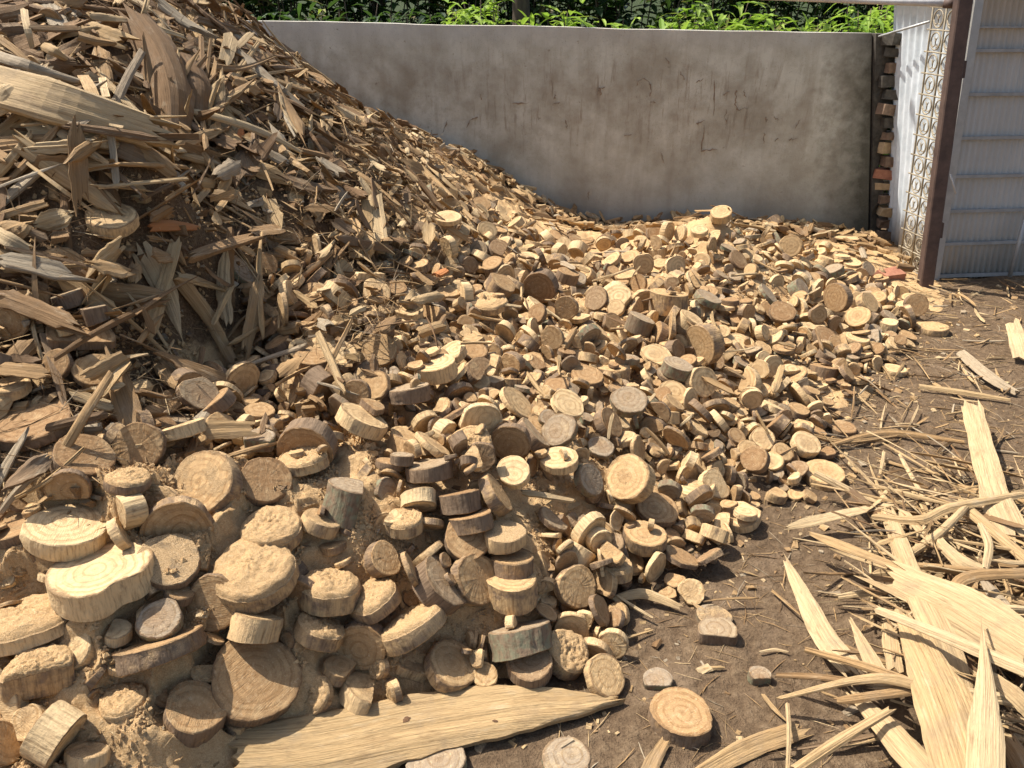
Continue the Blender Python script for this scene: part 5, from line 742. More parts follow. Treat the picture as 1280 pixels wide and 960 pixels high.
-876,1041,173,74,65,-12,24,12,3,-1295,1581,563,-36,4,-59,26,25,20,-1360,1787,686,-14,-24,41,31,8,20,-1260,1555,534,-50,39,-39,25,21,20,
-1481,1976,824,-15,-81,-55,49,12,20,]
# ================================================================ BUILD
rs = np.random.RandomState(5)
# ---------------------------------------------------------------- materials
class Mat:
    def __init__(s, name, rough=.8, spec=.25):
        s.m = bpy.data.materials.new(name); s.m.use_nodes = True; s.t = s.m.node_tree
        s.b = s.t.nodes['Principled BSDF']; s.b.inputs['Roughness'].default_value = rough
        s.b.inputs['Specular IOR Level'].default_value = spec
    def n(s, ty, **k):
        x = s.t.nodes.new('ShaderNode'+ty)
        for a, v in k.items(): setattr(x, a, v)
        return x
    def put(s, sock, v):
        if v is None: return
        if isinstance(v, bpy.types.NodeSocket): s.t.links.new(v, sock)
        else: sock.default_value = v
    def math(s, op, a, b=None, c=None, clamp=False):
        x = s.n('Math', operation=op, use_clamp=clamp)
        for i, v in enumerate((a, b, c)): s.put(x.inputs[i], v)
        return x.outputs[0]
    def vmath(s, op, a, b=None):
        x = s.n('VectorMath', operation=op); s.put(x.inputs[0], a); s.put(x.inputs[1], b)
        return x.outputs['Value'] if op in ('LENGTH', 'DOT_PRODUCT') else x.outputs[0]
    def noise(s, vec, scale, detail=3, rough=.55, dist=0.0):
        x = s.n('TexNoise'); s.put(x.inputs['Vector'], vec); x.inputs['Scale'].default_value = scale
        x.inputs['Detail'].default_value = detail; x.inputs['Roughness'].default_value = rough; x.inputs['Distortion'].default_value = dist
        return x.outputs['Fac']
    def ramp(s, fac, stops):
        x = s.n('ValToRGB'); s.put(x.inputs[0], fac); e = x.color_ramp.elements
        while len(e) < len(stops): e.new(.5)
        for i, (p, c) in enumerate(stops):
            e[i].position = p; e[i].color = (c if hasattr(c, '__len__') else (c, c, c))[:3]+(1,) if not hasattr(c, '__len__') else tuple(c)+(1,)
        return x.outputs[0]
    def mr(s, v, a, b, c=0., d=1.):
        x = s.n('MapRange'); s.put(x.inputs[0], v)
        for i, q in enumerate((a, b, c, d)): s.put(x.inputs[i+1], q)
        return x.outputs[0]
    def mix(s, f, a, b, mode='MIX'):
        x = s.n('MixRGB', blend_type=mode); s.put(x.inputs[0], f)
        for i, v in ((1, a), (2, b)):
            s.put(x.inputs[i], v if isinstance(v, bpy.types.NodeSocket) else tuple(v)+(1,))
        return x.outputs[0]
    def attr(s, name): return s.n('Attribute', attribute_name=name).outputs['Vector']
    def sep(s, v):
        x = s.n('SeparateXYZ'); s.put(x.inputs[0], v); return x.outputs
    def comb(s, a, b, c):
        x = s.n('CombineXYZ')
        for i, v in enumerate((a, b, c)): s.put(x.inputs[i], v)
        return x.outputs[0]
    def bump(s, h, strength, dist, prev=None):
        x = s.n('Bump'); x.inputs['Strength'].default_value = strength; x.inputs['Distance'].default_value = dist
        s.put(x.inputs['Height'], h)
        if prev is not None: s.put(x.inputs['Normal'], prev)
        return x.outputs[0]
    def done(s, col, nor=None, rough=None):
        s.put(s.b.inputs['Base Color'], col)
        if nor is not None: s.put(s.b.inputs['Normal'], nor)
        if rough is not None: s.put(s.b.inputs['Roughness'], rough)
        return s.m
    def pos(s): return s.n('NewGeometry').outputs['Position']
    def nz(s): return s.sep(s.n('NewGeometry').outputs['Normal'])[2]

TONES = [(0, (.66, .475, .255)), (.25, (.54, .362, .178)), (.5, (.40, .25, .118)), (.75, (.26, .15, .07)), (.88, (.32, .24, .15)), (1, (.30, .24, .17))]
DUST = (.54, .355, .175)
def dust_over(M, col, amount, lo=.45, hi=.8):
    p = M.pos()
    g = M.noise(p, 420, 3, .7); g2 = M.noise(p, 26, 3)
    dcol = M.ramp(g, [(.3, (.26, .16, .075)), (.5, DUST), (.72, (.68, .50, .30))])
    up = M.mr(M.nz(), lo, hi)
    thr = M.math('ADD', M.math('MULTIPLY', g2, 1.0), M.math('MULTIPLY', g, .35))
    thr = M.mr(M.math('ADD', thr, amount), .98, 1.14)
    f = M.math('MULTIPLY', up, thr, clamp=True)
    return M.mix(f, col, dcol), f, g

def mat_face():
    M = Mat('sawn_wood_face', .85, .2)
    lc = M.attr('lc'); rv = M.attr('rv'); r = M.sep(rv)
    off = M.comb(M.math('MULTIPLY', r[0], 31.7), M.math('MULTIPLY', r[0], 57.3), M.math('MULTIPLY', r[1], 9.))
    rl = M.vmath('ADD', lc, off)
    c = M.vmath('ADD', M.vmath('MULTIPLY', lc, (1, 1, 0)), M.comb(M.math('MULTIPLY_ADD', r[0], .024, -.012), M.math('MULTIPLY_ADD', r[1], .02, -.01), 0.))
    w = M.noise(rl, 22, 2); d = M.math('ADD', M.vmath('LENGTH', c), M.math('MULTIPLY', w, .020))
    rings = M.math('SINE', M.math('MULTIPLY', d, 900.0))
    rings2 = M.math('SINE', M.math('MULTIPLY', d, 330.0))
    base = M.ramp(r[1], TONES)
    rfade = M.noise(rl, 14, 2)
    k = M.math('MULTIPLY', M.math('ADD', M.math('MULTIPLY', rings, .5), rings2), M.mr(rfade, .34, .66, .10, .46))
    col = M.mix(1.0, base, M.ramp(M.math('ADD', k, .5), [(.2, (.74, .66, .56)), (.5, (1, 1, 1)), (.8, (1.12, 1.1, 1.05))]), 'MULTIPLY')
    heart = M.math('MULTIPLY', M.mr(d, .012, .040, .75, 0), M.mr(r[0], .35, .75, 0, 1))
    col = M.mix(heart, col, (.20, .10, .04))
    nr = M.n('Attribute', attribute_name='nr').outputs['Fac']
    nrw = M.math('ADD', nr, M.math('MULTIPLY_ADD', M.noise(rl, 40, 4, .6), .36, -.18))
    core = M.math('MULTIPLY', M.mr(nrw, .80, .58, 0, 1), M.mr(r[0], .2, .8, .1, .6))
    col = M.mix(core, col, M.mix(.5, base, (.30, .165, .065)))
    edge = M.math('MULTIPLY', M.mr(nrw, .90, .985, 0, 1), M.mr(M.math('FRACT', M.math('MULTIPLY', r[0], 7.3)), .25, .6, .1, .8))
    col = M.mix(edge, col, (.15, .085, .04))
    blot = M.noise(rl, 34, 5, .65)
    col = M.mix(M.mr(blot, .45, .75, 0, .5), col, (.25, .155, .075))
    pale = M.noise(M.vmath('ADD', rl, (3, 5, 7)), 20, 4, .6)
    col = M.mix(M.mr(pale, .55, .8, 0, .5), col, (.62, .45, .24))
    sx = M.sep(c); ang = M.math('ARCTAN2', sx[1], sx[0])
    cr = M.noise(M.comb(M.math('MULTIPLY', ang, 1.5), M.math('MULTIPLY', d, 9.0), M.math('MULTIPLY', r[0], 40.)), 1.6, 3, .6)
    crack = M.math('MULTIPLY', M.mr(M.math('ABSOLUTE', M.math('SUBTRACT', cr, .5)), .0, .007, 1, 0), M.math('MULTIPLY', M.mr(r[0], .4, .7, 0, .8), M.mr(M.noise(rl, 30, 2), .45, .6)))
    col = M.mix(crack, col, (.10, .055, .025))
    rot = M.n('VectorRotate', rotation_type='Z_AXIS'); M.put(rot.inputs['Vector'], lc); M.put(rot.inputs['Angle'], M.math('MULTIPLY', r[0], 6.28))
    saw = M.noise(M.vmath('MULTIPLY', rot.outputs[0], (30, 420, 1)), 1.0, 3, .7)
    col = M.mix(M.mr(saw, .46, .7, 0, .55), col, M.mix(.5, (.22, .14, .07), base))
    g3 = M.noise(M.pos(), 260, 2, .6)
    gd = M.noise(rl, 85, 5, .75)
    col = M.mix(M.mr(gd, .54, .7, 0, .38), col, (.20, .125, .065))
    col = M.mix(M.mr(gd, .44, .3, 0, .35), col, (.72, .56, .35))
    col = M.mix(M.mr(g3, .56, .72, 0, .28), col, (.60, .42, .22))
    col, f, g = dust_over(M, col, r[2])
    b = M.bump(saw, .7, .004); b = M.bump(gd, .3, .003, b); b = M.bump(M.math('SUBTRACT', M.math('MULTIPLY', g, f), M.math('MULTIPLY', crack, .25)), .8, .006, b)
    b = M.bump(M.noise(rl, 45, 4, .6), .35, .008, b)
    return M.done(col, b)
def mat_rim():
    M = Mat('slice_bark_rim', .85, .2)
    lc = M.attr('lc'); rv = M.attr('rv'); r = M.sep(rv)
    off = M.comb(M.math('MULTIPLY', r[0], 13.), M.math('MULTIPLY', r[0], 7.), 0.)
    st = M.noise(M.vmath('MULTIPLY', M.vmath('ADD', lc, off), (150, 150, 14)), 1.0, 4, .65)
    pt = M.noise(M.vmath('ADD', lc, off), 30, 4, .65)
    fresh = M.ramp(r[1], [(0, (.59, .43, .235)), (.25, (.48, .325, .162)), (.5, (.355, .225, .108)), (.75, (.27, .16, .08)), (1, (.28, .23, .16))])
    bark = M.mix(pt, (.10, .062, .036), (.27, .19, .12))
    isb = M.mr(M.math('ADD', M.math('MULTIPLY', r[1], .55), M.math('MULTIPLY', pt, .9)), .56, .74)
    col = M.mix(isb, fresh, bark)
    col = M.mix(1.0, col, M.ramp(st, [(.28, (.5, .45, .4)), (.5, (1, 1, 1)), (.75, (1.2, 1.18, 1.12))]), 'MULTIPLY')
    moss = M.math('MULTIPLY', M.mr(r[1], .93, .96), M.mr(M.noise(lc, 45, 4, .6), .42, .6))
    col = M.mix(M.math('MULTIPLY', moss, .7), col, (.20, .23, .14))
    col, f, g = dust_over(M, col, M.math('ADD', r[2], .1), .3, .75)
    b = M.bump(st, .7, .004); b = M.bump(M.noise(lc, 60, 4, .6), .5, .006, b)
    return M.done(col, b)
def mat_strip():
    M = Mat('split_wood_fibre', .8, .22)
    lc = M.attr('lc'); rv = M.attr('rv'); r = M.sep(rv)
    v = M.vmath('ADD', lc, M.comb(M.math('MULTIPLY', r[0], 23.), M.math('MULTIPLY', r[0], 11.), 0.))
    st = M.noise(M.vmath('MULTIPLY', v, (4, 260, 260)), 1.0, 6, .72); br = M.noise(M.vmath('MULTIPLY', v, (2.2, 34, 34)), 1.0, 4, .6)
    fine = M.noise(M.vmath('MULTIPLY', v, (14, 900, 900)), 1.0, 3, .7)
    base = M.ramp(r[1], [(0, (.54, .405, .23)), (.25, (.46, .315, .155)), (.5, (.37, .235, .11)), (.75, (.17, .098, .046)), (.9, (.36, .285, .19)), (1, (.38, .315, .22))])
    col = M.mix(1.0, base, M.ramp(M.math('MULTIPLY_ADD', fine, .4, M.math('MULTIPLY', st, .6)), [(.30, (.30, .24, .18)), (.43, (.78, .74, .68)), (.53, (1.02, 1, .98)), (.75, (1.25, 1.25, 1.2))]), 'MULTIPLY')
    col = M.mix(M.mr(br, .5, .75, 0, .5), col, M.mix(.55, base, (.22, .115, .04)))
    pn = M.noise(M.pos(), 11, 5, .7); pn2 = M.noise(M.vmath('MULTIPLY', v, (9, 30, 30)), 1.0, 5, .7)
    col = M.mix(M.mr(pn, .5, .74, 0, .5), col, (.25, .185, .12))
    col = M.mix(M.mr(pn2, .56, .74, 0, .55), col, (.14, .08, .035))
    col = M.mix(M.mr(pn2, .42, .26, 0, .45), col, (.62, .50, .33))
    col = M.mix(M.math('MULTIPLY', M.mr(r[2], .5, .6), .85), col, (.45, .17, .055))
    b = M.bump(M.math('MULTIPLY_ADD', fine, .5, st), .9, .005); b = M.bump(br, .6, .012, b)
    return M.done(col, b)
def mat_sawdust():
    M = Mat('sawdust', .95, .1)
    p = M.pos(); a = M.sep(M.attr('rv'))
    g = M.noise(p, 380, 4, .75); g2 = M.noise(p, 120, 5, .75); g3 = M.noise(p, 12, 4, .6)
    col = M.ramp(M.math('MULTIPLY_ADD', g2, .35, M.math('MULTIPLY', g, .65)), [(.30, (.24, .14, .06)), (.42, (.46, .29, .135)), (.52, (.57, .375, .185)), (.66, (.76, .56, .33))])
    col = M.mix(M.mr(g3, .45, .75, 0, .3), col, (.48, .31, .16))
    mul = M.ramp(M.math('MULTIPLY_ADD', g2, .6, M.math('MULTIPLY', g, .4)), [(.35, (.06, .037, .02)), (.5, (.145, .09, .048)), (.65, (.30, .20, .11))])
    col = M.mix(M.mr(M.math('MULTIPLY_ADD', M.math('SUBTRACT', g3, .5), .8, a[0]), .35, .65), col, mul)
    b = M.bump(g, .8, .004); b = M.bump(g2, .8, .007, b)
    return M.done(col, b)
def mat_soil():
    M = Mat('trodden_soil', .92, .15)
    p = M.pos()
    g = M.noise(p, 260, 4, .7); g2 = M.noise(p, 32, 5, .65); g3 = M.noise(p, 3.2, 4, .6)
    col = M.ramp(M.math('MULTIPLY_ADD', g2, .6, M.math('MULTIPLY', g, .4)), [(.32, (.065, .040, .022)), (.45, (.135, .088, .050)), (.56, (.195, .132, .076)), (.72, (.31, .225, .14))])
    col = M.mix(M.mr(g3, .4, .68, 0, .5), col, (.095, .060, .034))
    col = M.mix(M.mr(M.noise(M.vmath('ADD', p, (3, 1, 0)), 6, 5, .7), .52, .72, 0, .6), col, (.25, .175, .11))
    gr = M.mr(M.sep(p)[1], 6.9, 7.4)
    col = M.mix(gr, col, M.mix(g2, (.02, .035, .012), (.06, .075, .03)))
    b = M.bump(g, .8, .006); b = M.bump(g2, .9, .025, b)
    return M.done(col, b)
def mat_wall():
    M = Mat('stained_cement_plaster', .9, .15)
    p = M.n('TexCoord').outputs['Object']; q = M.sep(p); x, z = q[0], q[2]
    n1 = M.noise(p, 2.2, 5, .6); n2 = M.noise(p, 9, 5, .65); n3 = M.noise(p, 70, 4, .6)
    drip = M.noise(M.vmath('MULTIPLY', p, (7, 1, .8)), 1.0, 4, .6)
    col = M.mix(M.mr(n1, .37, .60), (.36, .322, .245), (.56, .53, .432))
    col = M.mix(M.mr(n2, .46, .74, 0, .5), col, (.31, .268, .195))
    col = M.mix(M.mr(drip, .5, .74, 0, .5), col, (.28, .23, .165))
    col = M.mix(M.math('MULTIPLY', M.mr(z, 1.28, 1.42), M.mr(n2, .3, .7, .2, .6)), col, (.50, .475, .435))
    mid = M.math('MULTIPLY', M.mr(M.math('ABSOLUTE', M.math('SUBTRACT', M.math('MULTIPLY_ADD', n1, .4, z), 1.15)), .08, .35, 1, 0), M.mr(n2, .35, .65))
    col = M.mix(M.math('MULTIPLY', mid, .25), col, (.22, .165, .11))
    col = M.mix(M.mr(M.math('MULTIPLY_ADD', n2, .5, z), .75, .25, 0, .6), col, (.26, .22, .175))
    moss = M.mr(M.math('ADD', M.math('MULTIPLY_ADD', z, .08, x), M.math('MULTIPLY', n2, .36)), MOSS_X-.16, MOSS_X+.22)
    col = M.mix(M.math('MULTIPLY', moss, .88), col, M.mix(n3, (.018, .018, .012), (.085, .078, .055)))
    fd = M.noise(M.vmath('MULTIPLY', p, (26, 1, 3.2)), 1.0, 5, .7)
    fz = M.math('MULTIPLY', M.mr(M.math('ABSOLUTE', M.math('SUBTRACT', z, .95)), .12, .5, 1, 0), M.mr(M.math('ABSOLUTE', M.math('SUBTRACT', x, 5.2)), .9, 1.7, 1, 0))
    col = M.mix(M.math('MULTIPLY', M.math('MULTIPLY', M.mr(fd, .54, .70), fz), .75), col, (.19, .125, .075))
    po = M.noise(p, 150, 2, .6)
    col = M.mix(M.mr(po, .62, .72, 0, .5), col, (.16, .14, .12))
    spot = M.mr(M.noise(M.vmath('ADD', p, (9, 2, 4)), 13, 3, .7), .66, .74)
    col = M.mix(M.math('MULTIPLY', spot, .6), col, (.13, .075, .035))
    b = M.bump(n3, .25, .006); b = M.bump(n2, .3, .02, b)
    return M.done(col, b)
def mat_simple(name, lo, hi, scale=30, rough=.7, metal=0., stretch=(1, 1, 1), bs=.3, spec=.4):
    M = Mat(name, rough, spec); M.b.inputs['Metallic'].default_value = metal
    p = M.vmath('MULTIPLY', M.n('TexCoord').outputs['Object'], stretch)
    n1 = M.noise(p, scale, 5, .65); n2 = M.noise(p, scale*.2, 4, .6)
    col = M.mix(M.mr(M.math('MULTIPLY_ADD', n2, .5, M.math('MULTIPLY', n1, .5)), .36, .64), lo, hi)
    return M.done(col, M.bump(n1, bs, .004))
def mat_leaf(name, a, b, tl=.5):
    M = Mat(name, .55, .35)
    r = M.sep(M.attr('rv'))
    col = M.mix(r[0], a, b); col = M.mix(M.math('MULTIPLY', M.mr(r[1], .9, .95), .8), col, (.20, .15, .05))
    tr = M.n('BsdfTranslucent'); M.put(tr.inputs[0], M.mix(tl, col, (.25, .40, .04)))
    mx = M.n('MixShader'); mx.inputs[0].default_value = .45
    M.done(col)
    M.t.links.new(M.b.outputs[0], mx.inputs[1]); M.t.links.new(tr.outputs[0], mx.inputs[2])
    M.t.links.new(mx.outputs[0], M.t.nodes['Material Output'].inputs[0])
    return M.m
MOSS_X = 6.98
MF, MR, MS, MD, MG, MW = mat_face(), mat_rim(), mat_strip(), mat_sawdust(), mat_soil(), mat_wall()
M_post = mat_simple('rusty_brown_paint', (.055, .033, .025), (.115, .072, .054), 26)
M_sheet = mat_simple('white_fibre_sheet', (.50, .55, .57), (.72, .76, .78), 18, .55)
M_gate = mat_simple('grey_metal_sheet', (.40, .385, .35), (.49, .47, .43), 10, .5, .0, (1, 1, .2))
M_gframe = mat_simple('galvanised_steel', (.33, .32, .30), (.45, .44, .41), 22, .45, .3)
M_grail = mat_simple('shadowed_grey_steel', (.24, .23, .21), (.36, .345, .32), 22, .6)  # rail grey darkened to stand for the shadow line under each rail
M_pipe = mat_simple('weathered_pipe', (.40, .385, .36), (.58, .565, .53), 30, .5)
M_iron = mat_simple('tan_painted_iron', (.20, .16, .105), (.38, .32, .22), 60, .6)
M_brick = mat_simple('old_brick', (.11, .07, .045), (.25, .165, .105), 40, .9)
M_bricktan = mat_simple('pale_brick', (.30, .20, .11), (.5, .36, .2), 40, .9)
M_mortar = mat_simple('dark_mortar', (.03, .026, .02), (.10, .085, .065), 30, .95)
M_stain = mat_simple('rust_brown_stain', (.19, .125, .075), (.32, .235, .16), 60, .9)
M_red = mat_simple('red_brick', (.26, .10, .055), (.40, .18, .105), 60, .9)
M_knot = mat_simple('dark_knot', (.05, .025, .012), (.14, .07, .03), 200, .85)
M_trunk = mat_simple('brown_trunk_bark', (.05, .035, .022), (.14, .10, .065), 18, .9, 0, (1, 1, .3))
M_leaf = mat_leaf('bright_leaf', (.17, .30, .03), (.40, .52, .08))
M_leafd = mat_leaf('shaded_leaf', (.014, .038, .010), (.04, .085, .02), .12)  # leaf colour darkened to paint the shade on the back plants

# ---------------------------------------------------------------- mesh helpers
class MB:
    def __init__(s): s.v = []; s.f = []; s.mi = []; s.lc = []; s.rv = []; s.sm = []; s.nr = []; s.n = 0
    def add(s, v, f, mi=0, lc=None, rv=(0.5, 0.5, 0.0), smooth=False, nr=None):
        v = np.asarray(v, float).reshape(-1, 3); k = len(v); s.nr.append(np.zeros(k) if nr is None else np.asarray(nr, float))
        s.v.append(v); s.lc.append(v if lc is None else np.asarray(lc, float).reshape(-1, 3))
        s.rv.append(np.tile(np.asarray(rv, float), (k, 1)) if np.ndim(rv) == 1 else np.asarray(rv, float))
        o = s.n
        for q in f: s.f.append([i+o for i in q])
        s.mi += [mi]*len(f); s.sm += [smooth]*len(f); s.n += k
        return s
    def build(s, name, mats, parent=None, attrs=True):
        me = bpy.data.meshes.new(name)
        if s.n:
            V = np.concatenate(s.v); me.from_pydata(V.tolist(), [], s.f)
            me.polygons.foreach_set('material_index', s.mi); me.polygons.foreach_set('use_smooth', s.sm)
            if attrs:
                for an, ar in (('lc', s.lc), ('rv', s.rv)):
                    at = me.attributes.new(an, 'FLOAT_VECTOR', 'POINT'); at.data.foreach_set('vector', np.concatenate(ar).astype(np.float32).ravel())
                at = me.attributes.new('nr', 'FLOAT', 'POINT'); at.data.foreach_set('value', np.concatenate(s.nr).astype(np.float32))
        for m in (mats if isinstance(mats, (list, tuple)) else [mats]): me.materials.append(m)
        o = bpy.data.objects.new(name, me); COL.objects.link(o)
        if parent is not None: o.parent = parent
        return o
def tag(o, label=None, cat=None, group=None, kind=None):
    if label: o['label'] = label
    if cat: o['category'] = cat
    if group: o['group'] = group
    if kind: o['kind'] = kind
    return o
def empty(name, loc=(0, 0, 0)):
    o = bpy.data.objects.new(name, None); COL.objects.link(o); o.location = loc; o.empty_display_size = .05
    return o
def box(mb, c, sz, rot=None, mi=0, rv=(.5, .5, 0), jit=0.0):
    v = np.array([[x, y, z] for x in (-.5, .5) for y in (-.5, .5) for z in (-.5, .5)])*np.array(sz)
    if jit: v = v+rs.normal(0, jit, v.shape)
    lc = v.copy()
    if rot is not None: v = v@np.array(rot).T
    f = [[0, 1, 3, 2], [4, 6, 7, 5], [0, 4, 5, 1], [2, 3, 7, 6], [0, 2, 6, 4], [1, 5, 7, 3]]
    mb.add(v+np.array(c), f, mi, lc, rv)
def tube(mb, pts, r, n=8, mi=0, closed=False, rv=(.5, .5, 0), caps=True):
    pts = np.asarray(pts, float); k = len(pts); rr = np.broadcast_to(np.asarray(r, float), (k,))
    T = np.gradient(pts, axis=0) if not closed else (np.roll(pts, -1, 0)-np.roll(pts, 1, 0))
    T /= np.linalg.norm(T, axis=1)[:, None]+1e-9
    a = np.array([0, 0, 1.0]) if abs(T[0, 2]) < .9 else np.array([1.0, 0, 0])
    V = []
    for i in range(k):
        u = np.cross(T[i], a); u /= np.linalg.norm(u); w = np.cross(T[i], u); a2 = np.arange(n)*2*math.pi/n
        V.append(pts[i]+rr[i]*(np.cos(a2)[:, None]*u+np.sin(a2)[:, None]*w))
    f = []
    for i in range(k if closed else k-1):
        j = (i+1) % k
        for q in range(n): f.append([i*n+q, i*n+(q+1) % n, j*n+(q+1) % n, j*n+q])
    if not closed and caps: f.append(list(range(n))[::-1]); f.append(list(range((k-1)*n, k*n)))
    mb.add(np.concatenate(V), f, mi, None, rv, True)

def slice_geo(R, T, cut, seed, n=30, cutdir=None, outl=None, flats=True):
    """faces part and rim part of one sawn slice, in its own frame"""
    r2 = np.random.RandomState(seed); th, r = outline(r2, n, cut, cutdir, flats) if outl is None else outl
    co, si = np.cos(th), np.sin(th); ch = min(.002, T*.1)
    tilt = [r2.normal(0, .045, 2) for _ in range(2)]
    def ring(s, z, tl, nz=.0): return np.stack([R*r*s*co, R*r*s*si, z+R*r*s*(co*tl[0]+si*tl[1])*np.sign(z if z else 1)+r2.normal(0, nz, n)], 1)
    FV = []; FF = []
    o = 0
    NR = np.concatenate([[0], np.full(n, .45), np.full(n, .8), np.full(n, .985), np.full(n, 1.)]); NR = np.concatenate([NR, NR])
    for sg, tl in ((1, tilt[0]), (-1, tilt[1])):
        z = sg*T/2
        c = np.array([[0, 0, z+r2.normal(0, .0003)]])
        vs = [c, ring(.45, z, tl, .0002), ring(.8, z, tl, .0003), ring(1-ch/R*1.2, z, tl, .0004), ring(1.0, z-sg*ch, tl, .0004)]
        FV += vs
        b = o+1; tri = [[o, b+k, b+(k+1) % n] for k in range(n)]
        for q in range(3):
            a0 = b+q*n; a1 = a0+n
            tri += [[a0+k, a1+k, a1+(k+1) % n, a0+(k+1) % n] for k in range(n)]
        if sg < 0: tri = [t[::-1] for t in tri]
        FF += tri; o += 1+4*n
        if sg > 0: topr = vs[4]
        else: botr = vs[4]
    rows = []
    for w in (0, .3, .7, 1):
        row = topr*(1-w)+botr*w
        if 0 < w < 1:
            row = row*np.array([1, 1, 1]); k = 1+r2.uniform(-.03, .03)+r2.normal(0, .016, n)
            row[:, :2] *= k[:, None]
        rows.append(row)
    RV = np.concatenate(rows); RF = []
    for q in range(3):
        a0 = q*n; a1 = a0+n
        RF += [[a0+k, a1+k, a1+(k+1) % n, a0+(k+1) % n] for k in range(n)]
    return np.concatenate(FV), FF, RV, RF, NR

def strip_geo(P, Wd, N, th, curl=0.0, seed=0, m=4, rag=.08):
    """a split wood strip along points P, widths Wd, face normals N; m lanes across, torn ends and split edges"""
    r2 = np.random.RandomState(seed); P = np.asarray(P, float); k = len(P); Wd = np.broadcast_to(Wd, (k,)).astype(float)
    T = np.gradient(P, axis=0); T /= np.linalg.norm(T, axis=1)[:, None]+1e-9
    N = np.broadcast_to(np.asarray(N, float), (k, 3)); B = np.cross(N, T); B /= np.linalg.norm(B, axis=1)[:, None]+1e-9; N = np.cross(T, B)
    L = np.concatenate([[0], np.cumsum(np.linalg.norm(np.diff(P, axis=0), axis=1))])
    u = np.linspace(-.5, .5, m)
    if m > 2: u[1:-1] += r2.uniform(-.25, .25, m-2)/(m-1)
    V = []; LC = []
    Wm = Wd.max(); j0 = np.abs(r2.normal(0, rag, m))-rag*.3; j1 = np.abs(r2.normal(0, rag, m))-rag*.3
    ridge = r2.normal(0, 1, m)*min(.22*th, .0011); el = er = 0.
    for i in range(k):
        el = .75*el+r2.normal(0, .035); er = .75*er+r2.normal(0, .035)
        for side in (1, -1):
            for q in range(m):
                w = Wd[i]*u[q]*(1+(el if q == 0 else er if q == m-1 else 0))
                p = P[i]+B[i]*w+N[i]*(side*th*.5*(1 if 0 < q < m-1 or m == 2 else .55)+(ridge[q] if side > 0 else 0)-curl*Wd[i]*(u[q]**2*4))
                if i == 0: p = p-T[i]*Wm*j0[q]*2
                if i == k-1: p = p+T[i]*Wm*j1[q]*2
                V.append(p); LC.append((L[i], w, side*th*.5))
    s = 2*m; F_ = []
    for i in range(k-1):
        a, b = i*s, (i+1)*s
        for q in range(m-1):
            F_.append([a+q, a+q+1, b+q+1, b+q]); F_.append([a+m+q+1, a+m+q, b+m+q, b+m+q+1])
        F_.append([a+m, a, b, b+m]); F_.append([a+m-1, a+2*m-1, b+2*m-1, b+m-1])
    o = (k-1)*s
    for q in range(m-1):
        F_.append([q+1, q, m+q, m+q+1]); F_.append([o+q, o+q+1, o+m+q+1, o+m+q])
    return np.array(V), F_, np.array(LC)
def smooth_path(pts, n):
    pts = np.asarray(pts, float); k = len(pts)
    if k == 2: t = np.linspace(0, 1, n)[:, None]; return pts[0]*(1-t)+pts[1]*t
    d = np.concatenate([[0], np.cumsum(np.linalg.norm(np.diff(pts[:, :3], axis=0), axis=1))]); d /= d[-1]
    out = []
    for t in np.linspace(0, 1, n):
        i = min(np.searchsorted(d, t, 'right')-1, k-2); f = (t-d[i])/(d[i+1]-d[i]+1e-9)
        p0, p1, p2, p3 = pts[max(i-1, 0)], pts[i], pts[i+1], pts[min(i+2, k-1)]
        out.append(.5*((2*p1)+(-p0+p2)*f+(2*p0-5*p1+4*p2-p3)*f*f+(-p0+3*p1-3*p2+p3)*f**3))
    return np.array(out)
def inpoly(x, y, P):
    c = np.zeros(np.shape(x), bool); j = len(P)-1
    for i in range(len(P)):
        a, b = P[i], P[j]
        c ^= ((a[1] > y) != (b[1] > y)) & (x < (b[0]-a[0])*(y-a[1])/(b[1]-a[1]+1e-12)+a[0]); j = i
    return c
FIELD = np.array([hit(*q)[:2] for q in [(0,958),(0,640),(0,360),(90,330),(230,480),(320,380),(345,210),(400,150),(440,158),(560,222),(660,278),(720,296),(790,292),(870,282),(900,268),(950,270),(1050,318),(1150,372),(1120,430),(1030,490),(1000,600),(870,680),(765,750),(715,850),(620,875),(400,925),(200,958)]])

# ---------------------------------------------------------------- the ground: one sheet to the horizon, rising behind the wall
def ground_z(x, y):
    z = .012*fbm(x*1.7, y*1.7, 3)+.006*fbm(x*9, y*9, 3)
    z = z+np.clip((y-7.0)*.16, 0, 4)
    return z
def axis(parts):
    out = [np.arange(a, b, s) for a, b, s in parts]; return np.concatenate(out+[[parts[-1][1]]])
gx = axis([(-90, -10, 8), (-10, -2, .4), (-2, 0, .1), (0, 3.2, .02), (3.2, 5, .1), (5, 10, .5), (10, 90, 8)])
gy = axis([(-90, -10, 8), (-10, -1, .5), (-1, .7, .1), (.7, 3.2, .016), (3.2, 6.8, .04), (6.8, 10, .3), (10, 30, 1), (30, 150, 10)])
X, Y = np.meshgrid(gx, gy); Z = ground_z(X, Y)
def grid_obj(name, X, Y, Z, mat, rv=None):
    ny, nx = X.shape; idx = np.arange(nx*ny).reshape(ny, nx)
    fc = np.stack([idx[:-1, :-1], idx[:-1, 1:], idx[1:, 1:], idx[1:, :-1]], -1).reshape(-1, 4)
    me = bpy.data.meshes.new(name); me.from_pydata(np.stack([X, Y, Z], -1).reshape(-1, 3).tolist(), [], fc.tolist())
    me.polygons.foreach_set('use_smooth', [True]*len(me.polygons))
    if rv is not None:
        at = me.attributes.new('rv', 'FLOAT_VECTOR', 'POINT'); at.data.foreach_set('vector', rv.reshape(-1, 3).astype(np.float32).ravel())
    me.materials.append(mat); o = bpy.data.objects.new(name, me); COL.objects.link(o); return o
tag(grid_obj('ground', X, Y, Z, MG), kind='structure')

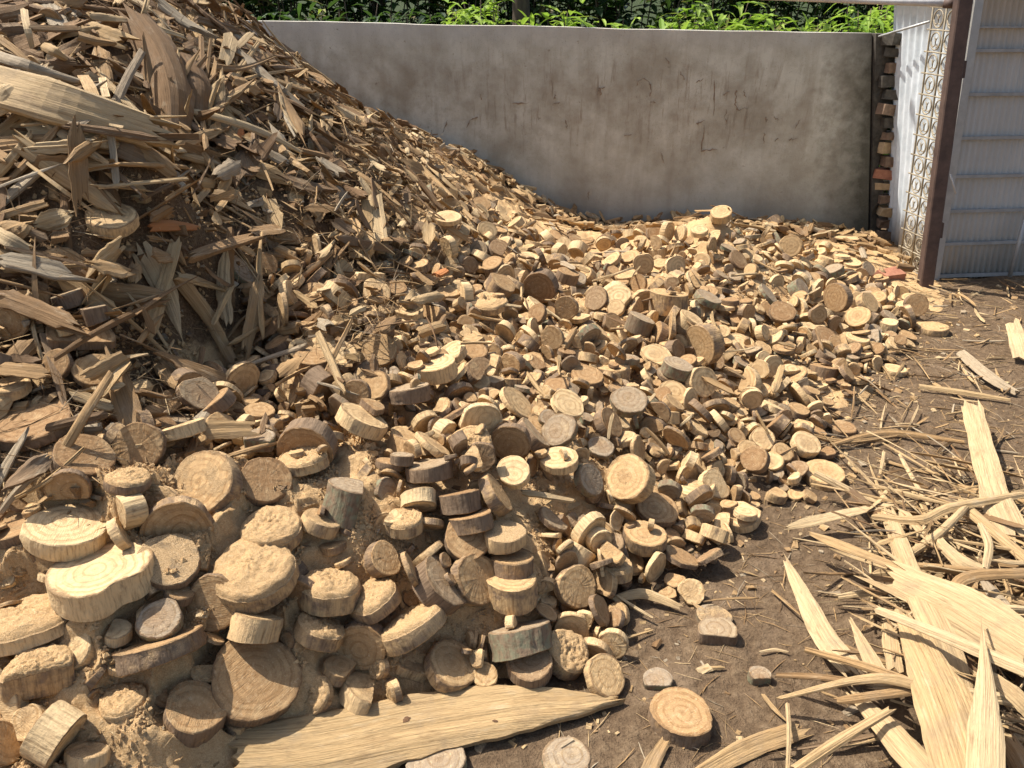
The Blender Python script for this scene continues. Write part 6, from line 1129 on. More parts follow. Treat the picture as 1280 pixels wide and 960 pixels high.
# ---------------------------------------------------------------- sawdust and mulch body of the heap
gx = axis([(-6.5, -1.9, .05), (-1.9, -1.35, .012), (-1.35, .1, .006), (.1, .6, .010), (.6, 3.2, .02)])
gy = axis([(-1.0, .8, .06), (.8, 1.9, .006), (1.9, 2.3, .010), (2.3, 4.0, .016), (4.0, 6.5, .03)])
X, Y = np.meshgrid(gx, gy)
WALL_A, WALL_B = PY(-60, 20, 6.62), PY(1090, 42, 5.72)       # wall line, plan
wd = (WALL_B-WALL_A)[:2]; wl = np.linalg.norm(wd); wd /= wl; wn = np.array([wd[1], -wd[0]])
def before_wall(x, y): return (x-WALL_A[0])*wn[0]+(y-WALL_A[1])*wn[1]     # > 0 on the yard side
HZ = H(X, Y)
zn = inpoly(X, Y, FIELD).astype(float)
for _ in range(10): zn = (zn+np.roll(zn, 1, 0)+np.roll(zn, -1, 0)+np.roll(zn, 1, 1)+np.roll(zn, -1, 1))/5
patch = np.clip(fbm(X*4.2+3, Y*4.2, 3)*1.3+.15, -.3, 1)
dusty = np.exp(-(((X+.65)/.75)**2+((Y-1.35)/.5)**2))           # the deep sawdust in the near left
lift = -.095*zn*(1-dusty)+.062*np.clip(patch, 0, 1)*zn*(.7+.4*dusty)+.032*dusty
lump = .010*fbm(X*22, Y*22, 3)+.0035*fbm(X*130, Y*130, 2)*np.clip(.6+fbm(X*6, Y*6, 2), 0, 1.3)+.005*fbm(X*60, Y*60, 2)*np.clip(.5+fbm(X*9, Y*9, 2), 0, 1.5)
SZ = HZ+lift+lump*np.clip(HZ*12, 0, 1)-.03*(1-np.clip((HZ-.02)*14, 0, 1))
for _h in HERO:
    if _h[9] == 'g': continue
    _p, _nn, _R, _T = hero_pose(_h); _nz = abs(_nn[2])
    _low = _p[2]+.18*_T*_nz-.12*_R*math.sqrt(1-_nz*_nz); _d = np.hypot(X-_p[0], Y-_p[1])/_R
    SZ = np.where(_d < 1.25, np.minimum(SZ, _low+.22*_R*5*np.clip(_d-.88, 0, 1)), SZ)
SZ = np.where(before_wall(X, Y) < -.05, np.minimum(SZ, -.08), SZ)
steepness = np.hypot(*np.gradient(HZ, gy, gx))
mulch_shade = np.clip((steepness-.75)*2.2, 0, 1)*np.clip((HZ-.45)*4, 0, 1)
mulch_shade = np.maximum(mulch_shade, np.clip((-.42-X)*3.5, 0, 1)*np.clip((HZ-.47)*6, 0, 1))
mulch_shade = np.maximum(mulch_shade, .8*np.clip(1.3-before_wall(X, Y)*1.6, 0, 1))  # strip before the wall coloured darker, for shade and wet
mulch_shade = np.maximum(mulch_shade, .42*(1-np.clip((HZ-.01)*20, 0, 1)))
mulch_shade = np.maximum(mulch_shade, zn*.62*np.clip(.25-patch*1.6, 0, 1)*(1-dusty))  # gaps between slices browned to paint the shade in them
rv = np.stack([mulch_shade, mulch_shade*0, mulch_shade*0], -1)
from bisect import bisect
def sawdust_z(x, y):
    i = min(max(bisect(gx, x)-1, 0), len(gx)-2); j = min(max(bisect(gy, y)-1, 0), len(gy)-2)
    return SZ[j, i]
tag(grid_obj('sawdust', X, Y, SZ, MD, rv), 'heaped sawdust and mulched brown bark under the wood slices', 'sawdust', kind='stuff')

# ---------------------------------------------------------------- cement wall with its stains, broken brick end
def yaw_frame(a, b):
    d = np.array([b[0]-a[0], b[1]-a[1], 0.]); d /= np.linalg.norm(d); return d
wall = empty('cement_wall', (WALL_A[0], WALL_A[1], 0)); wall.rotation_euler = (0, 0, math.atan2(wd[1], wd[0]))
tag(wall, 'long low grey cement wall with brown stains behind the heap', 'wall')
mb = MB(); nxw, nzw = 90, 16
top0, top1 = PY(-60, 18, WALL_A[1])[2], WALL_B[2]
us = np.linspace(0, wl, nxw); V = []
for i, u in enumerate(us):
    zt = top0+(top1-top0)*u/wl+.006*float(fbm(np.array(u*2.1), np.array(3.3), 2))
    for k in range(nzw+1):
        z = -.1+(zt+.1)*k/nzw; V.append((u*(1+.036*(1.4-z)/1.4), -.0+.004*float(vnoise(np.array(u*3), np.array(z*3))), z))
    V.append((u, .03, zt+.003)); V.append((u, .15, zt-.004)); V.append((u*1.036, .15, -.1))
s = nzw+4; Fc = []
for i in range(nxw-1):
    for k in range(s-1): Fc.append([i*s+k, (i+1)*s+k, (i+1)*s+k+1, i*s+k+1])
Fc.append(list(range(s))[::-1]); Fc.append([(nxw-1)*s+k for k in range(s)])
mb.add(V, Fc, 0); wbody = mb.build('plaster_body', MW, wall, False)
# brown marks scratched on the plaster, in wall coordinates from the picture
def wall_uv(px, py):
    d = ray(px, py); a = WALL_A; t = ((a[0]-0)*wn[0]+(a[1])*wn[1])/(d[0]*wn[0]+d[1]*wn[1]); p = CAM+d*t
    return (p[0]-a[0])*wd[0]+(p[1]-a[1])*wd[1], p[2]
MARKS = [[(692,124),(694,118)],[(584,160),(588,150),(598,147)],[(538,172),(540,162)],[(748,112),(757,108)],[(747,118),(749,110),(752,118)],
 [(795,107),(803,98),(812,104),(813,120)],[(812,128),(820,127)],[(832,72),(837,80)],[(893,100),(893,145)],[(870,103),(878,99)],[(920,112),(921,136),(934,135)],
 [(908,136),(907,155)],[(930,113),(932,122)],[(958,152),(957,146)],[(966,146),(973,150)],[(876,188),(898,187)],[(880,155),(877,190)],[(968,176),(972,172)],
 [(985,175),(996,173)],[(736,250),(736,238)],[(690,130),(700,128)],[(640,130),(662,128)],[(870,155),(882,150)],[(850,90),(856,100)],[(955,180),(955,165)],
 [(600,118),(603,126)],[(826,190),(830,205)],[(905,118),(912,114)],[(710,160),(706,150)],[(780,170),(790,168)],[(560,150),(553,166)],[(1000,150),(994,160)]]
mbm = MB()
for mk in MARKS:
    q = smooth_path([np.array([*wall_uv(*a), 0]) for a in mk], 6*(len(mk)-1)+1)
    q = q+np.stack([rs.normal(0, .004, len(q)), rs.normal(0, .004, len(q)), 0*q[:, 0]], 1)
    pts = np.stack([q[:, 0], np.full(len(q), -.0062), q[:, 1]], 1)
    wv = np.abs(rs.normal(.004, .004, len(q)))+.0012; wv[0] = wv[-1] = .001
    v, f, lc = strip_geo(pts, wv, (0, -1, 0), .002, 0, 1, 2, 0); mbm.add(v, f, 0)
mbm.build('rust_mark', M_stain, wall, False)
pier = empty('brick_pier', (WALL_B[0]+.03, WALL_B[1]+.02, 0)); tag(pier, 'broken toothed brick end of the cement wall beside the white sheet', 'brick pier')
mb = MB()
hz = WALL_B[2]
v0 = []
nst = 14
for k in range(nst+1):
    z = hz*k/nst; w = .10+.03*math.sin(k*2.1)+(.0 if k > 7 else -.05)
    lean = .25*(1-z/hz); v0 += [(-.02+lean, -.06, z), (w+lean, -.05+.02*math.sin(k*1.3), z), (w+lean, .13, z), (-.02+lean, .13, z)]
mb.add(v0, [[4*k+q, 4*k+(q+1) % 4, 4*k+4+(q+1) % 4, 4*k+4+q] for k in range(nst) for q in range(4)]+[[4*nst, 4*nst+1, 4*nst+2, 4*nst+3]])
mb.build('mortar_core', M_mortar, pier, False)
nc = 16
for k in range(nc):
    z = .03+(hz-.06)*k/(nc-1); low = k < 9
    mb = MB(); wx = rs.uniform(.08, .13)
    box(mb, (0, 0, 0), (wx, .10, hz/nc*rs.uniform(.62, .8)), None, 0, jit=.004)
    b = mb.build('brick', [M_brick, M_bricktan, M_red][(k*7 % 5 > 2)+0 if k != 5 else 2] if low else [M_mortar, M_brick, M_mortar][k % 3], pier, False)
    b.location = ((.07 if low else .06)+.25*(1-z/hz)+rs.uniform(-.03, .035), -.05+rs.uniform(-.03, .02), z); b.rotation_euler = (rs.normal(0, .06), rs.normal(0, .06), rs.normal(0, .25))

# ---------------------------------------------------------------- white corrugated sheet, scroll grille, post, pipe, grey gate
def quad_surface(c, nu, nv, amp, waves, flip=1):
    TL, TR, BL, BR = [np.asarray(q, float) for q in c]
    nrm = np.cross(TR-TL, BL-TL); nrm /= np.linalg.norm(nrm)
    V = []; LC = []
    for j in range(nv+1):
        for i in range(nu+1):
            a, b = i/nu, j/nv
            p = (TL*(1-a)+TR*a)*(1-b)+(BL*(1-a)+BR*a)*b
            V.append(p+nrm*amp*math.sin(a*waves*2*math.pi)); LC.append((a, b, 0))
    V = np.array(V); k = len(V); V2 = V-nrm*.003*flip
    f = []
    for j in range(nv):
        for i in range(nu):
            q = [j*(nu+1)+i, j*(nu+1)+i+1, (j+1)*(nu+1)+i+1, (j+1)*(nu+1)+i]; f.append(q); f.append([x+k for x in q[::-1]])
    ed = [j*(nu+1) for j in range(nv+1)], [j*(nu+1)+nu for j in range(nv+1)], list(range(nu+1)), [nv*(nu+1)+i for i in range(nu+1)]
    for e in ed:
        for a, b in zip(e[:-1], e[1:]): f.append([a, b, b+k, a+k])
    return np.concatenate([V, V2]), f
def local(o, pts): return np.asarray(pts, float)-np.array(o.location)
sh_b = PZ(1132, 300, .02); sh = empty('corrugated_sheet', tuple(sh_b)); tag(sh, 'white ribbed sheet standing between the broken wall end and the scroll grille', 'sheet panel')
yl, yr = 5.72, 5.15
cs = [PY(1119, -14, yl), PY(1206, -14, 4.93), PY(1108, 300, yl), PY(1152, 330, 4.93)]
v, f = quad_surface(local(sh, cs), 110, 6, .011, 9); mb = MB(); mb.add(v, f, 0, None, smooth=True); mb.build('ribbed_panel', M_sheet, sh, False)
e0, e1 = PY(1116, 46, yl-.03)+np.array([-.1, 0, 0]), PY(1162, 27, yr-.03)
mb = MB(); tube(mb, local(sh, [e0, e1]), .008, 6); mb.build('batten', M_gframe, sh, False)

post_b, post_t = PZ(1156, 358, -.0), PY(1212, -60, 4.62)
ax = post_t-post_b
post = empty('gate_post', tuple(post_b)); tag(post, 'square brown rusty steel post leaning slightly at the gate', 'post')
pz = ax/np.linalg.norm(ax); pxv = np.array([1, -.12, 0.]); pxv -= pz*(pxv@pz); pxv /= np.linalg.norm(pxv); pyv = np.cross(pz, pxv)
mb = MB(); Lp = np.linalg.norm(ax)+.1; hw = .038; bv = .006
prof = [(-hw, -hw+bv), (-hw+bv, -hw), (hw-bv, -hw), (hw, -hw+bv), (hw, hw-bv), (hw-bv, hw), (-hw+bv, hw), (-hw, hw-bv)]
v = [pxv*a+pyv*b+pz*(z-.1) for z in np.linspace(0, Lp, 6) for a, b in prof]
mb.add(v, [[8*k+q, 8*k+(q+1) % 8, 8*k+8+(q+1) % 8, 8*k+8+q] for k in range(5) for q in range(8)]+[[40+q for q in range(8)], [q for q in range(8)][::-1]])
mb.build('steel_tube', M_post, post, False)
for zz in (.35, 1.25):
    mb = MB(); box(mb, post_b*0+pz*zz+pxv*(hw+.012), (.014, .03, .09), np.stack([pxv, pyv, pz], 1)); mb.build('hinge', M_post, post, False)

gr = empty('scroll_grille', tuple(PZ(1130, 330, 0))); tag(gr, 'narrow tan wrought iron grille of rings and scrolls beside the brown post', 'grille')
GTL, GTR, GBL, GBR = PY(1170, -20, 5.05), PY(1207, -20, 4.74), PY(1124, 330, 5.05), PY(1153, 345, 4.74)
def gp(a, b): return local(gr, (GTL*(1-a)+GTR*a)*(1-b)+(GBL*(1-a)+GBR*a)*b)
nr = 14
mb = MB()
for a in (.02, .5, .98): tube(mb, [gp(a, b) for b in np.linspace(0, 1, 6)], .006, 6)
mb.build('upright_bar', M_iron, gr, False)
for k in range(nr+1):
    mb = MB(); b = k/nr; tube(mb, [gp(-.10, b), gp(.5, b), gp(1.0, b)], .005, 6); mb.build('cross_bar', M_iron, gr, False)
for k in range(nr):
    for col_ in range(2):
        mb = MB(); ca, cb = .26+.48*col_, (k+.5)/nr
        tube(mb, [gp(ca+.17*math.cos(t), cb+.40/nr*math.sin(t)) for t in np.linspace(0, 6.283, 15)[:-1]], .0045, 6, closed=True)
        for sx in (-1, 1):
            tube(mb, [gp(ca+sx*(.05+.12*(1-w)*math.cos(w*5)), cb+.30/nr*math.sin(w*5)*(1-.5*w)) for w in np.linspace(0, 1, 10)], .0035, 5)
        mb.build('scroll', M_iron, gr, False)

pa, pb = PY(1200, 5, 4.68), PY(985, -3, 5.2)
pipe = empty('rail_pipe', tuple(pa)); tag(pipe, 'pale horizontal pipe running left from the top of the brown post', 'pipe')
mb = MB(); tube(mb, local(pipe, [pa, pa*.6+pb*.4, pb, pb+(pb-pa)*2.2]), .019, 14); mb.build('pipe_body', M_pipe, pipe, False)
mb = MB(); d_ = (pb-pa)/np.linalg.norm(pb-pa); tube(mb, local(pipe, [pa+d_*.02, pa+d_*.08]), .025, 14); mb.build('pipe_collar', M_post, pipe, False)

g0 = PZ(1166, 352, .0)
gate = empty('metal_gate', tuple(g0)); tag(gate, 'grey ribbed metal gate with horizontal rails, in shade at the right edge', 'gate')
gyw = 4.66
A_, B_ = PY(1222, -20, gyw+.08), PY(1165, 350, gyw+.08)
gdir = np.array([1, .10, 0.]); gdir /= np.linalg.norm(gdir); GW = 1.9
A2 = A_+gdir*GW; B2 = B_+gdir*(GW+.1)
v, f = quad_surface(local(gate, [A_, A2, B_, B2]), 300, 4, .0055, 52, 1); mb = MB(); mb.add(v, f, 0, None, smooth=True); mb.build('ribbed_panel', M_gate, gate, False)
def gq(a, b): return local(gate, (A_*(1-a)+A2*a)*(1-b)+(B_*(1-a)+B2*a)*b)
off = np.array([.0, -.022, 0])
for py in (27, 53, 104, 157, 206, 252, 297, 343):
    b = (py+20)/370; mb = MB()
    p0, p1 = gq(-.005, b)+off, gq(1.0, b)+off
    c = (p0+p1)/2; box(mb, c, (np.linalg.norm(p1-p0), .022, .018 if py != 27 else .008), np.stack([gdir, np.cross([0, 0, 1], gdir), [0, 0, 1]], 1)); mb.build('rail', M_grail, gate, False)
mb = MB(); p0, p1 = gq(.003, 0)+off*1.3, gq(.003, 1)+off*1.3; v, f, lc = strip_geo(smooth_path([p0, p1], 6), .05, (.05, -1, 0), .02, 0, 1, 2, 0); mb.add(v, f); mb.build('edge_angle', M_gframe, gate, False)
mb = MB(); tube(mb, [local(gate, PY(1283, 268, gyw+.02)), local(gate, PY(1262, 346, gyw+.02))], .012, 6); mb.build('brace', M_gframe, gate, False)
mb = MB(); tube(mb, [local(gate, PY(1188, 218, gyw+.02)), local(gate, PY(1195, 242, gyw-.0))], .005, 5); mb.build('latch_rod', M_pipe, gate, False)
# ---------------------------------------------------------------- wood slices
TW = ['pale cream', 'straw', 'tan', 'brown', 'grey']
def tone_word(t): return TW[0] if t < .13 else TW[1] if t < .38 else TW[2] if t < .63 else TW[3] if t < .82 else TW[4]
GEOM = {}
def dust_cap(R, r_out, T, seed, hgt, tl):
    r2 = np.random.RandomState(seed+77); n = len(r_out); th = np.arange(n)*2*math.pi/n; V = [(0, 0, T/2+hgt)]; q = 20
    for k in range(1, q+1):
        s = k/q*.985
        for a in range(n):
            x, y = R*r_out[a]*s*math.cos(th[a]), R*r_out[a]*s*math.sin(th[a])
            V.append((x, y, T/2+x*tl[0]+y*tl[1]+(hgt*(1-s**4)+.004 if k < q else -.003)))
    V = np.array(V); inn = np.ones(len(V)); inn[-n:] = 0
    V[:, 2] += inn*(.06*R*fbm(V[:, 0]*24+seed, V[:, 1]*24, 3)+.0032*fbm(V[:, 0]*150+seed, V[:, 1]*150, 2)+.0010*r2.normal(0, 1, len(V)))
    F_ = [[0, 1+a, 1+(a+1) % n] for a in range(n)]
    for k in range(q-1):
        o = 1+k*n; F_ += [[o+a, o+n+a, o+n+(a+1) % n, o+(a+1) % n] for a in range(n)]
    return V, F_
def slice_thing(M4, R, T, cut, seed, rv, n, cap=0, cutdir=None, outl=None, flats=True):
    fv, ff, v2, f2, nr = slice_geo(R, T, cut, seed, n, cutdir, outl, flats)
    root = MB().add(fv, ff, 0, None, rv, False, nr).build('wood_slice', MF)
    MB().add(v2, f2, 0, None, rv, True).build('bark_rim', MR, root)
    if cap:
        r2 = np.random.RandomState(seed); _, r = outline(r2, n, cut, cutdir, flats) if outl is None else outl
        tl = r2.normal(0, .045, 2) if outl is None else (0, 0); cv, cf = dust_cap(R, r, T, seed, cap*R, tl)
        tag(MB().add(cv, cf, 0, None, (0, 0, 0), True).build('sawdust_crust', MD, root), 'crust of loose sawdust')
    root.matrix_world = M4
    return root
G_SL = 'sawn wood slices of the heap'
ANCH = []                                                    # picture place and short name of each named slice
for i, h in enumerate(HERO):
    p, nrm, R, T = hero_pose(h)
    q = Vector(nrm).to_track_quat('Z', 'Y')
    rot = Matrix.Rotation(i*2.399, 4, 'Z') if h[8] >= .99 else Matrix.Identity(4)
    cutdir = None; outl = None
    if h[8] < .99:                                           # chord faces down in the picture
        loc_dn = q.to_matrix().inverted() @ Vector((0, -.3, -1)); cutdir = math.atan2(loc_dn.y, loc_dn.x)
    if i == 1:
        rot = Matrix.Identity(4); th = np.arange(48)*2*math.pi/48
        ld = q.to_matrix().inverted() @ Vector((.75, -.62, .1)); a0 = math.atan2(ld.y, ld.x)
        dl = np.angle(np.exp(1j*(th-a0)))
        outl = (th, 1+.02*np.cos(2*th)-.19*np.exp(-(dl/.30)**2)+.03*np.cos(3*th+1))
    rvv = ((i*.377) % 1, h[6], h[7]*.9)
    o = slice_thing(Matrix.Translation(Vector(p)) @ q.to_matrix().to_4x4() @ rot, R, T, h[8], 900+i, rvv, 48 if h[2] > 24 else 32,
                    cap=(.22 if h[7] > .9 else .13) if h[7] > .65 and h[3] > .3 else 0, cutdir=cutdir, outl=outl, flats=False)
    tag(o, h[10], 'wood slice', G_SL)
    ANCH.append((h[0], h[1], h[11]))
_raw = np.array(SETTLED, float).reshape(-1, 9)            # x y z, quaternion x y z, radius, thickness, chord of each settled slice
_q = _raw[:, 3:6]/99.; _qw = np.sqrt(np.maximum(1-(_q**2).sum(1, keepdims=True), 0))
POSE = np.concatenate([_raw[:, :3]/1000., _qw, _q, _raw[:, 6:8]/1000., _raw[:, 8:9]/20., np.arange(1, len(_raw)+1)[:, None]], 1)
def dirword(dx, dy):
    a = (math.degrees(math.atan2(-dy, dx))+360) % 360
    return ['right of', 'above right of', 'above', 'above left of', 'left of', 'below left of', 'below', 'below right of'][int((a+22.5)//45) % 8]
USED = set(h[10] for h in HERO)
def near_label(head, px, py, anchors, used, maxn=9):
    ds = sorted(anchors, key=lambda a: (a[0]-px)**2+(a[1]-py)**2)
    def rel(a):
        d = math.hypot(a[0]-px, a[1]-py); return dirword(px-a[0], py-a[1])+' the '+a[2], d
    for a in ds[:2]:
        r, d = rel(a); s = '%s %s%s' % (head, 'just ' if d < 55 else '', r)
        if s not in used and len(s.split()) <= 16: used.add(s); return s
    for a in ds[:maxn]:
        for b in ds[:maxn]:
            if a is b: continue
            s = '%s %s and %s' % (head, rel(a)[0], rel(b)[0])
            if s not in used and len(s.split()) <= 16: used.add(s); return s
    for a in ds[:maxn]:
        for b in ds[:maxn]:
            if a is b: continue
            s = '%s between the %s and the %s' % (head, a[2], b[2])
            if s not in used and len(s.split()) <= 16: used.add(s); return s
    return None
rest = MB()
for k, d in enumerate(POSE):
    r2 = np.random.RandomState(int(d[10])+k)
    R, T, cut, seed = d[7], d[8], d[9], int(d[10])
    q = Matrix.Identity(3)
    from mathutils import Quaternion
    Q = Quaternion(d[3:7]); Q.normalize(); M4 = Matrix.Translation(Vector(d[:3])) @ Q.to_matrix().to_4x4()
    tone = r2.choice([r2.uniform(0, .13), r2.uniform(.13, .38), r2.uniform(.38, .62), r2.uniform(.63, .82), r2.uniform(.88, 1)], p=[.25, .28, .21, .12, .14])
    if d[0] < -.8 and d[1] < 2.6 and d[2] > .5: tone = .35+.6*tone
    dz = math.exp(-(((d[0]+.65)/.8)**2+((d[1]-1.35)/.55)**2))
    dust = float(np.clip(r2.uniform(-.1, .26)+.22*dz, 0, .6))
    rvv = (r2.rand(), tone, dust)
    px, py, t = [float(a) for a in proj(d[:3])]
    if k < NIND:
        cap = .12 if dust > .36 else 0
        o = slice_thing(M4, R, T, cut, seed, rvv, 36 if py > 500 else 26, cap)
        nz = abs(Q.to_matrix()[2][2])
        st = 'lying nearly flat' if nz > .88 else 'tilted' if nz > .5 else 'standing on edge'
        rp = R*F/t
        sz = 'large' if rp > 34 else 'small' if rp < 21 else 'mid-sized'
        what = 'wood slice' if cut > .9 else 'broken wood slice'
        lab = near_label('%s %s %s %s' % (sz, tone_word(tone), what, st), px, py, ANCH, USED)
        tag(o, lab or '%s %s %s %s among the heap' % (sz, tone_word(tone), what, st), 'wood slice', G_SL)
    else:
        n = 22 if py > 380 else 16
        fv, ff, v2, f2, nr = slice_geo(R, T, cut, seed, n)
        A = np.array(M4)
        tr = lambda v: v @ A[:3, :3].T + A[:3, 3]
        rest.add(tr(fv), ff, 0, fv, rvv, False, nr); rest.add(tr(v2), f2, 1, v2, rvv, True)
tag(rest.build('wood_slices', [MF, MR]), 'the many smaller wood slices further back and deeper in the heap', 'wood slices', kind='stuff')

# ---------------------------------------------------------------- split strips, planks and bark sheets
def top_z(x, y): return max(float(H(x, y)), 0.0)
def strip_from_px(pts, wpx, lifts, seed, th=.006, curl=0., m=4, n=12, flat=.5):
    P = []; Wd = []
    for (px, py), w, l in zip(pts, wpx, lifts):
        p = hit(px, py, l); P.append(p); Wd.append(w*float(proj(p)[2])/F)
    P = np.array(P); q = smooth_path(np.column_stack([P, Wd]), n)
    f, r, u = frame_at(*pts[len(pts)//2])
    N = np.array([0, 0, 1.])*flat - f*(1-flat); N /= np.linalg.norm(N)
    return q[:, :3], np.maximum(q[:, 3], .0015), N
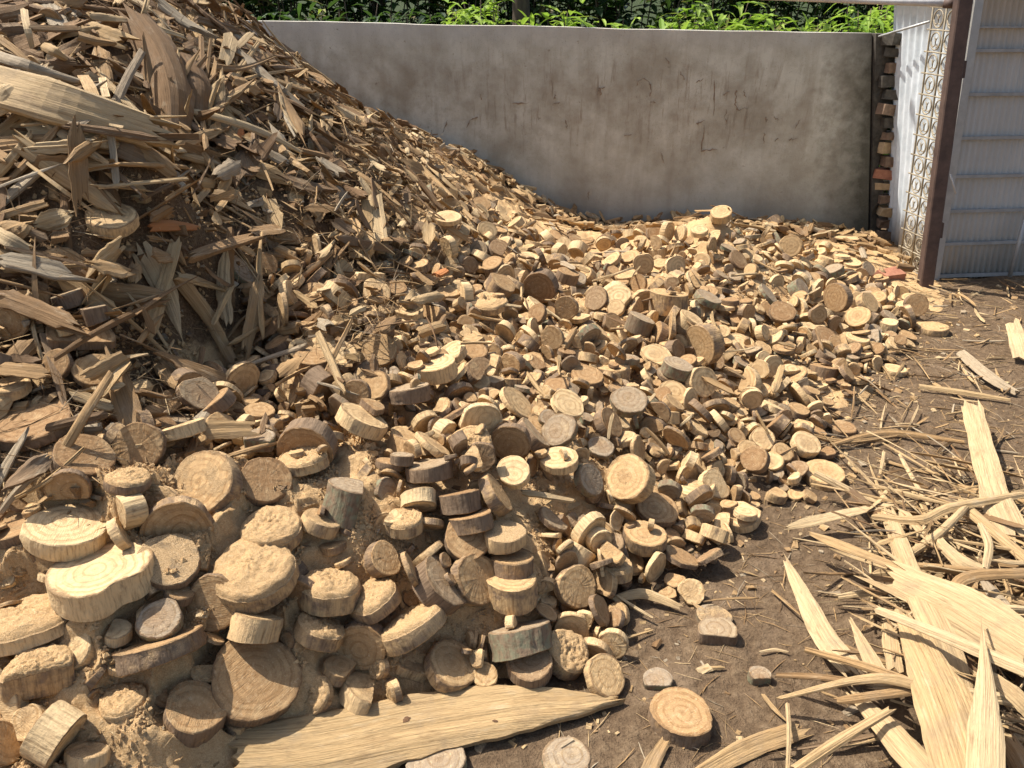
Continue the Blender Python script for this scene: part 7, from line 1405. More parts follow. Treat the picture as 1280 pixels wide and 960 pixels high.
# pts, widths px, lifts m, tone, orange, thickness, curl, label, short name
STRIPS = [
# big planks on the left heap
([(-70,92),(60,126),(190,166)],[62,58,44],[.15,.16,.15],.10,0,.03,.02,'biggest weathered pale plank pointing right from the left edge of the heap','big weathered plank'),
([(40,165),(150,181),(228,187)],[16,15,12],[.07,.08,.09],.0,0,.014,.0,'bright splinter sticking out under the end of the big weathered plank','bright end splinter'),
([(-30,60),(40,84),(122,108)],[16,15,8],[.16,.15,.12],.95,0,.012,.1,'narrow grey strip lying above the big weathered plank','narrow grey strip'),
([(-20,130),(20,112),(55,84)],[40,34,16],[.16,.17,.15],.05,0,.006,.15,'pale folded sheet of wood across the left end of the big weathered plank','pale folded sheet'),
([(-20,185),(60,178),(140,188)],[26,22,10],[.07,.08,.06],.55,0,.01,.1,'brown fibrous strip just under the big weathered plank','brown fibrous strip'),
([(120,172),(178,198),(243,230)],[26,22,16],[.05,.07,.09],.8,0,.012,.05,'shaded brown plank sloping down right below the bright end splinter','sloping shaded plank'),
([(185,322),(208,365),(226,418)],[30,26,3],[.08,.12,.13],.03,0,.008,.1,'bright pointed spike of split wood hanging on the dark face','bright pointed spike'),
([(222,345),(258,392),(290,450)],[20,18,12],[.08,.10,.05],.45,0,.012,.1,'tan split piece leaning right of the bright pointed spike','tan split piece'),
([(222,344),(248,350),(280,362)],[12,13,4],[.11,.13,.12],.02,0,.006,.2,'short bright splinter above the tan split piece','short bright splinter'),
([(236,138),(285,150),(330,166),(376,190)],[8,10,10,5],[.10,.12,.10,.06],.0,0,.006,.1,'long pale curved strip arching to the right on the left heap','long pale curved strip'),
([(168,18),(196,60),(212,110),(214,168)],[40,52,52,40],[.16,.18,.16,.08],.7,0,.008,.35,'broad brown bark sheet standing in the top of the left heap','broad brown bark sheet'),
([(222,66),(240,105),(236,152)],[36,42,34],[.14,.14,.06],.72,0,.008,.3,'rust brown bark sheet right of the broad brown one','rust brown bark sheet'),
([(284,70),(298,57),(313,43)],[9,9,8],[.05,.10,.16],.05,0,.010,0,'short pale stick pointing up in front of the wall','short upward stick'),
([(104,95),(114,112),(123,130)],[13,14,8],[.12,.12,.08],.3,0,.007,0,'short straw piece standing behind the big weathered plank','short straw piece'),
([(128,98),(131,114),(136,132)],[9,9,10],[.12,.12,.09],.0,0,.007,0,'short white piece standing beside the short straw piece','short white piece'),
([(146,126),(160,95),(178,64)],[12,11,9],[.08,.14,.18],.88,0,.008,.1,'grey strip leaning up right behind the big weathered plank','leaning grey strip'),
([(174,27),(200,36),(230,46)],[7,8,6],[.14,.14,.12],.02,0,.006,0,'white splinter near the top of the left heap','white top splinter'),
([(176,26),(182,8),(190,-20)],[5,6,6],[.14,.2,.26],.2,0,.006,0,'thin straw stick rising out of the top of the photo','thin rising stick'),
([(80,562),(108,515),(138,468)],[13,11,8],[.05,.11,.13],.45,0,.012,0,'brown stick leaning up right over slices on the left','leaning brown stick'),
([(469,246),(473,275),(477,306)],[17,18,17],[.12,.10,.07],.08,0,.012,0,'pale upright plank piece on the left slope below the wall','pale upright piece'),
([(456,252),(462,275),(470,300)],[10,12,8],[.10,.08,.06],.3,0,.009,0,'straw plank piece beside the pale upright piece','straw upright piece'),
([(405,472),(422,436),(440,400)],[6,6,4],[.05,.08,.09],.5,0,.008,0,'thin brown stick standing between slices at the foot of the dark face','thin brown stick'),
([(498,183),(540,222),(590,273)],[7,8,5],[.06,.07,.05],.4,0,.007,.1,'long thin fibre bundle sloping down right near the wall','long fibre bundle'),
([(505,176),(548,218),(584,250)],[4,5,3],[.07,.08,.05],.15,0,.005,.1,'thin pale fibre beside the long fibre bundle','thin pale fibre'),
([(-15,288),(10,300),(34,313)],[18,19,15],[.09,.10,.08],.0,0,.012,0,'bright broken board end at the left edge','bright board end'),
([(-15,312),(18,325),(48,340)],[14,14,9],[.08,.08,.05],.4,0,.010,0,'tan splintered board under the bright board end','tan splintered board'),
([(-10,225),(14,198),(38,168)],[11,11,7],[.07,.10,.10],.15,0,.008,.1,'pale stick rising to the big weathered plank at the left edge','pale edge stick'),
([(34,204),(75,235),(118,266)],[4,5,3],[.09,.10,.07],.2,0,.004,0,'long thin straw sliver sloping below the big weathered plank','thin straw sliver'),
([(190,282),(214,281),(244,284)],[15,15,8],[.09,.10,.08],.3,1,.01,.1,'orange split piece of wood in the shade of the left heap','orange split piece'),
([(30,12),(34,35),(40,60)],[8,8,6],[.14,.14,.08],.0,0,.007,.1,'white curled stick at the top left of the heap','white curled stick'),
([(-10,42),(18,62),(48,90)],[10,9,5],[.14,.13,.10],.5,0,.007,0,'tan strip sloping down at the top left edge','tan top strip'),
([(40,35),(70,36),(98,36)],[8,9,8],[.14,.14,.12],.62,0,.01,0,'brown stick lying level near the top left','level brown stick'),
([(114,20),(134,22),(154,24)],[10,11,10],[.16,.16,.13],.15,0,.01,0,'straw block of split wood near the top of the heap','straw top block'),
([(98,44),(120,50),(144,54)],[12,12,6],[.14,.14,.11],.5,0,.008,.2,'tan curved chip under the straw top block','tan curved chip'),
([(55,56),(70,64),(88,76)],[14,13,5],[.13,.14,.10],.25,0,.008,.25,'yellow curved chip above the big weathered plank','yellow curved chip'),
([(20,622),(60,600),(105,560)],[5,6,4],[.06,.08,.08],.3,0,.005,.1,'long pale fibre lying across slices at the left','long left fibre'),
([(0,640),(35,600),(100,560)],[8,10,5],[.03,.05,.05],.9,0,.006,.2,'grey curved bark strip at the left edge','grey curved bark'),
([(300,100),(335,92),(380,86)],[5,5,2],[.08,.10,.14],.4,0,.004,0,'brown splinter pointing right over the ridge by the wall','ridge splinter'),
([(250,80),(300,85),(345,70)],[9,8,3],[.08,.12,.15],.6,0,.006,.1,'brown frayed strip pointing right over the ridge','frayed ridge strip'),
([(350,108),(370,96),(384,86)],[5,5,3],[.04,.08,.12],.3,0,.004,0,'short stick standing up on the ridge before the wall','short ridge stick'),
# long plank in front
([(300,938),(345,936),(420,925),(520,904),(650,884),(720,880),(762,877)],[58,84,94,86,66,38,8],[.035,.05,.055,.05,.04,.03,.02],.22,0,.022,.04,'long pale plank with pointed ends lying across the foot of the heap','long plank'),
# strips on the right
([(1215,508),(1228,560),(1245,620),(1262,660)],[24,28,36,44],[.12,.14,.15,.12],.06,0,.006,.06,'pale broad strip pointing up at the right, topmost of the pile of strips','topmost pale strip'),
([(984,704),(1010,755),(1034,800),(1062,832)],[8,24,30,26],[.02,.05,.08,.08],.02,0,.006,.1,'pointed pale blade of wood sticking out left onto the soil','pointed pale blade'),
([(1110,640),(1138,720),(1175,800),(1195,860)],[16,28,40,40],[.10,.13,.14,.10],.12,0,.006,.1,'long straw strip running down through the pile of strips','long straw strip'),
([(1122,722),(1195,757),(1290,815)],[44,62,66],[.14,.17,.18],.10,0,.007,.08,'widest pale sheet of wood lying across the right pile','widest pale sheet'),
([(1096,762),(1180,795),(1300,845)],[10,15,18],[.17,.20,.22],.0,0,.007,.1,'narrow cream strip crossing above the widest sheet edge','narrow cream strip'),
([(1228,790),(1232,850),(1232,910),(1230,985)],[3,20,38,44],[.22,.26,.26,.22],.0,0,.012,.15,'bright white spear of wood standing at the bottom right','bright white spear'),
([(1130,770),(1160,830),(1185,890),(1215,985)],[18,48,72,86],[.12,.16,.18,.16],.22,0,.006,.08,'broad lined straw sheet running to the bottom right corner','broad lined sheet'),
([(1008,812),(1080,832),(1155,858)],[7,11,9],[.08,.12,.15],.45,0,.007,.1,'tan strip crossing the pointed blade','tan crossing strip'),
([(978,872),(1060,852),(1110,848),(1160,860)],[5,10,13,12],[.06,.11,.14,.15],.2,0,.006,.15,'thin bent straw strip reaching left over the soil','thin bent strip'),
([(972,844),(1020,846),(1070,852)],[5,8,8],[.05,.08,.10],.62,0,.006,.1,'brown narrow strip behind the thin bent strip','brown narrow strip'),
([(1066,780),(1080,808),(1098,842)],[4,16,24],[.10,.11,.10],.1,0,.006,.1,'short pointed pale strip between the blade and the wide sheet','short pointed strip'),
([(1048,746),(1090,739),(1132,733)],[6,11,12],[.05,.08,.10],.05,0,.007,.2,'short pale strip pointing left at the pile of strips','short left strip'),
([(1112,785),(1114,808),(1118,834)],[16,20,18],[.10,.11,.10],.15,0,.006,0,'stubby straw piece beside the short pointed strip','stubby straw piece'),
([(1068,868),(1110,912),(1165,975)],[14,30,42],[.07,.09,.10],.12,0,.006,.1,'pale ragged sheet in the lower middle of the right pile','pale ragged sheet'),
([(995,962),(1050,925),(1112,888)],[13,13,9],[.06,.09,.13],.2,0,.006,.1,'straw strip slanting up right at the bottom edge','slanting straw strip'),
([(870,972),(930,938),(1000,912)],[18,26,22],[.02,.03,.03],.35,0,.005,.05,'flat greyish sheet lying on soil at the bottom edge','flat soil sheet'),
([(806,975),(818,948),(832,926)],[20,18,12],[.02,.03,.03],.4,0,.005,.05,'splintered piece upright at the bottom beside the lone slice','splintered bottom piece'),
([(984,880),(986,915),(984,965)],[5,6,4],[.06,.06,.05],.1,0,.005,.1,'thin upright sliver left of the slanting straw strip','thin upright sliver'),
([(1290,716),(1225,718),(1198,728),(1196,748),(1225,768),(1290,776)],[14,15,15,15,13,11],[.16,.17,.17,.16,.15,.14],.5,0,.006,.1,'curled tan strip bent back on itself at the right edge','curled tan strip'),
([(1095,646),(1150,650),(1190,634),(1280,618)],[8,12,12,9],[.10,.13,.15,.16],.2,0,.006,.1,'long straw strip lying level at the top of the right pile','level straw strip'),
([(1104,640),(1118,665),(1128,690)],[14,17,16],[.08,.09,.08],.3,0,.006,.05,'short plank piece with a square end at the left of the right pile','square-ended piece'),
([(1140,690),(1175,665),(1212,628)],[10,11,8],[.10,.13,.15],.12,0,.006,.2,'pale bent strip at the top of the right pile','pale bent strip'),
([(1170,672),(1200,700),(1225,712)],[12,20,16],[.12,.13,.12],.1,0,.006,.2,'pale folded piece above the curled tan strip','pale folded piece'),
([(1108,704),(1160,708),(1225,712)],[7,9,6],[.10,.12,.13],.45,0,.006,.1,'tan narrow strip above the widest pale sheet','tan narrow strip'),
([(1226,656),(1236,680),(1232,710)],[8,10,8],[.14,.14,.13],.0,0,.006,.2,'white short strip standing near the curled tan strip','white short strip'),
([(1215,770),(1250,760),(1295,762)],[6,9,8],[.16,.17,.17],.05,0,.005,.2,'pale curved strip under the curled tan strip','pale curved strip'),
([(1240,845),(1270,870),(1300,900)],[14,22,24],[.20,.20,.18],.15,0,.006,.1,'straw sheet behind the bright white spear','straw back sheet'),
([(1190,905),(1215,930),(1240,975)],[20,26,24],[.10,.11,.10],.35,0,.006,.1,'tan sheet at the very bottom beside the spear','tan bottom sheet'),
([(1262,930),(1275,950),(1290,985)],[30,30,26],[.12,.12,.10],.6,0,.006,.2,'brown sheet in the bottom right corner','brown corner sheet'),
([(1266,405),(1272,425),(1278,445)],[16,20,20],[.10,.08,.04],.0,0,.010,0,'bright pale board end at the right edge by the gate','bright gate board'),
([(1040,556),(1110,541),(1205,553)],[6,9,5],[.02,.02,.02],.5,0,.01,0,'thick brown stick lying across the bare soil','thick soil stick'),
([(1000,540),(1055,552),(1120,545)],[5,6,3],[.02,.02,.02],.45,0,.008,0,'brown bent stick at the right end of the heap','bent soil stick'),
([(1105,565),(1103,578),(1100,592)],[4,4,3],[.04,.03,.02],.05,0,.004,0,'short white sliver by the thick soil stick','short white sliver'),
([(1150,483),(1200,490),(1262,500)],[6,7,4],[.02,.02,.02],.2,0,.006,0,'long straw sliver on the soil at the right','long soil sliver'),
([(1140,610),(1150,628),(1160,640)],[5,6,4],[.02,.03,.03],.1,0,.005,0,'pale sliver standing left of the topmost strip','pale standing sliver'),
([(1200,440),(1235,470),(1268,490)],[12,14,8],[.02,.03,.02],.9,0,.008,0,'grey weathered board on the soil near the right edge','grey soil board'),
([(770,748),(805,742),(848,758)],[10,14,8],[.02,.03,.02],.15,0,.006,.1,'bundle of pale splinters at the right foot of the heap','pale splinter bundle'),
([(772,745),(795,760),(815,772)],[3,4,3],[.03,.03,.02],.0,0,.004,0,'thin white splinter across the pale splinter bundle','thin white splinter'),
([(745,805),(780,798),(815,788)],[3,4,2],[.01,.02,.01],.3,0,.004,0,'thin straw splinter lying on the soil','thin soil splinter'),
([(950,815),(968,812),(985,815)],[3,4,2],[.01,.01,.01],.0,0,.003,0,'tiny white splinter on the soil above the tiny grey block','tiny white splinter'),
([(965,738),(985,755),(1000,768)],[3,3,2],[.01,.02,.02],.4,0,.004,0,'thin sliver crossing under the pointed blade','blade-side sliver'),
]
G_ST = 'split strips and splinters of wood'
ANS = []
def place_strip(P, Wd, N, th, curl, seed, rvv, m=4, name='wood_strip', rag=.08):
    v, f, lc = strip_geo(P, Wd, N, th, curl, seed, m, rag)
    c = v.mean(0)
    o = MB().add(v-c, f, 0, lc+np.array([seed*.37 % 5, seed*.11 % 3, 0]), rvv).build(name, MS); o.location = c
    return o
for i, s in enumerate(STRIPS):
    pts, wp, li, tone, org, th, curl, lab, short = s
    P, Wd, N = strip_from_px(pts, wp, li, i, th, curl, n=20 if len(pts) < 5 else 30, flat=.35 if short != 'long plank' else .8)
    nm = 'wood_plank' if 'plank' in short else 'bark_sheet' if 'bark' in short else 'wood_strip'
    o = place_strip(P, Wd, N, th, curl, i, ((i*.618) % 1, tone, org), (11 if max(wp) > 50 else 9) if max(wp) > 24 else 5, nm, .16 if max(wp) < 24 else (.07 if short == 'long plank' else .22))
    tag(o, lab, 'plank' if nm == 'wood_plank' else 'bark' if nm == 'bark_sheet' else 'wood strip', G_ST)
    ANS.append((np.mean([p[0] for p in pts]), np.mean([p[1] for p in pts]), short))
    if short == 'long plank':
        for kx, ky, kr in ((508,899,.007),(619,901,.004)):
            # knots sit on the face of the plank
            c = np.array(o.location); pr = np.array([proj(p)[:2] for p in P]); ii = int(np.argmin(np.hypot(pr[:, 0]-kx, pr[:, 1]-ky)))
            f_, r_, u_ = frame_at(kx, ky); d = ray(kx, ky); nn = N/np.linalg.norm(N)
            Tn = P[min(ii+1, len(P)-1)]-P[max(ii-1, 0)]; Tn /= np.linalg.norm(Tn); nn = nn-Tn*(nn@Tn); nn /= np.linalg.norm(nn)
            pt = CAM+d*(((P[ii]+nn*.0122-CAM)@nn)/(d@nn)); B = np.cross(nn, Tn)
            a = np.arange(14)*2*math.pi/14; rr = kr*(1+.3*np.sin(2*a+kx)+.15*np.sin(5*a))
            V = [pt+nn*.001]+[pt+Tn*1.5*rr[q]*math.cos(a[q])+B*rr[q]*.8*math.sin(a[q]) for q in range(14)]+[pt-nn*.004+Tn*1.5*rr[q]*math.cos(a[q])+B*rr[q]*.8*math.sin(a[q]) for q in range(14)]
            MB().add(np.array(V)-c, [[0, 1+q, 1+(q+1) % 14] for q in range(14)]+[[1+q, 15+q, 15+(q+1) % 14, 1+(q+1) % 14] for q in range(14)]).build('knot', M_knot, o)

# loose strips spread by chance: on the steep left heap, in the right pile, on the soil
def hgrad(x, y):
    e = .03; return np.array([float(H(x+e, y)-H(x-e, y))/(2*e), float(H(x, y+e)-H(x, y-e))/(2*e)])
RND = []
def rnd_strip(x, y, L, w, th, tone, az=None, pitch=None, lift=0., bend=.15, seed=0, org=0, rag=.16):
    r2 = np.random.RandomState(seed); g = hgrad(x, y); z = top_z(x, y)
    n = np.array([-g[0], -g[1], 1.]); n /= np.linalg.norm(n)
    az = r2.uniform(0, 6.283) if az is None else az
    d = np.array([math.cos(az), math.sin(az), 0]); d -= n*(d@n); d /= np.linalg.norm(d)
    d = d+n*(r2.normal(0, .20 if L < .2 else .10) if pitch is None else pitch); d /= np.linalg.norm(d)
    k = 9 if w > .02 else 7; t = np.linspace(-.5, .5, k)[:, None]
    side = np.cross(n, d)
    P = np.array([x, y, z])+n*(lift+r2.uniform(0, .03))+d*t*L+side*(t**2-.1)*L*r2.normal(0, bend*.5)+n*(t**2-.1)*L*r2.normal(0, bend)
    e0, e1 = r2.choice([.02, .1, .4, .8], 2, p=[.4, .25, .2, .15]) if w < .022 else r2.choice([.015, .05, .12], 2); tt_ = t[:, 0]+.5
    Wd = w*np.clip(np.minimum(1, (tt_+.012)/e0)**.7*np.minimum(1, (1.012-tt_)/e1)**.7*(1+r2.normal(0, .06, k)), .08, 1.2)
    N = n+side*r2.normal(0, .6)+r2.normal(0, .15, 3)
    tw = r2.normal(0, .35); N = np.array([N*math.cos(tw*a)+side*math.sin(tw*a) for a in t[:, 0]*2])
    px, py, tt = proj(P[k//2]); pe = [proj(P[0]), proj(P[-1])]
    area = math.hypot(pe[0][0]-pe[1][0], pe[0][1]-pe[1][1])*w*F/float(tt)
    vis = -20 < px < 1300 and -20 < py < 980
    RND.append((area if vis else 0, P, Wd, N, th, r2.uniform(-.1, .25), seed, (r2.rand(), tone, org), float(px), float(py), L, rag))
def tone_pick(r2, p=(.18, .27, .30, .17, .08)):
    return r2.choice([r2.uniform(0, .12), r2.uniform(.13, .35), r2.uniform(.38, .6), r2.uniform(.62, .8), r2.uniform(.88, 1)], p=p)
r3 = np.random.RandomState(21); sd = 1000
n_ = 0
while n_ < 4300:                                             # the steep left heap
    x, y = r3.uniform(-3.6, -.2), r3.uniform(.6, 5.9)
    z = float(H(x, y)); g = hgrad(x, y); sl = math.hypot(*g)
    if z < .45 or before_wall(x, y) < .12: continue
    core = min(max((-.25-x)/.4, 0), 1)
    if r3.rand() > .15+.5*min(sl, 1)+.4*core: continue
    if r3.rand() > .25+.75*core and z < .8: continue
    sd += 1; n_ += 1
    down = math.atan2(-g[1], -g[0]); az = down+r3.normal(0, .9) if r3.rand() < .45 else None
    pl_ = [.45, .43, .12] if x < -.95 else [.80, .18, .02]
    L = r3.choice([r3.uniform(.05, .15), r3.uniform(.14, .30), r3.uniform(.3, .5)], p=pl_)
    w = r3.choice([r3.uniform(.003, .009), r3.uniform(.01, .025), r3.uniform(.025, .06)], p=[.38, .44, .18])
    u_ = r3.rand()
    if u_ < .24: L = r3.uniform(.05, .13); w = r3.uniform(.028, .07)/.6
    elif u_ < .40 and x < -.85:                                           # ragged slabs and bark
        sd += 1; n_ += 1
        rnd_strip(x, y, r3.uniform(.10, .30), r3.uniform(.035, .085), r3.uniform(.006, .022), tone_pick(r3, (.08, .15, .28, .38, .11)), az, None, r3.uniform(-.02, .07), .05, sd, 0, .35)
        continue
    rnd_strip(x, y, L, min(w*.6 if w > .0467 else w, L*.8 if L < .13 else L*.3), r3.choice([r3.uniform(.002, .008), r3.uniform(.008, .02)], p=[.7, .3]), tone_pick(r3, (.09, .17, .30, .36, .08)), az, None, r3.uniform(-.02, .07), .10, sd, 1 if r3.rand() < .004 else 0)
for k in range(20):                                          # slabs and fibres jutting out over the hollow
    p_ = hit(r3.uniform(60, 250), r3.uniform(150, 215), .03); sd += 1
    rnd_strip(p_[0], p_[1], r3.uniform(.12, .30), r3.uniform(.01, .06), r3.uniform(.006, .02), tone_pick(r3, (.16, .2, .3, .28, .06)), r3.normal(-.35, .7), r3.normal(.02, .16), r3.uniform(.0, .09), .06, sd, 0, .35)
for k in range(150):                                         # over the slices of the middle
    x, y = r3.uniform(-.8, 1.6), r3.uniform(1.4, 5.5)
    if float(H(x, y)) < .1 or before_wall(x, y) < .1: continue
    sd += 1; rnd_strip(x, y, r3.uniform(.06, .22), r3.uniform(.005, .03), r3.uniform(.003, .012), tone_pick(r3), None, None, .02, .1, sd)
for k in range(420):                                         # broken bits along the foot of the wall
    x = r3.uniform(-1.2, 2.6); y = WALL_A[1]+(x-WALL_A[0])*wd[1]/wd[0]-abs(r3.normal(0, .3))-.06
    sd += 1; rnd_strip(x, y, r3.uniform(.05, .16), r3.uniform(.02, .06), r3.uniform(.008, .03), tone_pick(r3, (.1, .2, .35, .25, .1)), None, None, .02, .1, sd)
for k in range(34):                                          # the fan of torn brown splinters standing on the left heap
    bx, by = 205+r3.uniform(-12, 60), 158+r3.uniform(-25, 18); a_ = r3.normal(-1.15, .45); ln_ = r3.uniform(45, 110)
    P_, W_, N_ = strip_from_px([(bx, by), (bx+ln_*.5*math.cos(a_)+r3.normal(0, 3), by+ln_*.5*math.sin(a_)), (bx+ln_*math.cos(a_), by+ln_*math.sin(a_))], [r3.uniform(5, 15), r3.uniform(5, 16), r3.uniform(1, 6)], [.03, .10, r3.uniform(.10, .22)], k, n=9)
    sd += 1; RND.append((ln_*8, P_, W_, N_+r3.normal(0, .25, 3), r3.uniform(.003, .012), .1, sd, (r3.rand(), r3.choice([r3.uniform(.45, .62), r3.uniform(.62, .78), .2]), 0), bx, by-ln_*.4, ln_*.003, .3))
for k in range(400):                                         # right pile of strips
    u = r3.normal(0, .32); v_ = r3.normal(0, .28)
    x, y = 1.25+.42*u+.25*v_+r3.uniform(-.1, .35), 1.65+.9*v_-.1*u
    if r3.rand() < .35: x, y = r3.uniform(.95, 1.9), r3.uniform(1.05, 2.4)
    px, py, t = proj(np.array([x, y, .05]))
    if px < 1040+40*r3.rand() and py > 560: continue
    sd += 1; rnd_strip(x, y, r3.choice([r3.uniform(.1, .25), r3.uniform(.25, .6)]), r3.choice([r3.uniform(.003, .010), r3.uniform(.012, .035)], p=[.68, .32]), r3.uniform(.002, .006), tone_pick(r3, (.26, .36, .24, .10, .04)),
                  None, r3.normal(0, .12), r3.uniform(0, .11), .10, sd)
for k in range(390):                                         # scattered over the soil, thicker towards the gate
    if r3.rand() < .78: x, y = r3.uniform(1.1, 3.2), r3.uniform(2.3, 4.6)
    else: x, y = r3.uniform(.15, 2.0), r3.uniform(1.0, 3.0)
    if float(H(x, y)) > .05: continue
    sd += 1; rnd_strip(x, y, r3.uniform(.05, .28), r3.uniform(.003, .014), r3.uniform(.002, .006), tone_pick(r3, (.16, .28, .34, .10, .12)), r3.normal(0, .8) if r3.rand() < .6 else None, r3.normal(0, .03), 0, .12, sd)
RND = [a for a in RND if not any((a[8]-h[0])**2+(a[9]-h[1])**2 < (1.1*h[2])**2 for h in HERO if h[2] > 26)]
RND.sort(key=lambda a: -a[0])
NS = 298-len(STRIPS)
restS = MB(); USEDS = set(s[7] for s in STRIPS)
ANS2 = ANS+[a for a in ANCH]
for i, (area, P, Wd, N, th, curl, seed, rvv, px, py, L, rag) in enumerate(RND):
    if i < NS and area > 0:
        o = place_strip(P, Wd, N, th, curl, seed, rvv, 7 if Wd.max() > .025 else 4, 'wood_strip', rag)
        ln = 'long' if L > .3 else 'short' if L < .14 else 'middling'
        wd_ = 'broad' if Wd.max() > .028 else 'narrow'
        head = '%s %s %s strip' % (ln, wd_, 'orange' if rvv[2] > .5 else tone_word(rvv[1]))
        lab = near_label(head, px, py, ANS2, USEDS)
        tag(o, lab or head+' of split wood in the heap', 'wood strip', G_ST)
    else:
        v, f, lc = strip_geo(P, Wd, N, th, curl, seed, 5 if Wd.max() > .03 else 3 if i < 1500 else 2, rag); restS.add(v, f, 0, lc+np.array([seed*.37 % 5, seed*.11 % 3, 0]), rvv)
tag(restS.build('wood_splinters', MS), 'countless small splinters over the heap and the soil', 'splinters', kind='stuff')

# ---------------------------------------------------------------- fine litter nobody could count: fibres, chips, sawdust crumbs
r3 = np.random.RandomState(33)
def settle(x, y):
    h = float(H(x, y)); return max(sawdust_z(x, y) if h > .03 else -9, float(ground_z(np.array(x), np.array(y))))
fib = MB()
def fibre(p, L, w, tone, az, el):
    d = np.array([math.cos(az)*math.cos(el), math.sin(az)*math.cos(el), math.sin(el)]); s = np.array([-math.sin(az), math.cos(az), 0]); u = np.cross(d, s)
    b = r3.normal(0, .12, 2); V = []
    for t in (-.5, 0, .5):
        c = p+d*t*L+(s*b[0]+u*b[1])*L*(.25-t*t); k = w*(1 if t == 0 else .45)
        V += [c+s*k, c-s*k*.6+u*k*.6, c-s*k*.6-u*k*.6]
    fib.add(V, [[0, 1, 4, 3], [1, 2, 5, 4], [2, 0, 3, 5], [3, 4, 7, 6], [4, 5, 8, 7], [5, 3, 6, 8], [0, 2, 1], [6, 7, 8]], 0, None, (r3.rand(), tone, 0))
n_ = 0
while n_ < 11000:
    if n_ < 8400:
        x, y = r3.uniform(-3.2, -.3), r3.uniform(.7, 5.6); h = float(H(x, y))
        if h < .5: continue
        p = np.array([x, y, h+r3.uniform(-.03, .06)]); L = r3.uniform(.04, .20); w = r3.uniform(.0007, .0022); el = r3.normal(0, .5)
        tone = tone_pick(r3, (.08, .17, .33, .34, .08))
    else:
        x, y = (r3.uniform(.1, 2.2), r3.uniform(.9, 3.2)) if r3.rand() < .5 else (r3.uniform(1.0, 3.6), r3.uniform(2.3, 4.9))
        if float(H(x, y)) > .08: continue
        p = np.array([x, y, settle(x, y)+.002]); L = r3.uniform(.02, .12); w = r3.uniform(.0007, .0022); el = r3.normal(0, .06)
        tone = tone_pick(r3, (.10, .22, .36, .2, .12))
    n_ += 1; fibre(p, L, w, tone, r3.uniform(0, 6.283), el)
for k in range(1800):
    x, y = r3.normal(-.45, .5), r3.normal(1.5, .5)
    if y < .85 or float(H(x, y)) < .05: continue
    fibre(np.array([x, y, sawdust_z(x, y)+.003]), r3.uniform(.008, .04), r3.uniform(.0006, .0016), tone_pick(r3, (.3, .3, .25, .1, .05)), r3.uniform(0, 6.283), r3.normal(0, .2))
tag(fib.build('wood_fibres', MS), 'fine dry wood fibres over heap and soil', 'fibres', kind='stuff')
chip = MB(); n_ = 0
while n_ < 4200:
    u = r3.rand()
    if u < .5: x, y = r3.uniform(.0, 2.2), r3.uniform(1.0, 4.6)
    elif u < .8: x, y = r3.uniform(1.0, 3.4), r3.uniform(3.0, 5.2)
    else: x, y = r3.uniform(-1.5, 1.5), r3.uniform(1.0, 5.0)
    h = float(H(x, y))
    if h < .03:
        dd = min(abs(float(H(x-a, y+b))) for a, b in ((0, 0),)); near = max(float(H(x-.25, y+.1)), float(H(x-.1, y+.25)), float(H(x-.1, y)))
        if near < .04 and r3.rand() > .22: continue
    n_ += 1; s = r3.choice([r3.uniform(.004, .010), r3.uniform(.009, .022)], p=[.7, .3])
    q = Matrix.Rotation(r3.uniform(0, 6.28), 3, 'Z') @ Matrix.Rotation(r3.normal(0, .35), 3, 'X')
    box(chip, (x, y, settle(x, y)+s*.15), (s*r3.uniform(.8, 2.2), s*r3.uniform(.6, 1.2), s*r3.uniform(.2, .6)), np.array(q), 0, (r3.rand(), tone_pick(r3, (.16, .28, .32, .12, .12)), 0), s*.12)
n_ = 0
while n_ < 2600:                                             # broken bits packed into the left heap
    x, y = r3.uniform(-3.0, -.5), r3.uniform(1.2, 4.6); h = float(H(x, y))
    if h < .45: continue
    n_ += 1; s = r3.choice([r3.uniform(.006, .016), r3.uniform(.015, .034)], p=[.6, .4]); q = Matrix.Rotation(r3.uniform(0, 6.28), 3, 'Z') @ Matrix.Rotation(r3.normal(0, .8), 3, 'X')
    box(chip, (x, y, h+r3.uniform(-.01, .03)), (s*r3.uniform(1, 3), s*r3.uniform(.6, 1.3), s*r3.uniform(.25, .7)), np.array(q), 0, (r3.rand(), tone_pick(r3, (.08, .18, .32, .32, .10)), 0), s*.15)
for k in range(900):                                         # bits lying in the loose sawdust in front
    x, y = r3.normal(-.5, .45), r3.normal(1.4, .4)
    if not (.85 < y < 2.4) or float(H(x, y)) < .05: continue
    s = r3.choice([r3.uniform(.003, .008), r3.uniform(.008, .02)], p=[.75, .25]); q = Matrix.Rotation(r3.uniform(0, 6.28), 3, 'Z') @ Matrix.Rotation(r3.normal(0, .5), 3, 'X')
    box(chip, (x, y, sawdust_z(x, y)+s*.2), (s*r3.uniform(1, 3.2), s*r3.uniform(.5, 1.1), s*r3.uniform(.2, .6)), np.array(q), 0, (r3.rand(), tone_pick(r3, (.2, .3, .3, .1, .1)), 0), s*.15)
tag(chip.build('wood_chips', MS), 'small wood chips and crumbs around the foot of the heap', 'chips', kind='stuff')
crumb = MB(); n_ = 0
OCT = np.array([[1, 0, 0], [-1, 0, 0], [0, 1, 0], [0, -1, 0], [0, 0, 1], [0, 0, -1]], float)
OF = [[0, 2, 4], [2, 1, 4], [1, 3, 4], [3, 0, 4], [2, 0, 5], [1, 2, 5], [3, 1, 5], [0, 3, 5]]
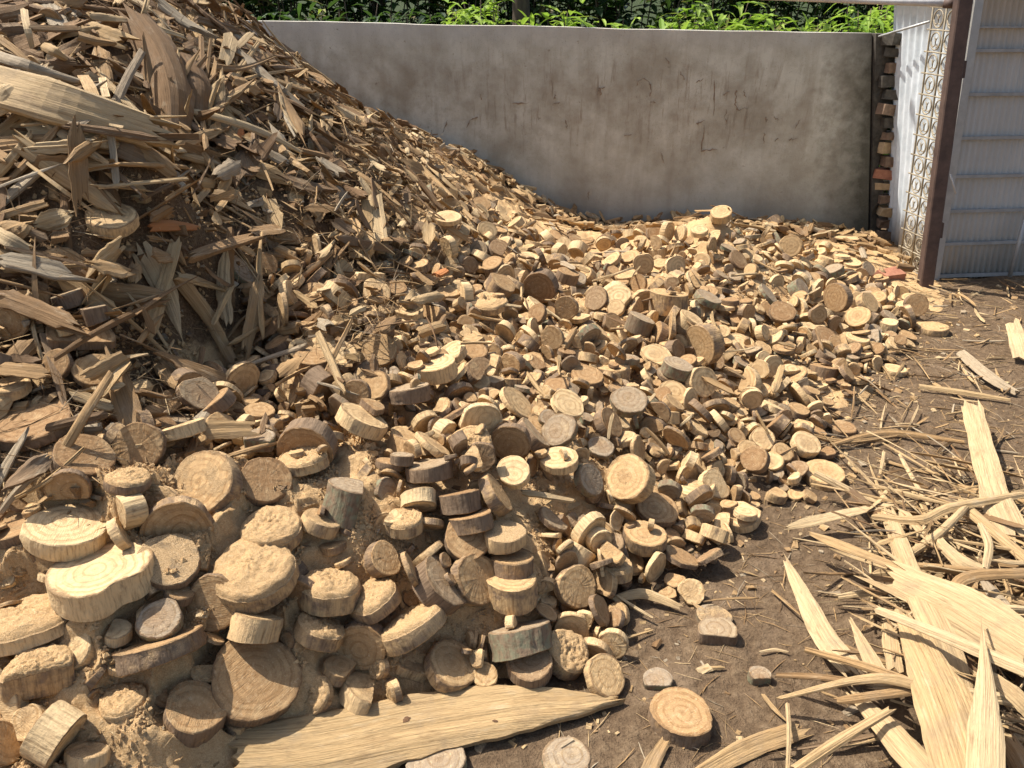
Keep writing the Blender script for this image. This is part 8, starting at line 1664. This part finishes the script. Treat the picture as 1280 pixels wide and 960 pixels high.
while n_ < 30000:
    if n_ < 20000: x, y = r3.normal(-.6, .5), r3.normal(1.4, .42)
    else: x, y = r3.uniform(-1.2, 1.6), r3.uniform(1.5, 4.2)
    if not .75 < y or float(vnoise(x*9, y*9)) < -.25 or not -1.8 < x < 1.7: continue
    z = sawdust_z(x, y)
    if z < .03: continue
    n_ += 1; s = (abs(r3.normal(.0020, .0018))+.0012)*(1 if y < 2 else 1.6)
    crumb.add(OCT*s*r3.uniform(.5, 1.6, 3)+np.array([x, y, z+s*.4]), OF, 0, None, (0, 0, 0))
tag(crumb.build('sawdust_crumbs', MD), 'coarse crumbs of sawdust', 'sawdust', kind='stuff')

# red brick bit near the gate
bb = PZ(1112, 345, .05); mb = MB(); box(mb, (0, 0, 0), (.15, .09, .07), np.array(Matrix.Rotation(.4, 3, 'Z') @ Matrix.Rotation(.2, 3, 'X')), jit=.008)
o = mb.build('brick_fragment', M_red, None, False); o.location = bb; tag(o, 'orange red brick fragment lying among slices near the gate post', 'brick')

# ---------------------------------------------------------------- plants behind the wall
r4 = np.random.RandomState(8)
def leaf(mb, p, d, L, w, droop, rvv):
    d = d/np.linalg.norm(d); s = np.cross(d, [0, 0, 1.]); s /= np.linalg.norm(s)+1e-9; V = []
    for t, k in ((0, .15), (.3, .9), (.65, .8), (1, .03)):
        c = p+d*L*t+np.array([0, 0, -droop*L*t*t]); V += [c-s*w*k+np.array([0, 0, w*k*.4]), c, c+s*w*k+np.array([0, 0, w*k*.4])]
    f = []
    for i in range(3):
        a = i*3; f += [[a, a+1, a+4, a+3], [a+1, a+2, a+5, a+4]]
    mb.add(V, f, 0, None, rvv)
def shrub(name, label, x, y, zb, hgt, rad, nst, per, L, w, mat, group, cat='shrub'):
    root = empty(name, (x, y, zb)); tag(root, label, cat, group)
    st = MB(); lv = MB()
    for k in range(nst):
        a = r4.uniform(0, 6.28); rr = rad*math.sqrt(r4.rand()); hh = hgt*r4.uniform(.55, 1.0)
        b = np.array([rr*.4*math.cos(a), rr*.4*math.sin(a), 0]); tp = np.array([rr*math.cos(a), rr*math.sin(a), hh])
        P = smooth_path([b, (b+tp)/2+r4.normal(0, .05, 3), tp], 6); tube(st, P, np.linspace(.012, .004, 6), 5)
        for q in range(per):
            t = r4.uniform(.2, 1)**.8; p = b*(1-t)+tp*t+r4.normal(0, .05, 3); d = np.array([r4.normal(), r4.normal(), r4.uniform(-.1, .9)])
            leaf(lv, p, d, L*r4.choice([.5, .8, 1.1, 1.7])*r4.uniform(.8, 1.2), w*r4.uniform(.6, 1.5), r4.uniform(.1, .7), (r4.rand(), r4.rand(), 0))
    lv.build('leaves', mat, root); st.build('stems', M_trunk, root, False)
def beh(px, dist):                                           # a spot behind the wall seen above picture column px
    p = PY(px, 30, 7.0+dist); return p[0], p[1]
n_s = 0
bright = ['bright green weedy shrub', 'fresh green leafy shrub', 'light green drooping shrub', 'tall bright grassy shrub', 'dense fresh green shrub']
for k, px in enumerate(range(575, 1150, 52)):
    x, y = beh(px, r4.uniform(-.15, .35))
    shrub('leafy_shrub', '%s behind the wall, %s from the gate' % (bright[k % 5], ['twelfth','eleventh','tenth','ninth','eighth','seventh','sixth','fifth','fourth','third','second','first'][k]), x, y, float(ground_z(x, y)), r4.uniform(1.38, 1.58), .42, 30, 64, .15, .024, M_leaf, 'green shrubs behind the wall')
for k, px in enumerate(range(300, 600, 60)):
    x, y = beh(px, r4.uniform(.3, .8))
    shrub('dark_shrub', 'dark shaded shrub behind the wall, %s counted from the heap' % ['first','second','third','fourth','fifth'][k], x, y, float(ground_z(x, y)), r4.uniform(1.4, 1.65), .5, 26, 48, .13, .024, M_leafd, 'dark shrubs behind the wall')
for k, px in enumerate((380, 545, 610)):
    x, y = beh(px, -.2)
    shrub('leafy_shrub', '%s sprig of bright leaves rising in front of the dark shrubs' % ['small single', 'fuller', 'pale upright'][k], x, y, float(ground_z(x, y)), 1.48, .2, 6, 26, .13, .015, M_leaf, 'green shrubs behind the wall')
for k in range(14):
    x = -6+k*1.05; y = 10.2+r4.uniform(-.3, .6)
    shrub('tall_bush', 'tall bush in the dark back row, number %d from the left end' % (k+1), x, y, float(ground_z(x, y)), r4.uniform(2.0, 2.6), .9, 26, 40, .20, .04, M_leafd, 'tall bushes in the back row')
def tree(px, dist, label, r, hgt, nleaf=150):
    x, y = beh(px, dist); zb = float(ground_z(x, y)); root = empty('tree', (x, y, zb-.05)); tag(root, label, 'tree', 'trees behind the wall')
    mb = MB(); P = smooth_path([(0, 0, 0), (.05, 0, hgt*.4), (-.05, .05, hgt*.7), (0, 0, hgt)], 12)
    tube(mb, P, np.linspace(r, r*.35, 12)*(1+.08*r4.normal(0, 1, 12)), 12); mb.build('trunk', M_trunk, root, False)
    br = MB(); lv = MB()
    for q in range(9):
        a = q*.7+r4.rand(); z = hgt*r4.uniform(.5, .98); tp = np.array([math.cos(a)*1.6, math.sin(a)*1.6, z+r4.uniform(.3, 1)])
        tube(br, smooth_path([(0, 0, z), tp*np.array([.5, .5, 1])+[0, 0, .0], tp], 7), np.linspace(r*.35, .01, 7), 6)
        for w in range(nleaf):
            t = r4.uniform(.3, 1.1); p = np.array([0, 0, z])*(1-t)+tp*t+r4.normal(0, .28, 3)
            leaf(lv, p, np.array([r4.normal(), r4.normal(), r4.uniform(-.6, .6)]), .16, .035, .3, (r4.rand(), r4.rand(), 0))
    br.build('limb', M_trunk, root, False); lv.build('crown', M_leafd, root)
tree(645, .9, 'brown trunked tree rising behind the middle of the wall', .10, 3.6, 40)
tree(470, 4.2, 'dark tree shading the shrubs left of the brown trunked one', .12, 3.8)
tree(330, 4.0, 'dark tree behind the wall nearest the left heap', .12, 3.6)
gs = MB()
for k in range(5000):
    x, y = r4.uniform(-5, 5), r4.uniform(6.75, 9.0)
    if before_wall(x, y) > -.25: continue
    leaf(gs, np.array([x, y, float(ground_z(x, y))]), np.array([r4.normal(0, .4), r4.normal(0, .4), 1]), r4.uniform(.15, .45), .006, .4, (r4.rand(), r4.rand(), 0))
tag(gs.build('grass', M_leaf), 'grass and weeds on the bank behind the wall', 'grass', kind='stuff')
